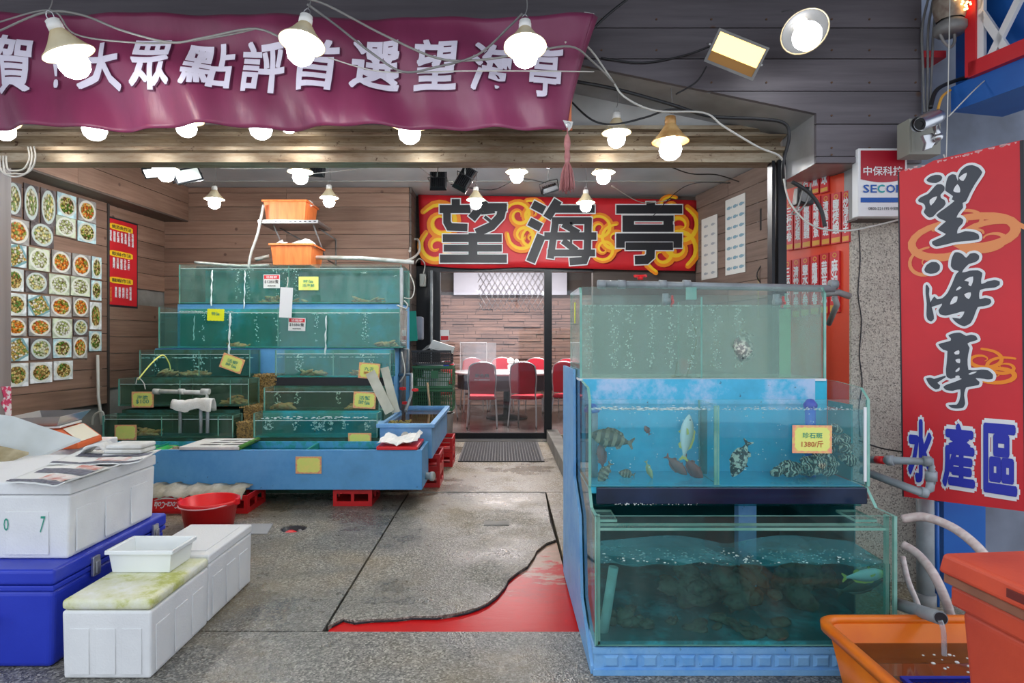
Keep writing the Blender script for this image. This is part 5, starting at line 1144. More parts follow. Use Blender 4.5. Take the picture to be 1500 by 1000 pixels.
def drape(v, f, cx, cz, w_, h_, y_off, rot=0, shear=.0):
    """cut flat lettering into strips and lay it on the folds of the banner"""
    bm = bmesh.new(); mnx = min(a[0] for a in v); mxx = max(a[0] for a in v); mnz = min(a[1] for a in v); mxz = max(a[1] for a in v)
    sx = w_/(mxx-mnx); sz = h_/(mxz-mnz); vs = [bm.verts.new((cx+a[0]*sx+shear*a[1]*sz, 0, cz+a[1]*sz+rot*a[0]*sx)) for a in v]
    for fc in f:
        try: bm.faces.new([vs[i] for i in fc])
        except Exception: pass
    for k in range(1, 7):
        bmesh.ops.bisect_plane(bm, geom=list(bm.verts)+list(bm.edges)+list(bm.faces), plane_co=(cx-w_/2+w_*k/7, 0, 0), plane_no=(1, 0, 0))
        bmesh.ops.bisect_plane(bm, geom=list(bm.verts)+list(bm.edges)+list(bm.faces), plane_co=(0, 0, cz-h_/2+h_*k/7), plane_no=(0, 0, 1))
    bm.verts.index_update(); out = [(p.co.x, ZP+pfold(p.co.x, p.co.z)-y_off, p.co.z) for p in bm.verts]; ff = [tuple(q.index for q in p.verts) for p in bm.faces]; bm.free(); return out, ff
for ch, px, py, w_, h_ in (('賀', 26, 98, 52, 82), ('!', 84, 100, 9, 60), ('大', 146, 97, 66, 68), ('眾', 223, 97, 62, 72), ('點', 306, 96, 74, 68), ('評', 386, 98, 66, 74), ('首', 466, 98, 66, 74), ('選', 549, 96, 74, 70), ('望', 638, 97, 66, 70), ('海', 722, 100, 64, 76), ('亭', 800, 104, 50, 78)):
    v, f = glyphs(ch, 1.0, .010, 0.10); k = ZP/F; mb = MB(); W_, H_ = w_*k, h_*k
    for i, (dx, dz) in enumerate(((1, 1), (-1, 1), (1, -1), (-1, -1), (0, 0))):
        e = .0030; a, b_ = drape(v, f, PX(px, ZP)+dx*e, PZ(py, ZP)+dz*e, W_-2*e, H_-2*e, .0115+.00015*i); mb.add(a, b_, 0)
    for i, (dx, dz) in enumerate(((1, 1), (-1, 1), (1, -1), (-1, -1))):
        e = .0055; a, b_ = drape(v, f, PX(px, ZP)+dx*e+.003, PZ(py, ZP)+dz*e-.003, W_-.008, H_-.008, .0085+.00015*i); mb.add(a, b_, 1)
    part(pb, 'character', mb, [MT['banner_ink'], MT['banner_sh']], world=True, fixn=False, kind='stuff')
tc = P(831, 187, 2.88); ts = E('tassel', tc, 'faded pink knotted tassel hanging from the right end of the maroon banner', 'tassel')
mb = MB(); mb.tube([(0, 0, 0), (.002, 0, -.05)], .003, 5); mb.lathe([(.004, -.03), (.012, -.045), (.016, -.075), (.011, -.11), (.015, -.14), (.010, -.165)], 10); part(ts, 'knot', mb, MT['tassel'])
mb = MB()
for i in range(60):
    a_ = RN.uniform(0, 6.28); r_ = RN.uniform(.01, .042); mb.tube([(.004*math.cos(a_), .004*math.sin(a_), -.155), (r_*.7*math.cos(a_), r_*.7*math.sin(a_), -.21), (r_*math.cos(a_), r_*math.sin(a_), -.285-RN.uniform(0, .02))], .0022, 4)
part(ts, 'fringe', mb, MT['tassel'], kind='stuff')

# ---- tall hanging sign on the right
OA, tA = Vector((PX(1315, 2.82), 2.82)), Vector((.27, -.34)); tA.normalize()
def sg(px, py): u, z, Z = plane_hit(OA, tA, px, py); return u, z
anS = math.atan2(tA.y, tA.x)
base_z = PZ(727, 2.82); tsn = E('hanging_sign', (OA.x, OA.y, base_z), 'tall red hanging sign with black brush characters over blue characters, right side', 'sign', anS)
def sl(px, py): u, z = sg(px, py); return (u, z-base_z)
cor = [sl(1315, 252), sl(1330, 247), sl(1347, 246), sl(1368, 235), sl(1400, 227), sl(1497, 205), sl(1502, 749), sl(1322, 727)]
mb = MB(); mb.prism(cor, 0, .022, 'y'); part(tsn, 'panel', mb, MT['red_s'])
mb = MB(); mb.prism([sl(1494, 206), sl(1500, 205), sl(1505, 750), sl(1501, 749)], -.002, .026, 'y'); mb.prism([sl(1315, 252), sl(1317, 251), sl(1324, 727), sl(1322, 727)], -.002, .026, 'y'); part(tsn, 'dark_edge', mb, MT['ink'], kind='stuff')
mb = MB()
for i in range(34):
    x = RN.uniform(1325, 1492); yy = 250-(x-1315)*.25; q = sl(x, yy+RN.uniform(1, 3)); e_ = RN.uniform(.002, .010); mb.prism([(q[0]-e_, q[1]+.004), (q[0]-e_*.3, q[1]-RN.uniform(.001, .006)), (q[0]+e_*.6, q[1]-RN.uniform(0, .004)), (q[0]+e_, q[1]+.004)], -.0008, -.0002, 'y')
part(tsn, 'worn_edge', mb, MT['card_p'] if False else M('peeled_pink_paper', (.78, .45, .45), .8), kind='stuff')
k7 = lambda x, y: sl(1130+x/3.3333, 200+y/3.3333); k8 = lambda x, y: sl(1200+x/1.9231, 480+y/1.9231); S7 = 2.65/F/3.3333; S8 = 2.65/F/1.9231
mb = MB()
for (x, y, r, sq, a0, d) in ((860, 520, 190, .55, 1.2, 1), (1000, 480, 200, .5, 2.6, -1), (1060, 500, 150, .6, .3, 1), (760, 620, 90, .9, 1.5, 1), (940, 420, 90, .7, 2.2, -1)):
    q = k7(x, y); swirl(mb, q[0], q[1], r*S7, -.0015, 0, 1.35, r*S7*.20, a0, d, sq)
for (x, y, r, sq, a0, d) in ((460, 90, 50, .6, 1.6, -1), (520, 110, 45, .6, 1.0, 1), (500, 130, 55, .5, 3.2, 1)):
    q = k8(x, y); swirl(mb, q[0], q[1], r*S8, -.0015, 1, 1.35, r*S8*.2, a0, d, sq)
part(tsn, 'cloud_print', mb, [M('faded_orange_print', (.86, .30, .10), .5), MT['orange_s']], fixn=False, kind='stuff')
kw = lambda x, y: sl(1330+x/7.1417, 230+y/7.1417); kh = lambda x, y: sl(1330+x/7.692, 360+y/7.692); kt = lambda x, y: sl(1340+x/7.143, 470+y/7.143)
GL = [(kw, [[(197,240),(235,205),(290,187),(340,190),(362,212),(350,245),(300,272),(245,270),(215,260)],
 [(110,450),(140,420),(215,385),(265,330),(305,288),(350,285),(385,310),(385,350),(345,395),(350,430),(385,450),(398,490),(370,530),(310,575),(265,625),(225,633),(190,605),(168,575),(185,540),(180,505),(155,480),(120,472)],
 [(395,320),(405,260),(425,205),(465,180),(505,190),(525,250),(530,200),(560,140),(615,95),(675,85),(740,110),(780,160),(760,200),(700,290),(650,380),(610,465),(575,480),(580,530),(545,570),(512,632),(550,632),(582,660),(570,700),(535,735),(518,800),(600,775),(690,785),(740,810),(745,860),(600,880),(500,890),(400,915),(300,935),(262,915),(255,885),(330,850),(400,805),(310,755),(400,675),(345,650),(300,608),(380,545),(490,460),(460,445),(475,410),(395,355)]],
 [[(232,450),(310,412),(245,508)],[(540,215),(620,165),(585,250),(550,240)],[(520,285),(548,330),(545,372),(478,358)]]),
 (kh, [[(188,270),(215,215),(270,182),(325,185),(362,220),(360,270),(320,305),(255,315),(205,300)],[(203,450),(215,435),(245,480),(240,540),(258,640),(285,740),(297,820),(265,852),(225,830),(212,780),(215,650),(203,540)],
 [(530,75),(580,75),(625,100),(660,135),(700,90),(760,80),(805,110),(800,155),(760,185),(690,205),(640,255),(615,300),(700,280),(790,275),(840,305),(835,350),(830,430),(900,400),(980,385),(1035,400),(1035,440),(980,470),(880,480),(815,500),(810,600),(870,585),(930,600),(942,635),(915,665),(850,680),(790,690),(750,790),(710,870),(640,905),(580,885),(500,810),(590,820),(640,740),(560,755),(430,785),(365,770),(348,725),(385,670),(385,650),(265,690),(250,655),(300,570),(330,600),(390,590),(450,530),(500,430),(545,320),(575,285),(520,270),(487,230),(495,150)]],
 [[(640,390),(738,345),(715,455),(685,440),(690,405)],[(545,505),(580,458),(610,470)],[(520,575),(562,570),(550,630),(478,660)],[(638,548),(712,525),(690,600)]]),
 (kt, [[(355,150),(420,125),(480,122),(540,155),(590,143),(640,155),(660,195),(600,215),(555,235),(577,280),(562,350),(565,510),(700,508),(770,515),(820,560),(815,605),(760,610),(640,597),(680,635),(670,670),(540,695),(520,780),(530,860),(510,905),(440,915),(385,905),(355,878),(440,875),(470,830),(480,715),(400,730),(330,720),(302,688),(350,660),(495,605),(430,590),(380,605),(335,580),(330,500),(345,315),(300,300),(250,245),(310,225),(378,205),(380,180)],
 [(122,600),(175,592),(205,605),(325,570),(325,590),(240,645),(268,670),(260,705),(220,715),(160,670)]],
 [[(415,330),(465,305),(468,345),(430,350)],[(430,405),(475,395),(475,440),(440,430)],[(430,520),(470,485),(470,515),(435,535)],[(430,575),(465,570),(475,590),(435,600)],[(565,555),(600,535),(655,530),(590,560)]])]
fbp = M('faded_black_print', (.055, .06, .075), .45)
for cm, black, holes in GL:
    mb = MB()
    for q in black: blob_poly(mb, [cm(*p) for p in q], -.0042, 0, outline=.0105)
    for q in holes: blob_poly(mb, [cm(*p) for p in q], -.0050, 1)
    part(tsn, 'brush_character', mb, [fbp, MT['white']], fixn=False, kind='stuff')
for ch, (x0, y0, x1, y1) in (('水', (1330, 610, 1370, 712)), ('產', (1380, 615, 1430, 722)), ('區', (1440, 616, 1492, 730))):
    a, b_ = sl(x0, y0), sl(x1, y1); mb = MB(); cx_, cz_ = (a[0]+b_[0])/2, (a[1]+b_[1])/2; W_, H_ = b_[0]-a[0], a[1]-b_[1]
    put_text(mb, ch, cx_, cz_, .1, -.003, 0, 1, fit=(W_*1.10, H_*1.08), bold=.095); put_text(mb, ch, cx_, cz_, .1, -.0065, 0, 0, fit=(W_*.96, H_*.96), bold=.040); part(tsn, 'blue_character', mb, [MT['blue_s'], MT['white']], fixn=False, kind='stuff')
wr = MB(); wr.tube([P(1386, 237, 2.70), P(1389, 120, 2.7), P(1392, -30, 2.72)], .0022, 5); wr.tube([P(1386, 237, 2.70), P(1382, 226, 2.70)], .003, 5); wr.tube([P(1390, 170, 2.7), P(1440, 120, 2.85), P(1486, 88, 2.95)], .003, 5)
one('hanging_wire', wr, MT['cable_w'], 'thin twisted wire holding up the tall red sign', 'wire')

# ---- security company light box
sx0, sx1, sz1, sz0 = PX(1257, 3.06), PX(1329, 3.06), PZ(217, 3.06), PZ(317, 3.06); sbx = E('security_sign', ((sx0+sx1)/2, 3.06, sz0), 'white and red security company sign box with white and blue lettering', 'sign'); W_, H_ = sx1-sx0, sz1-sz0
part(sbx, 'box', MB().box(-W_/2, W_/2, 0, .055, 0, H_), MT['white'], bev=.004)
mb = MB(); n = 14; arc = [(-W_*.45+W_*.9*i/n, H_*(.545-.045*math.sin(math.pi*i/n))) for i in range(n+1)]; mb.prism(arc+[(W_*.45, H_*.965), (-W_*.45, H_*.965)], -.002, -.0004, 'y'); part(sbx, 'red_field', mb, M('deep_red_print', (.42, .005, .02), .4))
mb = MB(); mb.box(-W_*.45, W_*.45, -.002, -.0004, H_*.205, H_*.275); part(sbx, 'blue_bar', mb, MT['blue2'])
mb = MB(); put_text(mb, '中保科技', 0, H_*.665, .1, -.0035, .012, 0, fit=(W_*.80, H_*.135)); put_text(mb, 'SE', -W_*.265, H_*.405, .1, -.0035, .03, 1, fit=(W_*.28, H_*.12)); put_text(mb, 'C', -W_*.04, H_*.405, .1, -.0035, .03, 2, fit=(W_*.145, H_*.12)); put_text(mb, 'OM', W_*.245, H_*.405, .1, -.0035, .03, 1, fit=(W_*.36, H_*.12))
put_text(mb, '0800-221195', -W_*.09, H_*.115, .1, -.0035, .008, 3, fit=(W_*.42, H_*.042)); put_text(mb, '中保無限+', W_*.28, H_*.115, .1, -.0035, .008, 3, fit=(W_*.27, H_*.05))
part(sbx, 'lettering', mb, [MT['white'], MT['blue2'], MT['teal_s'], MT['ink']], fixn=False, kind='stuff')
# ---- CCTV camera and its box
cb_ = E('junction_box', P(1358, 226, 2.92), 'grey metal junction box behind the surveillance camera', 'box'); mb = MB(); mb.box(-.085, .065, 0, .09, 0, .17); mb.box(-.075, -.06, -.003, 0, .01, .16); part(cb_, 'box', mb, M('khaki_grey_box', (.30, .30, .25), .5), bev=.004)
cc = E('surveillance_camera', P(1362, 180, 2.80), 'silver bullet surveillance camera on a bracket above the tall red sign', 'camera')
Rm = Matrix.Rotation(math.radians(-24), 4, 'Y') @ Matrix.Rotation(math.radians(22), 4, 'Z')
def rc(x, y, z): return Rm @ Vector((x, y, z))
mb = MB(); mb.cyl(rc(-.062, 0, .012), rc(.075, 0, .012), .032, n=20); part(cc, 'barrel', mb, MT['steel'], bev=.002)
mb = MB(); mb.lathe([(.034, 0), (.036, .02), (.036, .13)], 20, M=Matrix.Translation(rc(-.082, 0, .014)) @ Rm @ Matrix.Rotation(math.pi/2, 4, 'Y')); part(cc, 'sunshield', mb, MT['steel'])
mb = MB(); mb.cyl(rc(-.066, 0, .012), rc(-.063, 0, .012), .026, n=18); mb.cyl(rc(-.070, 0, .012), rc(-.066, 0, .012), .014, n=14); part(cc, 'lens', mb, MT['rubber'])
mb = MB(); mb.tube([rc(.03, .0, -.02), (.055, .02, -.06), (.055, .05, -.075)], .013, 10, smooth=False); mb.sph((.052, .02, -.058), .02, 12, 8); part(cc, 'ball_joint', mb, MT['steel'])
mb = MB(); mb.prism([(-.01, -.045), (.035, -.035), (.06, -.06), (.03, -.105), (-.002, -.115), (.005, -.08)], .03, .05, 'y'); part(cc, 'bracket_plate', mb, MT['steel'], bev=.003)
# ---- old extractor / lamp fitting with fairy lights
jf = E('old_lamp_fitting', P(1392, 40, 2.95), 'dusty old lamp fitting with warm fairy lights, hung by the blue awning', 'lamp fitting')
mb = MB(); mb.lathe([(.001, -.03), (.055, -.035), (.07, -.02), (.07, .01), (.05, .03), (.001, .035)], 20, (0, 0, .0)); part(jf, 'drum', mb, MT['pvc_d'])
mb = MB(); mb.tube([(-.05, 0, -.03), (-.03, 0, -.07), (.0, 0, -.095), (.02, 0, -.07), (.02, 0, -.03)], .007, 6); part(jf, 'hook', mb, MT['pvc_d'])
mb = MB(); mb.lathe([(.06, .03), (.075, .09), (.07, .16), (.04, .18)], 9); part(jf, 'torn_shade', mb, M('torn_dusty_shade', (.22, .15, .12), .9, col2=(.40, .35, .28), scale=20))
mb = MB()
for i in range(26): mb.sph((RN.uniform(-.04, .045), -.075-RN.uniform(0, .01), RN.uniform(.04, .15)), RN.uniform(.003, .007), 5, 4)
part(jf, 'fairy_lights', mb, emis('warm_fairy_light', (1, .6, .2), 3), kind='stuff')

# ================================================================ LAMPS
lamp0 = None
def lamp(label, px, py, Z, s=1.0, tilt=(0, 0), old=False, group=None, cord=True, lining=False):
    """px,py = centre of the shade rim in the picture"""
    global lamp0
    r = E('bulb_lamp', P(px, py, Z)+Vector((0, 0, .145*s)), label, 'lamp', group=group, rot=(tilt[0], tilt[1], 0)); r.scale = (s, s, s)
    if lamp0 is None or old:
        a = [part(r, 'shade', MB().lathe([(.030, -.045), (.034, -.052), (.060, -.092), (.088, -.126), (.104, -.140), (.106, -.146), (.100, -.143), (.084, -.130), (.056, -.094), (.031, -.054)], 28), MT['cream_old'] if old else MT['cream']),
             part(r, 'neck', MB().lathe([(.001, 0), (.024, -.0005), (.029, -.004), (.029, -.016), (.031, -.018), (.031, -.046), (.001, -.047)], 20), MT['cream_old'] if old else MT['cream_in']),
             part(r, 'bulb', MB().lathe([(.018, -.060), (.024, -.110), (.045, -.142), (.060, -.170), (.063, -.192), (.053, -.223), (.030, -.242), (.001, -.248)], 24), MT['bulb']),
             part(r, 'hook', MB().tube([(-.012, 0, -.002), (-.014, 0, .022), (0, 0, .036), (.014, 0, .022), (.012, 0, -.002)], .0025, 5), MT['steel'])]
        if not old: lamp0 = a
    else:
        for q in lamp0:
            c = q.copy(); COL.objects.link(c); c.parent = r
    if Z > 4:
        for c in r.children:
            if c.name.startswith('bulb'):
                if 'bulb_me' not in MT: MT['bulb_me'] = c.data.copy(); MT['bulb_me'].materials[0] = MT['bulb_in']
                c.data = MT['bulb_me']
    elif 2.91 < Z < 3.4:
        for c in r.children:
            if c.name.startswith('bulb'):
                if 'bulb_me2' not in MT: MT['bulb_me2'] = c.data.copy(); MT['bulb_me2'].materials[0] = MT['bulb_low']
                c.data = MT['bulb_me2']
    if lining: part(r, 'glare_lining', MB().lathe([(.032, -.058), (.056, -.097), (.082, -.1315), (.0985, -.1445)], 28), M('glare_damping_black', (.02, .02, .02), .6))  # near-black lining added so the bulb does not burn out the shade's inside
    if cord:
        tz = 3.02 if Z < 3.0 else (ZB2-.002 if Z < 3.6 else CEIL)
        q = Matrix(Euler((tilt[0], tilt[1], 0)).to_matrix()) @ Vector((0, 0, .034)); e_ = (tz-wloc(r).z)/s
        iv = Euler((tilt[0], tilt[1], 0)).to_matrix().inverted()
        ps = [q, q+Vector((.012, .01, .05)), Vector((q.x+.006, q.y+.02, min(e_, .2))), Vector((q.x, q.y+.01, e_))] if Z != 2.92 else [q, q+Vector((.01, .05, .05)), Vector((.0, (ZF-.02-Z)/s, .12))]
        part(r, 'cord', MB().tube([iv @ p_ for p_ in ps], .0028, 5), MT['pvc_d'])
    return r
L_ = [('leftmost big lamp in front of the maroon banner, tilted to the right', 76, 78, 2.42, .92, (.25, -.35)),
      ('big lit lamp hanging in front of the middle of the maroon banner', 449, 68, 2.42, .84, (-.15, .1)),
      ('big lit lamp hanging at the right end of the maroon banner', 769, 74, 2.42, .80, (-.2, 0)),
      ('bare looking bulb below the left end of the maroon banner', 141, 179, 3.12, .90, (0, .05)),
      ('bulb peeping below the maroon banner, second from the left', 273, 177, 3.12, .80, (0, 0)),
      ('bulb peeping below the maroon banner, third from the left', 382, 178, 3.12, .88, (0, 0)),
      ('faint bulb just right of the third bulb below the banner', 423, 174, 3.20, .72, (0, 0)),
      ('bulb hanging below the right half of the maroon banner', 600, 184, 3.12, .90, (0, 0)),
      ('bulb cut by the left picture edge at the brass beam', -6, 184, 3.17, .8, (0, -.3)),
      ('white shaded lamp in front of the brass beam, right of the banner', 903, 195, 3.22, .74, (0, 0)),
      ('lamp facing the street on the planked fascia, top right', 1168, 72, 2.92, 1.0, (-.70, .1)),
      ('lamp near the white floodlight at the top left of the room', 243, 248, 5.0, .98, (0, 0)),
      ('lamp above the left end of the tank rack', 314, 292, 5.9, .88, (0, 0)),
      ('lamp in the room centre left, highest over the tank rack', 440, 252, 4.8, .93, (0, 0)),
      ('lamp beside the upper orange tub', 482, 290, 5.9, .86, (0, 0)),
      ('lamp in front of the first character of the red banner', 697, 293, 6.0, .88, (0, 0)),
      ('lamp above the middle of the red banner', 757, 252, 5.2, .90, (0, 0)),
      ('lamp in front of the red banner near its last character', 858, 297, 6.2, .90, (0, 0)),
      ('lamp between the tassel and the right wall, high over the banner', 884, 253, 5.2, .94, (0, 0))]
for lb, px, py, Z, s, tl_ in L_: lamp(lb, px, py, Z, s, tl_, lining=(Z == 2.92))
lamp('rusty yellow shaded lamp in front of the brass beam', 982, 208, 3.12, .90, (0, 0), old=True)
# ---- floodlights
def flood(label, px, py, Z, w_, h_, rot, lit=None, mat='black'):
    r = E('floodlight', P(px, py, Z), label, 'floodlight', rot=rot)
    part(r, 'housing', MB().frus((0, 0, 0), (w_*.42, h_*.40), (w_/2, h_/2), -.045, 0), MT[mat], bev=.003)
    mb = MB(); f_ = .012; mb.box(-w_/2, w_/2, -h_/2, -h_/2+f_, 0, .012); mb.box(-w_/2, w_/2, h_/2-f_, h_/2, 0, .012); mb.box(-w_/2, -w_/2+f_, -h_/2+f_, h_/2-f_, 0, .012); mb.box(w_/2-f_, w_/2, -h_/2+f_, h_/2-f_, 0, .012); part(r, 'frame', mb, MT[mat])
    if lit == 'flood_e':
        part(r, 'lens', MB().box(-w_/2+f_, w_/2-f_, -h_/2+h_*.36, h_/2-f_, .001, .005), MT[lit]); part(r, 'dim_lens_amber', MB().box(-w_/2+f_, w_/2-f_, -h_/2+f_, -h_/2+h_*.355, .001, .005), M('dim_lens_amber', (.45, .22, .06), .35, .4))  # lower lens coloured amber to paint its dimmer glow
    else: part(r, 'lens', MB().box(-w_/2+f_, w_/2-f_, -h_/2+f_, h_/2-f_, .001, .005), MT[lit] if lit else MT['lcd'])
    mb = MB()
    for k in range(7): mb.box(-w_*.36+w_*.12*k-.002, -w_*.36+w_*.12*k+.002, -h_*.38, h_*.38, -.062, -.044)
    part(r, 'cooling_fins', mb, MT[mat], kind='stuff')
    iv = Euler(rot).to_matrix().inverted(); tgt = Vector((0, .10, CEIL-wloc(r).z)) if Z > 3.5 else Vector((0, ZF-.02-Z, .10))
    part(r, 'hanger', MB().tube([Vector((0, 0, -.10)), iv @ tgt], .006, 6, smooth=False), MT['pvc_d'])
    part(r, 'bracket', MB().tube([(-w_/2-.006, 0, 0), (-w_/2-.008, 0, -.09), (0, 0, -.10), (w_/2+.008, 0, -.09), (w_/2+.006, 0, 0)], .005, 6, smooth=False), MT['steel'] if lit == 'flood_e' else MT[mat])
    return r
flood('warm lit rectangular floodlight on the planked fascia', 1078, 80, 2.88, .25, .15, (math.radians(118), math.radians(22), 0), 'flood_e', 'pvc_d')
flood('small lit white floodlight behind the lamp at the top left of the room', 226, 252, 5.3, .17, .12, (math.radians(150), -.2, .3), 'flood_w')
flood('black unlit floodlight tilted near the ceiling, left of the rack lamps', 275, 257, 5.3, .22, .13, (math.radians(75), -.35, .6))
flood('black floodlight behind the centre left lamp', 462, 246, 5.4, .18, .16, (math.radians(260), .1, 0))
flood('square black floodlight seen from behind, left of the red banner top', 642, 265, 5.8, .16, .18, (math.radians(265), 0, 0))
flood('black floodlight tilted sideways next to the square one', 681, 262, 5.6, .14, .24, (math.radians(262), .5, 0))
flood('black floodlight with bright edge left of the tassel', 815, 240, 5.2, .17, .06, (math.radians(200), -.45, .3), 'flood_w')
flood('small black floodlight below and left of the tassel', 806, 280, 5.9, .17, .06, (math.radians(200), -.35, .2), 'flood_w')
# ---- cables
def cable(label, pts, r=.005, mat='cable_g', nm='cable'):
    mb = MB(); mb.tube([P(*p) for p in pts], r, 6); return one(nm, mb, MT[mat], label, 'cable')
cable('grey cable looping across the left half of the maroon banner', [(0, 45, 2.7), (66, 18, 2.6), (120, 22, 2.6), (180, 45, 2.65), (250, 62, 2.7), (300, 55, 2.7), (375, 42, 2.7), (430, 62, 2.7), (450, 40, 2.6)], .005)
cable('thin grey cable low across the left half of the banner', [(0, 32, 2.75), (75, 15, 2.6), (110, 50, 2.65), (190, 62, 2.7), (260, 62, 2.75), (330, 52, 2.75), (375, 42, 2.7)], .004)
cable('dark cable drooping over the character in the right half of the banner', [(450, 6, 2.6), (490, 35, 2.65), (545, 78, 2.7), (590, 105, 2.72), (640, 98, 2.72), (700, 80, 2.7), (745, 40, 2.6), (765, 20, 2.55)], .005, 'pvc_d')
cable('long grey cable from the top edge down to the right end of the banner', [(440, -4, 2.6), (480, 8, 2.62), (560, 50, 2.68), (640, 85, 2.72), (700, 88, 2.72), (770, 78, 2.72), (835, 68, 2.8), (868, 90, 2.9), (900, 122, 3.0)], .005)
cable('thin pale wire from the middle lamp across to the banner end', [(480, 84, 2.7), (560, 105, 2.75), (680, 104, 2.75), (780, 104, 2.75), (870, 105, 2.9)], .0028, 'cable_w')
cable('pale cable sagging from the fascia across the beam lamps', [(828, 62, 2.9), (860, 68, 3.0), (895, 115, 3.02), (915, 142, 3.02), (960, 162, 3.02), (1030, 165, 3.04), (1060, 185, 3.05), (1110, 215, 3.05), (1145, 232, 3.05), (1150, 270, 3.2)], .005, 'cable_w')
cable('thick black cable running along the sloping fascia edge', [(834, 118, 3.08), (900, 130, 3.06), (980, 152, 3.05), (1040, 170, 3.05), (1110, 174, 3.05), (1148, 180, 3.05), (1156, 200, 3.06), (1147, 240, 3.06), (1148, 270, 3.15)], .0085, 'rubber')
cable('black cable drooping over the shaded lamp by the beam', [(833, 145, 3.3), (866, 175, 3.1), (900, 182, 3.1), (945, 172, 3.08), (985, 160, 3.06), (1030, 168, 3.05)], .005, 'rubber')
cable('black cord up to the top edge from the banner corner', [(842, 60, 2.95), (862, 48, 2.95), (890, 22, 2.95), (925, -6, 2.95)], .006, 'rubber')
cable('thin cord running to the warm floodlight', [(990, 138, 3.04), (1020, 120, 3.04), (1035, 97, 3.0)], .004, 'rubber')
cable('grey cable sagging behind the fascia cords to the floodlight', [(880, 85, 3.07), (940, 92, 3.07), (1000, 82, 3.07), (1045, 66, 3.0)], .005, 'rubber')
cable('black cable across the ceiling to the right wall', [(968, 238, 5.2), (1010, 254, 5.6), (1050, 256, 5.9), (1082, 266, 6.3)], .006, 'rubber')
cable('thin black cord on the ceiling above the red banner', [(955, 318, 7.5), (990, 282, 7.0), (1020, 268, 6.8), (1070, 268, 6.6)], .005, 'rubber')
cable('white wire draped onto the red banner from the ceiling', [(896, 272, 7.0), (935, 295, 7.4), (962, 296, 7.6), (982, 292, 7.62)], .005, 'cable_w')
cable('grey cable on the ceiling between the lamps on the left', [(262, 236, 5.2), (300, 234, 5.4), (325, 246, 5.6), (400, 246, 5.5), (440, 244, 5.2)], .005, 'cable_g')
cable('grey cable on the ceiling in the centre', [(440, 256, 5.3), (520, 248, 5.4), (600, 240, 5.5), (640, 262, 5.8), (690, 270, 6.0)], .005, 'cable_g')
cable('dark cable on the ceiling right of the centre floodlights', [(660, 270, 6.0), (720, 278, 6.1), (760, 262, 5.8), (800, 268, 5.9)], .005, 'rubber')
for k, (dx, dy) in enumerate(((0, 0), (5, 3), (9, -3))):
    cable('coil of cable hanging on the left post, loop %s' % ('outermost', 'middle', 'innermost')[k], [(0+dx, 228, 3.36), (2+dx, 250+dy, 3.36), (22, 259-dx, 3.36), (44-dx, 250+dy, 3.36), (52-dx, 232, 3.36), (50-dx, 215, 3.38)], .005, 'cable_w', 'cable_coil')
cable('black cable hanging in a curve in front of the red plaques', [(1160, 266, 3.05), (1185, 282, 3.04), (1202, 306, 3.04), (1208, 330, 3.04), (1208, 328, 3.04)], .0095, 'rubber')
cable('pale cable crossing from the jamb to the box beam and red sign', [(1148, 262, 3.1), (1158, 298, 3.08), (1190, 330, 3.04), (1240, 338, 3.03), (1300, 326, 3.03), (1330, 318, 3.0)], .0045, 'cable_w')
cable('grey cable loop in front of the upper plaques', [(1178, 268, 3.1), (1170, 300, 3.1), (1160, 312, 3.1), (1168, 312, 3.1), (1182, 295, 3.1), (1188, 268, 3.1)], .004, 'cable_g')
for k, o_ in enumerate((0, 7, 13)): cable('dark conduit rising beside the surveillance camera, %s of three' % ('leftmost', 'middle', 'rightmost')[k], [(1354+o_*.6, 165, 3.05), (1352+o_, 100, 3.06), (1351+o_*1.3, 40, 3.06), (1362+o_, -10, 3.06)], .006, 'pvc_d')
cable('bunch of black cables curving from the camera to the blue beam', [(1363, 158, 2.95), (1372, 132, 2.98), (1400, 118, 3.0), (1425, 112, 3.0)], .010, 'rubber')
cable('yellow cable curving down behind the camera', [(1374, 160, 2.9), (1380, 142, 2.92), (1392, 132, 2.95)], .006, 'gold')
sp_ = E('speaker', P(1176, 288, 3.14), 'small black horn speaker in front of the upper red plaques', 'speaker'); part(sp_, 'body', MB().frus((0, 0, 0), (.045, .03), (.035, .025), -.045, .045), MT['rubber'], bev=.006); part(sp_, 'grille', MB().lathe([(.001, .0), (.03, 0), (.034, .006)], 16, M=Matrix.Translation((-.005, -.034, -.003)) @ Matrix.Rotation(math.pi/2, 4, 'X')), MT['pvc_d'])
ih = E('hanging_gadget', P(1120, 345, 6.36), 'black gadget with a cord hanging on the pale plank pier at right', 'gadget'); part(ih, 'body', MB().box(-.045, .045, -.02, .02, .05, .28), MT['rubber'], bev=.008); part(ih, 'cord', MB().tube([(0, 0, .28), (.03, 0, .34), (.02, 0, .40)], .006, 5).tube([(0, 0, .05), (.02, 0, -.2), (-.08, 0, -.42), (.07, 0, -.62), (.07, 0, -.9)], .007, 5), MT['rubber'])

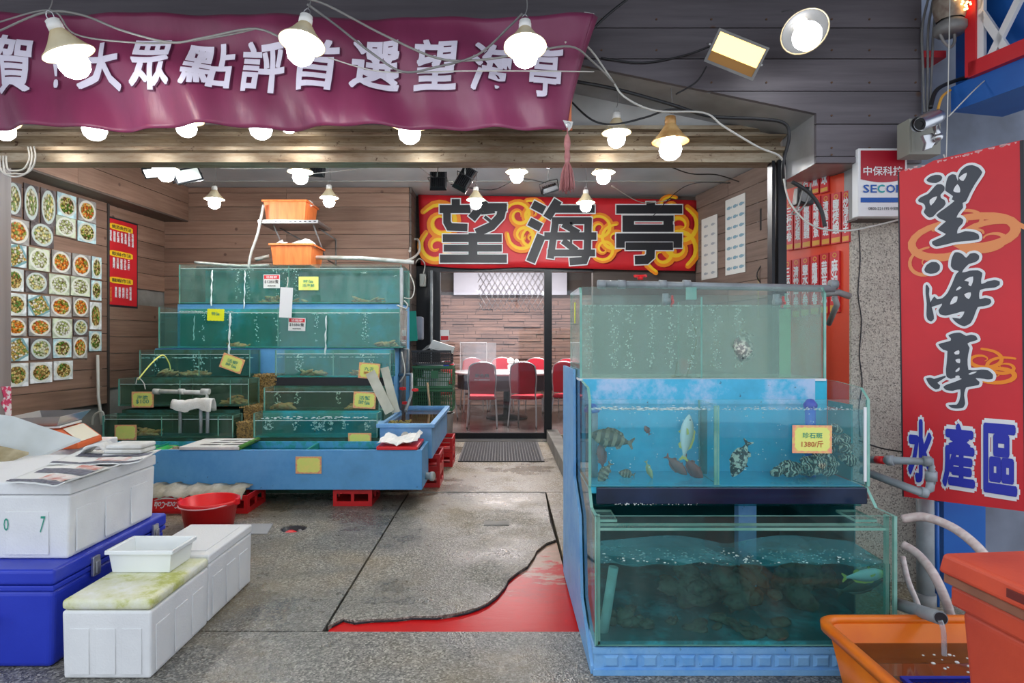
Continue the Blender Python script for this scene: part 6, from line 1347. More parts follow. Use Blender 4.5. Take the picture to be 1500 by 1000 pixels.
# ================================================================ LEFT WALL: dish photographs, menu
pcg = E('photo_collage', (lwx(3.3), 3.3, 1.2), 'wall collage of printed dish photographs on the left wooden wall', 'photographs', ang)
OL, tL = Vector((lwx(3.3), 3.3)), Vector((.08, 1)).normalized()
def lh(px, py, off=.056):
    n = Vector((tL.y, -tL.x)); O_ = OL+n*off; u, z, Z = plane_hit(O_, tL, px, py); return u, z-1.2
cells = [  # (x0,x1, top-left y, bottom-left y) read from the photograph, tops slope with the wall
 (5, 31, 265, 316, 3), (33, 56, 266, 322, 3), (58, 81, 273, 328, 3), (82, 111, 279, 315, 0), (113, 140, 288, 322, 1),
 (5, 42, 318, 357, 1), (43, 78, 322, 359, 3), (80, 110, 313, 344, 5), (112, 140, 321, 353, 0),
 (5, 38, 356, 391, 4), (40, 72, 360, 395, 5), (74, 103, 364, 399, 1), (104, 132, 369, 404, 1), (133, 148, 374, 408, 0),
 (5, 34, 392, 427, 2), (35, 69, 395, 428, 3), (70, 101, 399, 431, 5), (102, 131, 403, 433, 5), (132, 148, 409, 440, 0),
 (5, 38, 428, 463, 2), (39, 72, 430, 463, 4), (72, 104, 432, 464, 1), (105, 129, 434, 464, 1), (130, 148, 441, 483, 2),
 (5, 38, 464, 493, 1), (40, 74, 464, 493, 1), (75, 105, 465, 496, 5), (106, 128, 466, 492, 3),
 (5, 41, 494, 530, 4), (42, 75, 494, 528, 3), (76, 104, 495, 525, 0), (105, 127, 492, 526, 1), (129, 148, 484, 515, 0),
 (5, 41, 531, 568, 2), (42, 76, 530, 563, 2), (77, 106, 528, 558, 2)]
for x0, x1, y0, y1, k in cells:
    xm = (x0+x1)/2; u0, _ = lh(x0, 400); u1, _ = lh(x1, 400); sl_ = .25-(y0-265)*.0013
    _, zt_ = lh(max(x0, 17), y0); _, zb_ = lh(max(x0, 17), y1)
    w_, h_ = u1-u0-.012, zt_-zb_-.012
    part(pcg, 'dish_photo', MB().box(-w_/2, w_/2, -.004, .004, -h_/2, h_/2), DISH[k], loc=((u0+u1)/2, -.062, (zt_+zb_)/2))
OL2 = OL+Vector((tL.y, -tL.x))*.03
def lm(px, py): u, z, Z = plane_hit(OL2, tL, px, py); return u, z
u0, zt_ = lm(153, 317); u1, zb2 = lm(200, 448); _, zb_ = lm(153, 445)
mbd = E('menu_board', (OL2.x+tL.x*u0, OL2.y+tL.y*u0, zb_), 'tall red menu board with yellow headings on the left wall beside the photographs', 'menu', ang)
W_, H_ = u1-u0, zt_-zb_
part(mbd, 'frame', MB().box(-.02, W_+.02, 0, .025, -.02, H_+.02), MT['ink']); part(mbd, 'red_face', MB().box(0, W_, -.004, 0, 0, H_), MT['red_s'])
mb = MB(); my = MB()
for k, (ti, zc_) in enumerate((('燒酒魚作法', .915), ('軟絲作法', .60), ('龍蝦作法', .29))):
    pl = []
    for i in range(20):
        a_ = 2*math.pi*i/20; pl.append((W_*.5+math.copysign(min(1, abs(math.cos(a_))*1.3), math.cos(a_))*W_*.36, H_*zc_+math.copysign(min(1, abs(math.sin(a_))*1.2), math.sin(a_))*H_*.036))
    mb.prism(pl, -.006, -.0045, 'y'); put_text(my, ti, W_*.5, H_*zc_, .1, -.0075, .02, 0, fit=(W_*.60, H_*.045))
part(mbd, 'yellow_heading', mb, MT['yellow_s'], kind='stuff')
cols = [(.10, .80, ['清蒸', '糖醋', '紅燒', '乾煎', '蔥燒', '豆酥魚', '味噌湯']), (.20, .49, ['鹽烤', '川燙', '椒鹽', '沙拉', '三杯']), (.26, .15, ['清蒸', '蒜蓉', '焗烤', '沙拉', '味噌湯'])]
for x0, zc_, ws in cols:
    for i, s_ in enumerate(ws): put_text(my, s_, W_*(x0+.06+i*.115), H_*zc_, .1, -.0075, .05, 1, vertical=True, fit=(W_*.075, H_*(.13 if len(s_) < 3 else .17)))
put_text(my, '現撈活海鮮', W_*.075, H_*.30, .1, -.0075, .03, 2, vertical=True, fit=(W_*.05, H_*.26)); put_text(my, '代客料理', W_*.17, H_*.12, .1, -.0075, .03, 2, vertical=True, fit=(W_*.05, H_*.17))
part(mbd, 'lettering', my, [MT['ink'], MT['white'], MT['gold']], fixn=False, kind='stuff')
# posters on the right inner wall
for i, (x0, x1, y0, y1, lb) in enumerate(((1028, 1051, 322, 406, 'left pale fish chart on the right inner wall'), (1063, 1092, 294, 398, 'right blue toned fish chart on the right inner wall'))):
    n_ = Vector((rt.y, -rt.x)); n_ = n_ if n_.x < 0 else -n_; O_ = RW0+n_*.03
    ua, za, _ = plane_hit(O_, -rt, x0, y0); ub, zb_, _ = plane_hit(O_, -rt, x1, y1); p0 = O_-rt*ua
    r_ = E('fish_chart', (p0.x, p0.y, min(za, zb_)), lb, 'poster', ra); part(r_, 'sheet', MB().box(0, abs(ub-ua), -.004, .0, 0, abs(za-zb_)), MT['paper']); mb = MB(); Wq, Hq = abs(ub-ua), abs(za-zb_)
    for a_ in range(2 if i == 0 else 3):
        for b_ in range(6 if i == 0 else 7):
            cx_, cz_ = Wq*(a_+.6)/(2.2 if i == 0 else 3.2), Hq*(b_+.6)/(6.5 if i == 0 else 7.5); mb.add([(cx_+Wq*.11*math.cos(t_2), -.0055, cz_+Hq*.022*math.sin(t_2)) for t_2 in [k*.63 for k in range(10)]], [tuple(range(10))]); mb.add([(cx_+Wq*.1, -.0055, cz_), (cx_+Wq*.15, -.0055, cz_+Hq*.02), (cx_+Wq*.15, -.0055, cz_-Hq*.02)], [(0, 1, 2)])
    part(r_, 'fish_print', mb, M('faded_fish_print', (.42, .46, .50), .7) if i == 0 else M('blue_fish_print', (.25, .42, .52), .7), kind='stuff')

# ================================================================ BACK SHELF WITH ORANGE TUBS, PIPES
sf_ = E('wall_shelf', (PX(425, 6.5), 6.3, PZ(325, 6.3)), 'slotted grey metal shelf over the top left tank carrying an orange tub', 'shelf'); z_ = PZ(325, 6.3); xa, xb = PX(378, 6.3), PX(466, 6.3)
part(sf_, 'deck', MB().box(xa, xb, 6.31, 6.78, z_-.006, z_), MT['netmetal'], world=True)
part(sf_, 'front_lip', MB().box(xa, xb, 6.30, 6.31, z_-.012, z_+.022), MT['steel'], world=True)
part(sf_, 'side_lip', MB().box(xb-.01, xb, 6.31, 6.78, z_-.012, z_+.02), MT['steel'], world=True); part(sf_, 'side_lip', MB().box(xa, xa+.01, 6.31, 6.78, z_-.012, z_+.02), MT['steel'], world=True)
mb = MB()
for k in range(12): mb.box(xa+.02+k*.05, xa+.045+k*.05, 6.298, 6.2995, z_, z_+.010)
part(sf_, 'slots', mb, MT['ink'], world=True, kind='stuff')
for xx in (xa+.12, xb-.08): part(sf_, 'bracket', MB().tube([(xx, 6.4, z_-.01), (xx, 6.85, z_-.30), (xx, 7.27, z_-.32), (xx, 7.27, z_-.02), (xx, 6.6, z_-.012)], .009, 6, smooth=False), MT['pvc_d'], world=True)
def otub(label, x0, x1, y0, y1, Z, dep, lipw=.016):
    zt_, zb_ = PZ(y0, Z), PZ(y1, Z); xa, xb = PX(x0, Z), PX(x1, Z); c_ = ((xa+xb)/2, Z+dep/2, zb_); r = E('orange_tub', c_, label, 'tub'); W_, D_, H_ = (xb-xa)/2, dep/2, zt_-zb_
    k = .90; mb = MB(); o_ = [(-1, -1), (1, -1), (1, 1), (-1, 1)]
    vs = [(a*W_*k, b*D_*k, 0) for a, b in o_]+[(a*W_, b*D_, H_) for a, b in o_]+[(a*(W_-.008), b*(D_-.008), H_) for a, b in o_]+[(a*(W_*k-.008), b*(D_*k-.008), .008) for a, b in o_]
    mb.add(vs, [(0, 3, 2, 1), (12, 13, 14, 15)]+[(i, (i+1) % 4, 4+(i+1) % 4, 4+i) for i in range(4)]+[(4+i, 4+(i+1) % 4, 8+(i+1) % 4, 8+i) for i in range(4)]+[(8+i, 8+(i+1) % 4, 12+(i+1) % 4, 12+i) for i in range(4)]); part(r, 'tub_wall', mb, MT['orange_l'], bev=.006)
    mb = MB(); e = lipw; mb.box(-W_-e, W_+e, -D_-e, -D_+.004, H_-.016, H_+.004); mb.box(-W_-e, W_+e, D_-.004, D_+e, H_-.016, H_+.004); mb.box(-W_-e, -W_+.004, -D_+.004, D_-.004, H_-.016, H_+.004); mb.box(W_-.004, W_+e, -D_+.004, D_-.004, H_-.016, H_+.004); part(r, 'rim', mb, MT['orange_l'], bev=.003)
    return r, W_, D_, H_
r, W_, D_, H_ = otub('upper orange tub on the metal shelf', 386, 448, 293, 323.5, 6.33, .40)
def scrap(parent, x, y, z, w_, h_, sd):
    rr = random.Random(sd); hh = {}
    def f(u, v):
        k = (round(u, 3), round(v, 3)); hh.setdefault(k, rr.uniform(-.02, .02)); return (x+(u-.5)*w_+hh[k]*.5, y+(v-.5)*.12+hh[k]*.4, z+h_*(math.sin(u*3.1)*(.4+.6*v))+hh[k])
    mb = MB(); mb.sheet(f, 6, 5, (0, 0, -.003), sm=False); part(parent, 'white_wrap', mb, MT['paper'])
scrap(r, -W_*.75, -D_*.4, H_-.01, .12, .04, 1); scrap(r, W_*.75, -D_*.2, H_-.02, .14, .06, 2); scrap(r, 0, 0, H_-.03, .3, .03, 8)
r, W_, D_, H_ = otub('lower orange tub resting on the top left tank', 396, 457, 357, 388.0, 6.22, .40)
scrap(r, -W_*.7, -D_*.5, H_-.01, .13, .07, 3); scrap(r, W_*.35, -D_*.4, H_-.01, .30, .08, 4)
pp = MB(); pp.tube([P(386, 300, 6.3), P(378, 340, 6.28), P(368, 370, 6.26), P(364, 392, 6.26)], .014, 8); one('curved_hose', pp, MT['pvc_w'], 'white hose curving down from the metal shelf to the top left tank', 'hose')
pp = MB(); pp.tube([P(285, 384, 6.3), P(350, 389, 6.3), P(395, 388, 6.3)], .014, 8); pp.tube([P(374, 380, 6.35), P(395, 375, 6.35)], .02, 8, smooth=False); pp.tube([P(460, 377, 6.4), P(530, 378, 6.4), P(606, 384, 6.4)], .022, 10, smooth=False); one('overhead_pipe', pp, MT['pvc_w'], 'cream pipes lying along the top of the top left tank', 'pipe')
tb_ = E('tank_top_rail', (PX(430, 6.5), 6.5, 2.024), 'black rail along the rear top edge of the top left tank', 'rail'); part(tb_, 'rail', MB().box(PX(290, 6.6), PX(588, 6.6), 6.56, 6.62, 2.024, 2.05), MT['rubber'], world=True)
# vertical pipes and taps at the right end of the rack
vp = E('rack_pipework', (PX(592, 5.9), 5.9, .3), 'cluster of grey pipes with red taps at the right end of the left rack', 'pipework')
mb = MB(); mb.tube([P(588, 392, 6.1), P(588, 480, 6.1), P(587, 600, 6.0)], .016, 10, smooth=False); part(vp, 'pipe', mb, MT['pvc'], world=True)
mb = MB(); mb.tube([P(593, 455, 6.14), P(592, 520, 6.14), P(590, 610, 6.05)], .026, 10, smooth=False); part(vp, 'pipe', mb, MT['pvc_d'], world=True)
mb = MB(); mb.tube([P(589, 511, 6.0), P(598, 512, 6.0), P(597, 545, 6.0), P(585, 549, 6.0), P(603, 548, 5.9), P(603, 568, 5.85), P(602, 580, 5.8), P(594, 602, 5.6)], .015, 10, smooth=False); part(vp, 'pipe', mb, MT['pvc'], world=True)
mb = MB(); mb.tube([P(577, 600, 5.95), P(577, 520, 5.95)], .016, 8, smooth=False); part(vp, 'pipe', mb, MT['pvc_w'], world=True)
mb = MB(); mb.tube([P(572, 560, 5.9), P(571, 522, 5.9), P(575, 517, 5.9)], .010, 8); part(vp, 'pipe', mb, MT['pvc_w'], world=True)
mb = MB(); mb.tube([P(600, 400, 6.2), P(607, 420, 6.2), P(603, 436, 6.2), P(592, 436, 6.2)], .006, 6); mb.tube([P(585, 560, 5.8), P(593, 545, 5.8), P(588, 515, 5.8)], .007, 6); mb.tube([P(592, 440, 6.1), P(597, 446, 6.1), P(594, 452, 6.1), P(582, 447, 6.0)], .008, 6); part(vp, 'thin_hose', mb, MT['cable_w'], world=True, kind='stuff')
for (x, y) in ((590, 569), (608, 571), (594, 590)):
    c_ = P(x, y, 5.78); part(vp, 'red_tap', MB().box(c_.x-.03, c_.x+.03, c_.y-.01, c_.y+.01, c_.z-.012, c_.z+.012).cyl(c_+Vector((0, -.012, 0)), c_+Vector((0, .02, 0)), .016, n=10), MT['red_p'], world=True)
gp = MB(); gp.tube([P(632, 396, 7.6), P(632, 646, 7.6)], .018, 10, smooth=False); one('grey_pole', gp, MT['pvc'], 'grey pole standing against the black door jamb', 'pole')
mc = E('meter_box', P(619, 410, 7.66), 'small grey socket box with dangling wires on the black side wall', 'socket'); part(mc, 'box', MB().box(-.04, .04, 0, .05, -.08, .08), MT['lcd'], bev=.01); part(mc, 'wires', MB().tube([(.01, 0, .08), (.03, -.02, .2), (-.05, -.02, .26), (-.12, -.02, .1), (-.10, -.02, -.2)], .008, 6).tube([(0, 0, -.08), (.03, -.02, -.02), (.04, -.02, .04)], .008, 6), MT['cable_w'], kind='stuff')
cable('white hose looping up onto the banner corner', [(588, 384, 6.6), (604, 378, 7.0), (614, 368, 7.3), (613, 352, 7.5), (604, 352, 7.5), (600, 368, 7.2)], .014, 'cable_w')

# white pipe with towel above the small tanks
wp_ = E('spray_pipe', P(262, 573, 5.1), 'white pipe elbow standing above the small left tanks with a towel wrapped over it', 'pipe')
mb = MB(); mb.tube([P(227, 573, 5.12), P(303, 575, 5.12), P(303, 590, 5.12)], .019, 10, smooth=False); part(wp_, 'top_pipe', mb, MT['pvc_w'], world=True)
for x0_, x1_ in ((225, 234), (262, 270), (295, 307)): mb = MB(); mb.cyl(P(x0_, 573, 5.12), P(x1_, 573.4, 5.12), .024, n=12); part(wp_, 'coupling', mb, MT['pvc_w'], world=True)
for x in (264, 294, 304): mb = MB(); mb.tube([P(x, 590, 5.03), P(x, 634, 5.03)], .014, 8, smooth=False); part(wp_, 'leg', mb, MT['pvc'], world=True)
rr3 = random.Random(3); h3 = {}
def ft(u, v):
    k = (round(u, 3), round(v, 3)); h3.setdefault(k, rr3.uniform(-.006, .006)); a_ = v*math.pi; return Vector((PX(254, 5.03)+.33*u, 5.03-.05*math.cos(a_), PZ(593, 5.03)+.05*math.sin(a_)*(1-.2*math.sin(u*6))-.035*(1-math.sin(a_))*(.3+abs(math.sin(u*5)))+h3[k]))
mb = MB(); mb.sheet(ft, 14, 10, (0, 0, -.006)); part(wp_, 'towel', mb, MT['towel'], world=True)
cable('thin yellow air hose looping over the third row left tank', [(202, 556, 5.2), (222, 532, 5.3), (238, 520, 5.42), (247, 530, 5.5), (250, 542, 5.52)], .006, 'card_y')
cable('thin white air hose on the fourth row left tank', [(199, 562, 5.2), (202, 553, 5.2), (210, 560, 5.22), (213, 570, 5.22)], .004, 'cable_w')
# leaning boards
for i, (x0, y0, x1, y1, w_, lb) in enumerate(((542, 545, 571, 600, .085, 'left long pale board leaning in the small blue tub'), (563, 538, 580, 600, .07, 'right long pale board leaning in the small blue tub'))):
    a, b_ = P(x0, y0, 5.15-.02*i+.1), P(x1, y1+4, 5.12+.05+.03*i); d = (b_-a).normalized(); s_ = Vector((d.z, 0, -d.x)).normalized()*w_*.5; s_ = -s_ if s_.x < 0 else s_; n_ = Vector((0, .008, 0)); mb = MB(); vs = [a-s_, a+s_, b_+s_, b_-s_]; vs += [v+n_ for v in vs]
    mb.add(vs, [(0, 1, 2, 3), (4, 7, 6, 5), (0, 4, 5, 1), (1, 5, 6, 2), (2, 6, 7, 3), (3, 7, 4, 0)]); one('leaning_board', mb, MT['cutboard'], lb, 'board')

# ---- stack of green crates by the door
def gcrate(label, x0, x1, y0, y1, Z, dep, mat='green_c'):
    xa, xb, zt_, zb_ = PX(x0, Z), PX(x1, Z), PZ(y0, Z), PZ(y1, Z); r = E('green_crate' if mat == 'green_c' else 'black_basket', ((xa+xb)/2, Z, zb_), label, 'crate' if mat == 'green_c' else 'basket'); W_, H_ = (xb-xa)/2, zt_-zb_
    def lat(nm, fn, L):
        mb = MB(); fn(mb, -L, L, H_*.86, H_); fn(mb, -L, L, 0, H_*.12); k = int(2*L/.022)
        for i in range(k+1): c_ = -L+2*L*i/k; fn(mb, c_-.004, c_+.004, H_*.12, H_*.86)
        for q in (.32, .5, .68): fn(mb, -L, L, H_*q-.003, H_*q+.003)
        part(r, nm, mb, MT[mat])
    lat('front_lattice', lambda mb, a, b, c, d: mb.box(a, b, 0, .006, c, d), W_); lat('rear_lattice', lambda mb, a, b, c, d: mb.box(a, b, dep-.006, dep, c, d), W_)
    lat('side_lattice', lambda mb, a, b, c, d: mb.box(-W_, -W_+.006, a+dep/2, b+dep/2, c, d), dep/2-.007); lat('side_lattice', lambda mb, a, b, c, d: mb.box(W_-.006, W_, a+dep/2, b+dep/2, c, d), dep/2-.007)
    part(r, 'bottom', MB().box(-W_+.007, W_-.007, .007, dep-.007, 0, .012), MT[mat]); part(r, 'rim', MB().box(-W_-.01, W_+.01, -.012, 0, H_-.02, H_), MT[mat])
    return r, W_, H_
g1, W_, H_ = gcrate('upper green lattice crate by the glass door, foam pieces inside', 605, 663, 536, 569, 6.75, .34)
part(g1, 'label_plate', MB().box(-.02, .06, -.014, -.012, H_*.45, H_*.8), MT['green_c'])
gcrate('lower green lattice crate by the glass door', 605, 663, 570, 602, 6.75, .34)
wb = E('foam_pieces', (PX(634, 6.9), 6.9, PZ(566, 6.9)+.01), 'white foam pieces inside the upper green crate', 'foam'); part(wb, 'foam', MB().box(-.17, .17, -.08, .08, 0, .08).box(-.12, .18, -.07, .07, .082, .16, M=Matrix.Rotation(.12, 4, 'Y')), MT['styro'])
bk = E('white_bucket', (PX(640, 6.9), 6.92, .0), 'pale bucket under the green crates beside the glass door', 'bucket'); part(bk, 'bucket', MB().lathe([(.001, 0), (.15, .001), (.19, .44), (.196, .45), (.188, .44), (.001, .43)], 24), MT['white_panel'])
b2, W_, H_ = gcrate('black basket on top of the green crates', 604, 660, 513, 534, 6.75, .34, 'green_c'); b2.name = 'black_basket'; b2['category'] = 'basket'
for ch in b2.children: ch.data = ch.data.copy(); ch.data.materials[0] = MT['rubber']
rg = E('plastic_scraps', (PX(634, 6.8), 6.85, PZ(515, 6.8)), 'dark and grey plastic scraps heaped in the black basket', 'scraps'); scrap(rg, .03, 0, .0, .36, .09, 11); rg.children[0].data.materials[0] = MT['pvc_d']; mb = MB(); mb.prism([(-.05, .04), (.22, -.02), (.24, .05), (.0, .13)], -.06, .08, 'y'); part(rg, 'grey_tray', mb, MT['white_panel'])
scr = E('paper_bundle', (PX(636, 6.75), 6.78, PZ(536, 6.78)), 'white paper bundle with blue edge lying on the upper green crate', 'paper'); part(scr, 'paper', MB().box(-.19, .15, -.02, .2, .003, .028, M=Matrix.Rotation(.03, 4, 'Y')), MT['paper'], bev=.008); part(scr, 'blue_edge', MB().box(.10, .16, -.024, .1, .0, .03), MT['blue_c'])
tp = E('teal_dustpan', P(603, 478, 7.2), 'teal plastic panel with a pale blue bin behind the pipes', 'panel'); part(tp, 'panel', MB().box(-.05, .06, 0, .02, -.17, .18, M=Matrix.Rotation(-.06, 4, 'Y')), MT['teal_p']); part(tp, 'blue_bin', MB().box(.0, .12, .06, .2, -.16, .12), MT['wall_grey'], bev=.02)
hd = MB(); hd.tube([P(626, 560, 6.66), P(629, 592, 6.66), P(630, 668, 6.62)], .013, 8, smooth=False); one('broom_handle', hd, M('bare_wood', (.48, .34, .20), .6), 'short wooden handle leaning on the green crates', 'handle')
# door mat
mb = MB(); mb.box(-.45, .45, 0, 1.22, 0, .010); dm = E('door_mat', (.0-.006, 6.38, .001), 'charcoal ribbed door mat in front of the glass door', 'mat'); part(dm, 'border', mb, MT['rubber'])
mb = MB()
for k in range(28): mb.box(-.43+.0307*k, -.43+.0307*k+.022, .02, 1.20, .010, .014)
part(dm, 'ribs', mb, MT['mat'], kind='stuff')

# ================================================================ DINING ROOM FURNITURE
tbx, tby = .08, 10.0
dt = E('round_table', (tbx, tby, 0), 'round pale dining table behind the glass door', 'table'); part(dt, 'table_top', MB().lathe([(.001, .735), (.86, .735), (.88, .745), (.88, .765), (.001, .77)], 40), MT['table_w']); part(dt, 'apron', MB().lathe([(.80, .50), (.80, .733)], 36), M('dark_table_cloth', (.04, .04, .045), .8)); part(dt, 'pedestal', MB().lathe([(.001, .012), (.34, .013), (.33, .04), (.06, .07), (.05, .70)], 20), MT['black'])
# lazy Susan, screen and condiments on the table
scn = E('acrylic_screen', (PX(700, 9.8), 9.8, .772), 'clear acrylic table screen on the dining table', 'screen'); gl_ = glassy('acrylic_sheet', (.95, .96, .97), .12, (.75, .77, .8), .22)
part(scn, 'sheet', MB().box(-.28, .14, 0, .006, 0, .46), gl_); part(scn, 'sheet', MB().box(.14, .30, .0, .006, 0, .46, M=Matrix.Rotation(.25, 4, 'Z')), gl_)
part(scn, 'edge', MB().box(-.285, .145, -.001, .008, .455, .468).box(-.285, -.278, -.001, .008, 0, .46).box(.136, .145, -.001, .008, 0, .46), MT['white'], kind='stuff')
for (x, Z, h_, rad, lb, nm) in ((.14, 9.75, .13, .045, 'white tissue box on the dining table', 'tissue_box'), (.24, 9.9, .12, .03, 'white teapot-like jar on the dining table', 'white_jar')):
    r = E(nm, (x, Z, .772), lb, nm.split('_')[1]); part(r, 'body', MB().lathe([(.001, 0), (rad, .002), (rad*1.05, h_*.8), (rad*.5, h_), (.001, h_)], 16), MT['white'])
    mb = MB(); mb.sph((0, 0, h_+.04), rad*1.05, 8, 6, 0, (1.2, 1, 1.1)); part(r, 'top', mb, MT['paper'])
ch0 = None
def chair(label, x, y, face, group=None, text=False):
    global ch0
    r = E('banquet_chair', (x, y, 0), label, 'chair', face, group)
    if ch0 is None:
        ps = [part(r, 'seat', MB().box(-.20, .20, -.20, .20, .41, .47), MT['chair_red'], bev=.025, seg=3)]
        n = 12; out = [(-.175, .50), (-.19, .70), (-.175, .86)]+[(.175*math.cos(math.pi-math.pi*i/n), .86+.085*math.sin(math.pi*i/n)) for i in range(1, n)]+[(.175, .86), (.19, .70), (.175, .50)]
        ps.append(part(r, 'backrest', MB().prism(out, .17, .205, 'y'), MT['chair_red'], bev=.008))
        ps.append(part(r, 'back_frame', MB().tube([(-.19, .19, .44)]+[(a*1.06, .19, b_+.005) for a, b_ in out]+[(.19, .19, .44)], .011, 8), MT['steel']))
        for sx, sy in ((-1, -1), (1, -1), (-1, 1), (1, 1)): ps.append(part(r, 'leg', MB().tube([(sx*.19, sy*.18, .44), (sx*.20, sy*.20, .30), (sx*.215, sy*.24, .011)], .011, 8), MT['steel']))
        ch0 = ps
    else:
        for q in ch0: c = q.copy(); COL.objects.link(c); c.parent = r
    if text:
        mb = MB(); put_text(mb, '新合興', 0, .76, .1, 0, .03, fit=(-.20, .055)); put_text(mb, '04-8850022', 0, .70, .1, 0, .01, fit=(-.22, .022)); mb.v = [(a, .2075, c_) for a, b_, c_ in mb.v]; part(r, 'lettering', mb, MT['white'], fixn=False, kind='stuff')
    return r
chair('red banquet chair with white lettering on its back, left in front of the round table', PX(707, 9.05), 9.0, math.pi, text=True)
chair('red banquet chair turned slightly, in front of the round table by the door stile', PX(772, 9.05), 9.05, math.pi-.35)
chair('red banquet chair right of the door stile, partly behind the tanks', PX(838, 9.0), 9.2, math.pi-.6)
chair('red banquet chair at the left side of the round table, near the crates', -1.02, 9.75, math.pi+1.0)
chair('red banquet chair behind the acrylic screen', PX(694, 11.1), 11.1, .2); chair('red banquet chair behind the tissue box', PX(735, 11.2), 11.2, 0); chair('red banquet chair behind the right of the round table', PX(782, 11.0), 11.0, -.3); chair('red banquet chair far left behind the table', -1.25, 10.75, 1.0)
chair('red banquet chair beyond the right of the stile behind the table', PX(822, 10.7), 10.7, -.7)

# ================================================================ FOREGROUND LEFT
def foambox(label, x0, x1, y0, y1, z0, z1, lid=.045, lidmat='styro', flutes=True, extra=None):
    r = E('foam_box', ((x0+x1)/2, (y0+y1)/2, z0), label, 'foam box'); W_, D_, H_ = (x1-x0)/2, (y1-y0)/2, z1-z0
    mb = MB(); mb.frus((0, 0, 0), (W_*.965, D_*.975), (W_*.99, D_*.99), 0, H_-lid-.002); part(r, 'body', mb, MT['styro'], bev=.010, seg=3)
    mb = MB(); nx = 10; rr = random.Random(int(x0*100)); am = .004 if lidmat == 'moss' else .001
    part(r, 'lid', MB().box(-W_, W_, -D_, D_, H_-lid, H_), MT[lidmat], bev=.016 if lidmat == 'moss' else .008, seg=4)
    if flutes:
        mb = MB(); t = .003
        for i in range(3):
            xa = -W_*.82+i*W_*.58; mb.box(xa, xa+W_*.44, -D_*.985-t, -D_*.985-.0, H_*.06, (H_-lid)*.74)
        part(r, 'front_flute', mb, MT['styro'], kind='stuff', bev=.002)
        mb = MB()
        for sgn in (1,):
            for i in range(3):
                ya = -D_*.85+i*D_*.6; mb.box(W_*.978, W_*.985+.003, ya, ya+D_*.42, H_*.06, (H_-lid)*.74)
        part(r, 'side_flute', mb, MT['styro'], kind='stuff', bev=.002)
    return r
fa_ = foambox('white foam box with a mossy stained lid in the left foreground', -1.63, -1.295, 2.27, 2.72, .001, .295, .04, 'moss')
fb_ = foambox('white foam box with a clean lid behind the mossy lidded one', -1.62, -1.30, 2.73, 3.20, .001, .30, .04)
part(fb_, 'lid_panel', MB().box(-.12, .12, -.18, .18, .299, .303), MT['styro'], bev=.002)
# cool box
cx0, cx1, cy0, cy1 = -2.45, -1.70, 2.33, 3.12
cl = E('cool_box', ((cx0+cx1)/2, (cy0+cy1)/2, .001), 'large royal blue cool box under the white foam box at the left', 'cool box'); W_, D_ = (cx1-cx0)/2, (cy1-cy0)/2
part(cl, 'body', MB().frus((0, 0, 0), (W_*.94, D_*.95), (W_*.98, D_*.98), 0, .30), MT['blue_c'], bev=.02, seg=4); part(cl, 'lid', MB().box(-W_, W_, -D_, D_, .322, .382), MT['blue_c'], bev=.014, seg=4); part(cl, 'seal_ledge', MB().box(-W_*.99, W_*.99, -D_*.99, D_*.99, .300, .320), MT['blue_c'], bev=.004)
for yy in (-.16, .28):
    lt = part(cl, 'latch', MB().box(W_-.002, W_+.012, yy-.022, yy+.022, .275, .355), MT['steel'], bev=.003); part(lt, 'latch_hook', MB().box(W_+.012, W_+.020, yy-.013, yy+.013, .285, .335), MT['steel'], bev=.003)
hl = part(cl, 'handle', MB().tube([(-.02, -D_*.96, .20), (-.02, -D_-.05, .195), (.14, -D_-.05, .195), (.14, -D_*.96, .20)], .013, 10, smooth=False), M('pinkish_white_plastic', (.75, .55, .62), .5))
mb = MB()
for k in range(14): mb.sph((-.035+RN.uniform(-.03, .03), -D_-.06, .13+RN.uniform(-.09, .05)), RN.uniform(.012, .022), 8, 6)
part(cl, 'pink_rope', mb, M('neon_pink_rope', (.95, .05, .20), .6), kind='stuff')
fc_ = foambox('white foam box with newspapers on its lid, standing on the blue cool box', -2.50, -1.715, 2.44, 3.05, .384, .690, .05)
mb = MB(); put_text(mb, '7', -.0+.285, .14, .1, 0, .0, fit=(.022, .065), shear=.2); put_text(mb, '0', .16-.02, .14, .1, 0, 0, fit=(.02, .05)); mb.v = [(a, -.3035-.003, c_) for a, b_, c_ in mb.v]; part(fc_, 'green_number', mb, MT['ink_g'], fixn=False, kind='stuff')
# newspapers
def paper_(label, pts, z, sd):
    r = E('newspaper', (sum(p[0] for p in pts)/4, sum(p[1] for p in pts)/4, z), label, 'newspaper'); a, b_, c_, d = [Vector((p[0], p[1], 0)) for p in pts]; rr = random.Random(sd); hh = {}; o_ = wloc(r)
    def f(u, v, dz=0):
        k = (round(u, 3), round(v, 3)); hh.setdefault(k, rr.uniform(0, .003)); q = a.lerp(b_, u).lerp(d.lerp(c_, u), v); return Vector((q.x-o_.x, q.y-o_.y, .006+hh[k]+.006*abs(math.sin(u*4+sd))+(.015*(u-.85)/.15 if u > .85 else 0)+dz))
    mb = MB(); mb.sheet(lambda u, v: f(u, v), 14, 8, (0, 0, -.005)); part(r, 'sheets', mb, MT['paper'])
    def pt(u0, u1, v0, v1, m, dz, nm): mb = MB(); mb.grid(lambda u, v: f(u0+(u1-u0)*u, v0+(v1-v0)*v, dz), 10, 4); part(r, nm, mb, m)
    pt(.0, 1, .0, .13, MT['news_g'], .0022, 'grey_band'); pt(.1, .98, .48, .74, MT['news_g'], .0022, 'grey_band'); pt(.42, .80, .16, .44, MT['news_p'], .0022, 'printed_picture'); pt(.5, .8, .77, .97, MT['news_p'], .0022, 'printed_picture')
def zc(px, py, z): Z = (H-z)*F/(py-CY); return (PX(px, Z), Z)
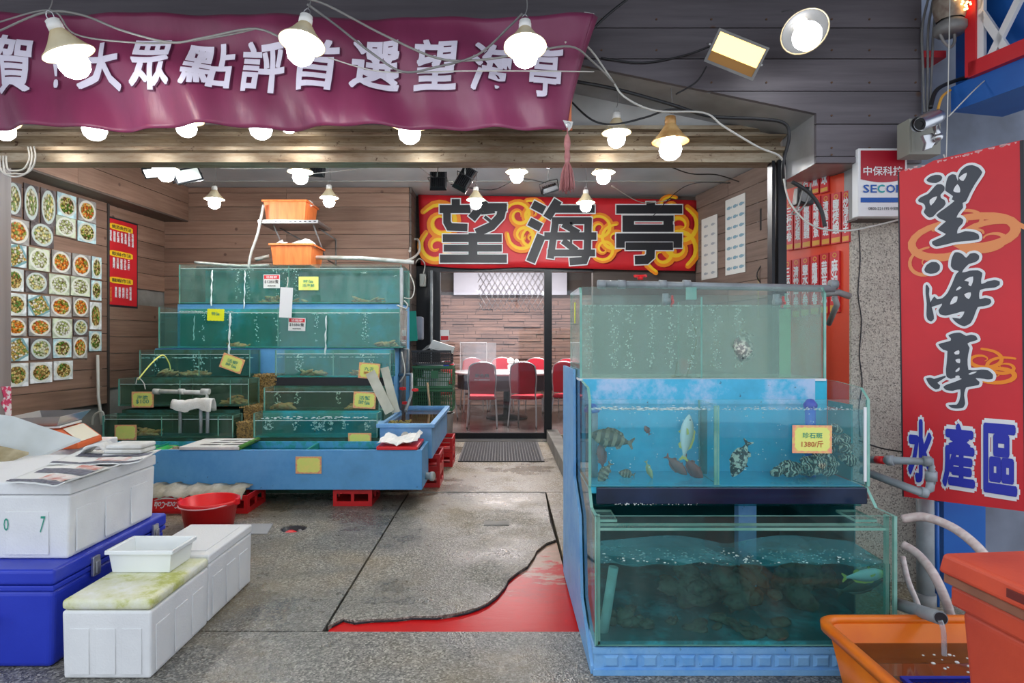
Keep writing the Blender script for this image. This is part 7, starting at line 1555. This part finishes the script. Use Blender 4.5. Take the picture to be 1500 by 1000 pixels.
paper_('striped newspaper at the front of the foam box lid', [zc(8, 707, .695), zc(95, 714, .695), zc(178, 686, .695), zc(70, 682, .695)], .692, 3)
paper_('striped newspaper at the rear of the foam box lid, hanging over the edge', [zc(72, 682, .70), zc(205, 682, .70), zc(236, 664, .70), zc(122, 661, .70)], .698, 5)
# towels at rear
tw = E('folded_towels', (PX(190, 2.98), 2.98, .694), 'folded white towels at the rear corner of the foam box lid', 'towels')
for k in range(3): part(tw, 'towel', MB().box(-.10+.01*k, .09, -.06, .07, .022*k, .022*k+.020), MT['towel'], bev=.008, seg=3)
def fd(u, v):
    a_ = u*3.0; return Vector((PX(120, 2.98)+.19*u, 2.98+.1*(v-.5)+.01*math.sin(u*15), .703+.055*math.sin(a_)+.006*math.sin(v*20+u*6)-.03*max(0, u-.8)))
mb = MB(); mb.sheet(fd, 16, 10, (0, 0, -.008)); one('draped_towel', mb, MT['towel'], 'white towel bunched up beside the scale and the blue trough', 'towel')
# work table behind with foam crate, glass sheet and scale
wt = foambox('large grimy foam box behind the newspapers carrying the scale', -2.90, -2.36, 3.12, 3.78, .001, .665, .05, flutes=False)
gs = MB(); a, b_, c_, d = P(-40, 690, 2.75), P(0, 688, 2.8), P(118, 643, 3.15), P(-40, 603, 3.45)
vs = [P(-60, 712, 2.85), P(0, 690, 2.92), P(118, 643, 3.14), P(18, 609, 3.08), P(-60, 600, 3.02)]; n_ = Vector((0, 0, -.012)); gs.add(vs+[v+n_ for v in vs], [(0, 1, 2, 3, 4), (9, 8, 7, 6, 5)]+[(i, (i+1) % 5, 5+(i+1) % 5, 5+i) for i in range(5)]); one('foam_sheet', gs, M('translucent_grey_sheet', (.62, .66, .66), .35, col2=(.48, .52, .50), scale=4), 'pale grey sheet sloping over the rear foam box at the left edge', 'sheet')
gs = MB(); vs = [P(-40, 692, 2.84), P(2, 684, 2.86), P(42, 668, 2.93), P(-40, 650, 2.95)]; vs = [v+Vector((0, 0, .008)) for v in vs]; gs.add(vs+[v+Vector((0, 0, .012)) for v in vs], [(0, 1, 2, 3), (7, 6, 5, 4)]+[(i, (i+1) % 4, 4+(i+1) % 4, 4+i) for i in range(4)]); one('chopping_board', gs, MT['wax'], 'stained wooden board lying on the grey sheet at the left edge', 'board')
sl_ = E('weighing_scale', (-2.51, 3.44, .667), 'orange electronic weighing scale with a square steel pan by the left wall', 'scale', math.radians(12))
part(sl_, 'body', MB().prism([(-.20, 0), (.20, 0), (.20, .03), (.02, .105), (-.20, .105)], -.15, .17, 'x').box(0, 0, 0, 0, 0, 0) if False else MB().prism([(-.14, 0), (.19, 0), (.185, .03), (.095, .105), (-.14, .105)], -.15, .15, 'y'), MT['scale_o'], bev=.006)
mb = MB(); q = [(.099, .108), (.184, .037)]; mb.add([(q[0][0], -.12, q[0][1]), (q[1][0], -.12, q[1][1]), (q[1][0], .12, q[1][1]), (q[0][0], .12, q[0][1])], [(0, 1, 2, 3)]); part(sl_, 'keypad', mb, M('cream_keypad', (.80, .74, .58), .5))
mb = MB(); mb.box(-.13, .09, -.153, -.151, .02, .085); dp = part(sl_, 'display_panel', mb, M('cream_keypad2', (.78, .72, .60), .5)); mb = MB(); mb.box(-.02, .06, -.156, -.1535, .045, .075); mb.box(.065, .085, -.156, -.1535, .04, .07); part(dp, 'screen', mb, MT['lcd'], kind='stuff')
part(sl_, 'platform', MB().box(-.13, .09, -.13, .13, .112, .125), MT['cream_in'], bev=.004)
mb = MB(); o_ = [(-1, -1), (1, -1), (1, 1), (-1, 1)]; vs = [(a*.10-.02, b*.14, .128) for a, b in o_]+[(a*.135-.02, b*.185, .180) for a, b in o_]+[(a*.131-.02, b*.181, .181) for a, b in o_]+[(a*.097-.02, b*.137, .131) for a, b in o_]
mb.add(vs, [(0, 3, 2, 1), (12, 13, 14, 15)]+[(k*4+i, k*4+(i+1) % 4, k*4+4+(i+1) % 4, k*4+4+i) for k in range(3) for i in range(4)]); part(sl_, 'pan', mb, MT['steel'])
cable('white power cord behind the scale', [(8, 610, 3.5), (25, 612, 3.6), (40, 625, 3.55), (60, 640, 3.5)], .004, 'cable_w')
cb2 = MB(); cb2.tube([P(143, 520, 6.1), P(144, 580, 6.05), P(147, 602, 6.0), P(149, 622, 6.0)], .014, 8, smooth=False); cb2.tube([P(135, 622, 5.9), P(138, 608, 5.9), P(150, 603, 5.9), P(153, 618, 5.9)], .010, 6); one('drain_stick', cb2, MT['cable_w'], 'pale stick and hose leaning in the corner by the dark strip on the left wall', 'stick')
# tub on the mossy foam box
wtb = E('white_tub', (-1.49, 2.62, .2965), 'translucent white plastic tub on the mossy foam lid', 'tub'); o_ = [(-1, -1), (1, -1), (1, 1), (-1, 1)]; W_, D_, H_ = .130, .092, .092
mb = MB(); vs = [(a*W_*.91, b*D_*.90, 0) for a, b in o_]+[(a*W_, b*D_, H_) for a, b in o_]+[(a*(W_-.004), b*(D_-.004), H_) for a, b in o_]+[(a*(W_*.91-.004), b*(D_*.90-.004), .004) for a, b in o_]
mb.add(vs, [(0, 3, 2, 1), (12, 13, 14, 15)]+[(k*4+i, k*4+(i+1) % 4, k*4+4+(i+1) % 4, k*4+4+i) for k in range(3) for i in range(4)]); part(wtb, 'tub_wall', mb, M('milky_white_plastic', (.84, .86, .84), .35), bev=.012, seg=3)
e = .010; mb = MB(); mb.box(-W_-e, W_+e, -D_-e, -D_+.002, H_-.014, H_+.002); mb.box(-W_-e, W_+e, D_-.002, D_+e, H_-.014, H_+.002); mb.box(-W_-e, -W_+.002, -D_+.002, D_-.002, H_-.014, H_+.002); mb.box(W_-.002, W_+e, -D_+.002, D_-.002, H_-.014, H_+.002); part(wtb, 'rim', mb, M('milky_white_rim', (.86, .88, .86), .35), bev=.003)
# red bucket
bc = P(307, 757, 4.15); rb = E('red_bucket', (bc.x, 4.15, .001), 'round red plastic bucket with a wire handle on the floor by the crates', 'bucket')
part(rb, 'bucket_wall', MB().lathe([(.001, 0), (.150, .001), (.178, .155), (.192, .16), (.194, .182), (.184, .186), (.176, .180), (.148, .008), (.001, .008)], 40), MT['red_p'])
part(rb, 'handle', MB().tube([(-.19, -.02, .172), (-.12, -.17, .170), (0, -.205, .165), (.12, -.17, .170), (.19, -.02, .172)], .005, 6), MT['pinkw'] if 'pinkw' in MT else M('pinkish_handle', (.85, .40, .42), .4))
for sx in (-1, 1): part(rb, 'ear', MB().box(sx*.196-.01, sx*.196+.01, -.035, .005, .155, .195), MT['red_p'], bev=.003)

# ================================================================ FOREGROUND RIGHT
ot = E('orange_basin', (1.45, 1.86, .001), 'big orange plastic basin of brown water at the bottom right corner', 'basin')
X0, X1, Y0, Y1, ZT = 1.115, 1.80, 1.62, 2.16, .285
def ring(x0, x1, y0, y1, z, r_, n=6):
    out = []
    for (cx_, cy_, a0) in ((x1-r_, y1-r_, 0), (x0+r_, y1-r_, 1), (x0+r_, y0+r_, 2), (x1-r_, y0+r_, 3)):
        for i in range(n+1): a_ = (a0+i/n)*math.pi/2; out.append((cx_+r_*math.cos(a_), cy_+r_*math.sin(a_), z))
    return out
def ringmesh(mb, rings, cap0=True, cap1=True):
    n = len(rings[0]); vs = [v for q in rings for v in q]; fs = [(k*n+i, k*n+(i+1) % n, (k+1)*n+(i+1) % n, (k+1)*n+i) for k in range(len(rings)-1) for i in range(n)]
    mb.add(vs, fs, 0, True); 
    if cap0: mb.add(rings[0], [tuple(range(n))])
    if cap1: mb.add(rings[-1], [tuple(range(n))])
    return mb
d_ = .055
part(ot, 'basin_wall', ringmesh(MB(), [ring(X0+d_, X1-d_, Y0+d_, Y1-d_, .002, .05), ring(X0+.006, X1-.006, Y0+.006, Y1-.006, ZT-.02, .06), ring(X0+.016, X1-.016, Y0+.016, Y1-.016, ZT-.02, .055), ring(X0+d_+.008, X1-d_-.008, Y0+d_+.008, Y1-d_-.008, .012, .045)]), MT['orange'], world=True)
part(ot, 'rim', ringmesh(MB(), [ring(X0-.014, X1+.014, Y0-.014, Y1+.014, ZT-.030, .07), ring(X0-.016, X1+.016, Y0-.016, Y1+.016, ZT-.004, .07), ring(X0-.008, X1+.008, Y0-.008, Y1+.008, ZT+.002, .065), ring(X0+.012, X1-.012, Y0+.012, Y1-.012, ZT, .058), ring(X0+.014, X1-.014, Y0+.014, Y1-.014, ZT-.026, .056), ring(X0-.014, X1+.014, Y0-.014, Y1+.014, ZT-.030, .07)], False, False), MT['orange'], world=True)
part(ot, 'water', ringmesh(MB(), [ring(X0+.045, X1-.045, Y0+.045, Y1-.045, .10, .05), ring(X0+.030, X1-.030, Y0+.030, Y1-.030, .205, .05)]), MT['water_brown'], world=True)
mb = MB()
for i in range(24): mb.sph((RN.uniform(1.40, 1.55), RN.uniform(1.86, 2.05), .206), RN.uniform(.003, .008), 8, 4, 0, (1, 1, .5))
part(ot, 'bubbles', mb, MT['bubble'], world=True, kind='stuff')
bq = E('blue_basket', (1.42, 1.76, .012), 'blue lattice basket of clams standing in the orange basin', 'basket'); bx_, by_, bh_2 = .19, .11, .215
mb = MB()
for sgn in (-1, 1):
    for k in range(24): x = -bx_+2*bx_*k/23; mb.box(x-.002, x+.002, sgn*by_-.002, sgn*by_+.002, .0, bh_2-.01)
    for k in range(14): y = -by_+2*by_*k/13; mb.box(sgn*bx_-.002, sgn*bx_+.002, y-.002, y+.002, 0, bh_2-.01)
    for z in (.04, .08, .12, .16): mb.box(-bx_, bx_, sgn*by_-.002, sgn*by_+.002, z-.002, z+.002); mb.box(sgn*bx_-.002, sgn*bx_+.002, -by_, by_, z-.002, z+.002)
part(bq, 'lattice', mb, MT['blue_c'], kind='stuff')
part(bq, 'rim', MB().box(-bx_-.012, bx_+.012, by_-.004, by_+.012, bh_2-.012, bh_2).box(-bx_-.012, bx_+.012, -by_-.012, -by_+.004, bh_2-.012, bh_2).box(-bx_-.012, -bx_+.004, -by_+.004, by_-.004, bh_2-.012, bh_2).box(bx_-.004, bx_+.012, -by_+.004, by_-.004, bh_2-.012, bh_2), MT['blue_c'], bev=.002)
mb = MB()
for i in range(260): mb.sph((RN.uniform(-.17, .17), RN.uniform(-.09, .09), .10+RN.uniform(0, .07)), RN.uniform(.009, .015), 7, 5, 0, (1.4, 1, .55), Matrix.Rotation(RN.uniform(-.8, .8), 3, 'Y'))
cm_ = MB(); cm_.v = [(a+1.42, b+1.76, c+.012) for a, b, c in mb.v]; cm_.f = mb.f; cm_.m = mb.m; cm_.s = mb.s; one('clams', cm_, M('clam_shells', (.42, .36, .24), .4, col2=(.10, .09, .06), scale=55), 'small clams heaped in the blue basket', 'clams', kind='stuff')
# red insulated bin
rbn = E('insulated_bin', (1.105, 1.56, .001), 'large faded red insulated bin in the right foreground', 'bin', rz=math.radians(5)); HB = .718
mb = MB(); part(rbn, 'body', MB().frus((.33, -.34, 0), (.27, .27), (.30, .305), 0, HB-.13), MT['redbin'], bev=.02, seg=4)
part(rbn, 'body_band', MB().box(.018, .645, -.655, -.020, HB-.130, HB-.078), MT['redbin'], bev=.008)
part(rbn, 'seam', MB().box(.008, .655, -.665, -.010, HB-.076, HB-.052), MT['redbin_b'], bev=.004)
part(rbn, 'lid', MB().frus((.33, -.34, 0), (.335, .335), (.327, .327), HB-.050, HB), MT['redbin'], bev=.010, seg=3)
part(rbn, 'hand_slot', MB().box(-.006, -.0035, -.36, -.20, HB-.034, HB-.014), M('dark_slot', (.16, .02, .015), .7), bev=.001)
part(rbn, 'latch', MB().box(-.01, -.002, -.47, -.44, HB-.075, HB-.045), MT['steel'], bev=.002)
# hoses and pipes on the right
for i, (pts, lb) in enumerate((([(1322, 760, 2.45), (1355, 757, 2.40), (1400, 775, 2.3), (1440, 810, 2.2), (1460, 850, 2.1)], 'upper pinkish clear hose arching from the lowest right tank'), ([(1322, 797, 2.5), (1345, 812, 2.45), (1370, 845, 2.35), (1392, 900, 2.35), (1398, 955, 2.46)], 'lower pinkish clear hose bending down beside the grey downpipe'), ([(1322, 815, 2.7), (1330, 850, 2.65), (1345, 888, 2.62), (1352, 924, 2.63)], 'thin hose pair falling behind the grey outlet pipe'))):
    mb = MB(); mb.tube([P(*p) for p in pts], .017 if i < 2 else .012, 10); r_ = one('clear_hose', mb, M('pink_hose_%d' % i, (.60, .46, .43), .25, col2=(.72, .62, .58), scale=14, stretch=(.3, 4, 4)), lb, 'hose')
dp_ = E('downpipe', P(1355, 890, 2.88), 'thick grey downpipe against the granite column beside the red sign', 'pipe'); part(dp_, 'pipe', MB().tube([P(1356, 893, 2.88), P(1355, 715, 2.88)], .036, 18, smooth=False), MT['pvc'], world=True); part(dp_, 'coupling', MB().cyl(P(1356, 893, 2.88), P(1356, 868, 2.88), .043, n=18), MT['pvc_d'], world=True)
pe = E('elbow_pipework', P(1330, 680, 2.60), 'grey pipes with elbows and a red union in front of the tall red sign', 'pipework')
part(pe, 'upper_pipe', MB().tube([P(1262, 672, 2.75), P(1305, 674, 2.62), P(1364, 676, 2.55), P(1364, 708, 2.55)], .017, 12, smooth=False), MT['pvc'], world=True)
part(pe, 'lower_pipe', MB().tube([P(1262, 688, 2.75), P(1300, 703, 2.65), P(1352, 722, 2.55), P(1362, 716, 2.55), P(1364, 700, 2.55)], .017, 12, smooth=False), MT['pvc'], world=True)
for (a, b_) in (((1299, 674, 2.63), (1309, 674, 2.61)), ((1352, 675, 2.56), (1364, 676, 2.55)), ((1364, 690, 2.55), (1364, 704, 2.55)), ((1348, 720, 2.555), (1358, 722, 2.55))): part(pe, 'coupling', MB().cyl(P(*a), P(*b_), .022, n=14), MT['pvc'], world=True)
part(pe, 'red_union', MB().cyl(P(1284, 673, 2.68), P(1296, 674, 2.64), .017, n=12), MT['red_p'], world=True)
cable('black wire across the granite column', [(1258, 645, 3.15), (1290, 656, 3.15), (1325, 662, 3.0)], .004, 'rubber'); cable('thin brown cord hanging from the grey pipes', [(1272, 676, 2.7), (1268, 700, 2.7), (1272, 730, 2.7)], .004, 'tassel')
bp_ = MB(); bp_.tube([P(1373, 890, 2.9), P(1372, 735, 2.9)], .010, 8, smooth=False); one('thin_blue_pipe', bp_, MT['wall_blue'], 'thin blue pipe right of the grey downpipe', 'pipe')
op = E('outlet_pipe', P(1345, 897, 2.25), 'grey outlet pipe pouring water into the orange basin', 'pipe'); part(op, 'pipe', MB().tube([P(1314, 884, 2.38), P(1378, 905, 2.02)], .022, 14, smooth=False), MT['pvc'], world=True); part(op, 'mouth', MB().cyl(P(1377.6, 904.9, 2.021), P(1378.6, 905.3, 2.015), .018, n=14), MT['ink'], world=True)
part(op, 'water_stream', MB().tube([P(1377, 908, 2.01), P(1382, 925, 2.0), P(1383, 960, 1.99)], .008, 8), glassy('falling_water', (.9, .92, .95), .2, (.7, .75, .8), .35), world=True)
# stained patch on the left post
XP_ = PX(17, ZO+.25); mb = MB(); mb.prism([(3.60, PZ(566, 3.62)), (3.672, PZ(566, 3.62)), (3.675, PZ(612, 3.62)), (3.64, PZ(618, 3.62)), (3.625, PZ(600, 3.62)), (3.60, PZ(590, 3.62)), (3.62, PZ(582, 3.62))], XP_+.0005, XP_+.004, 'x'); one('torn_sticker', mb, M('torn_red_sticker', (.75, .70, .70), .7, col2=(.60, .04, .12), scale=30, lo=.45, hi=.52), 'torn white and red sticker on the left post', 'sticker')
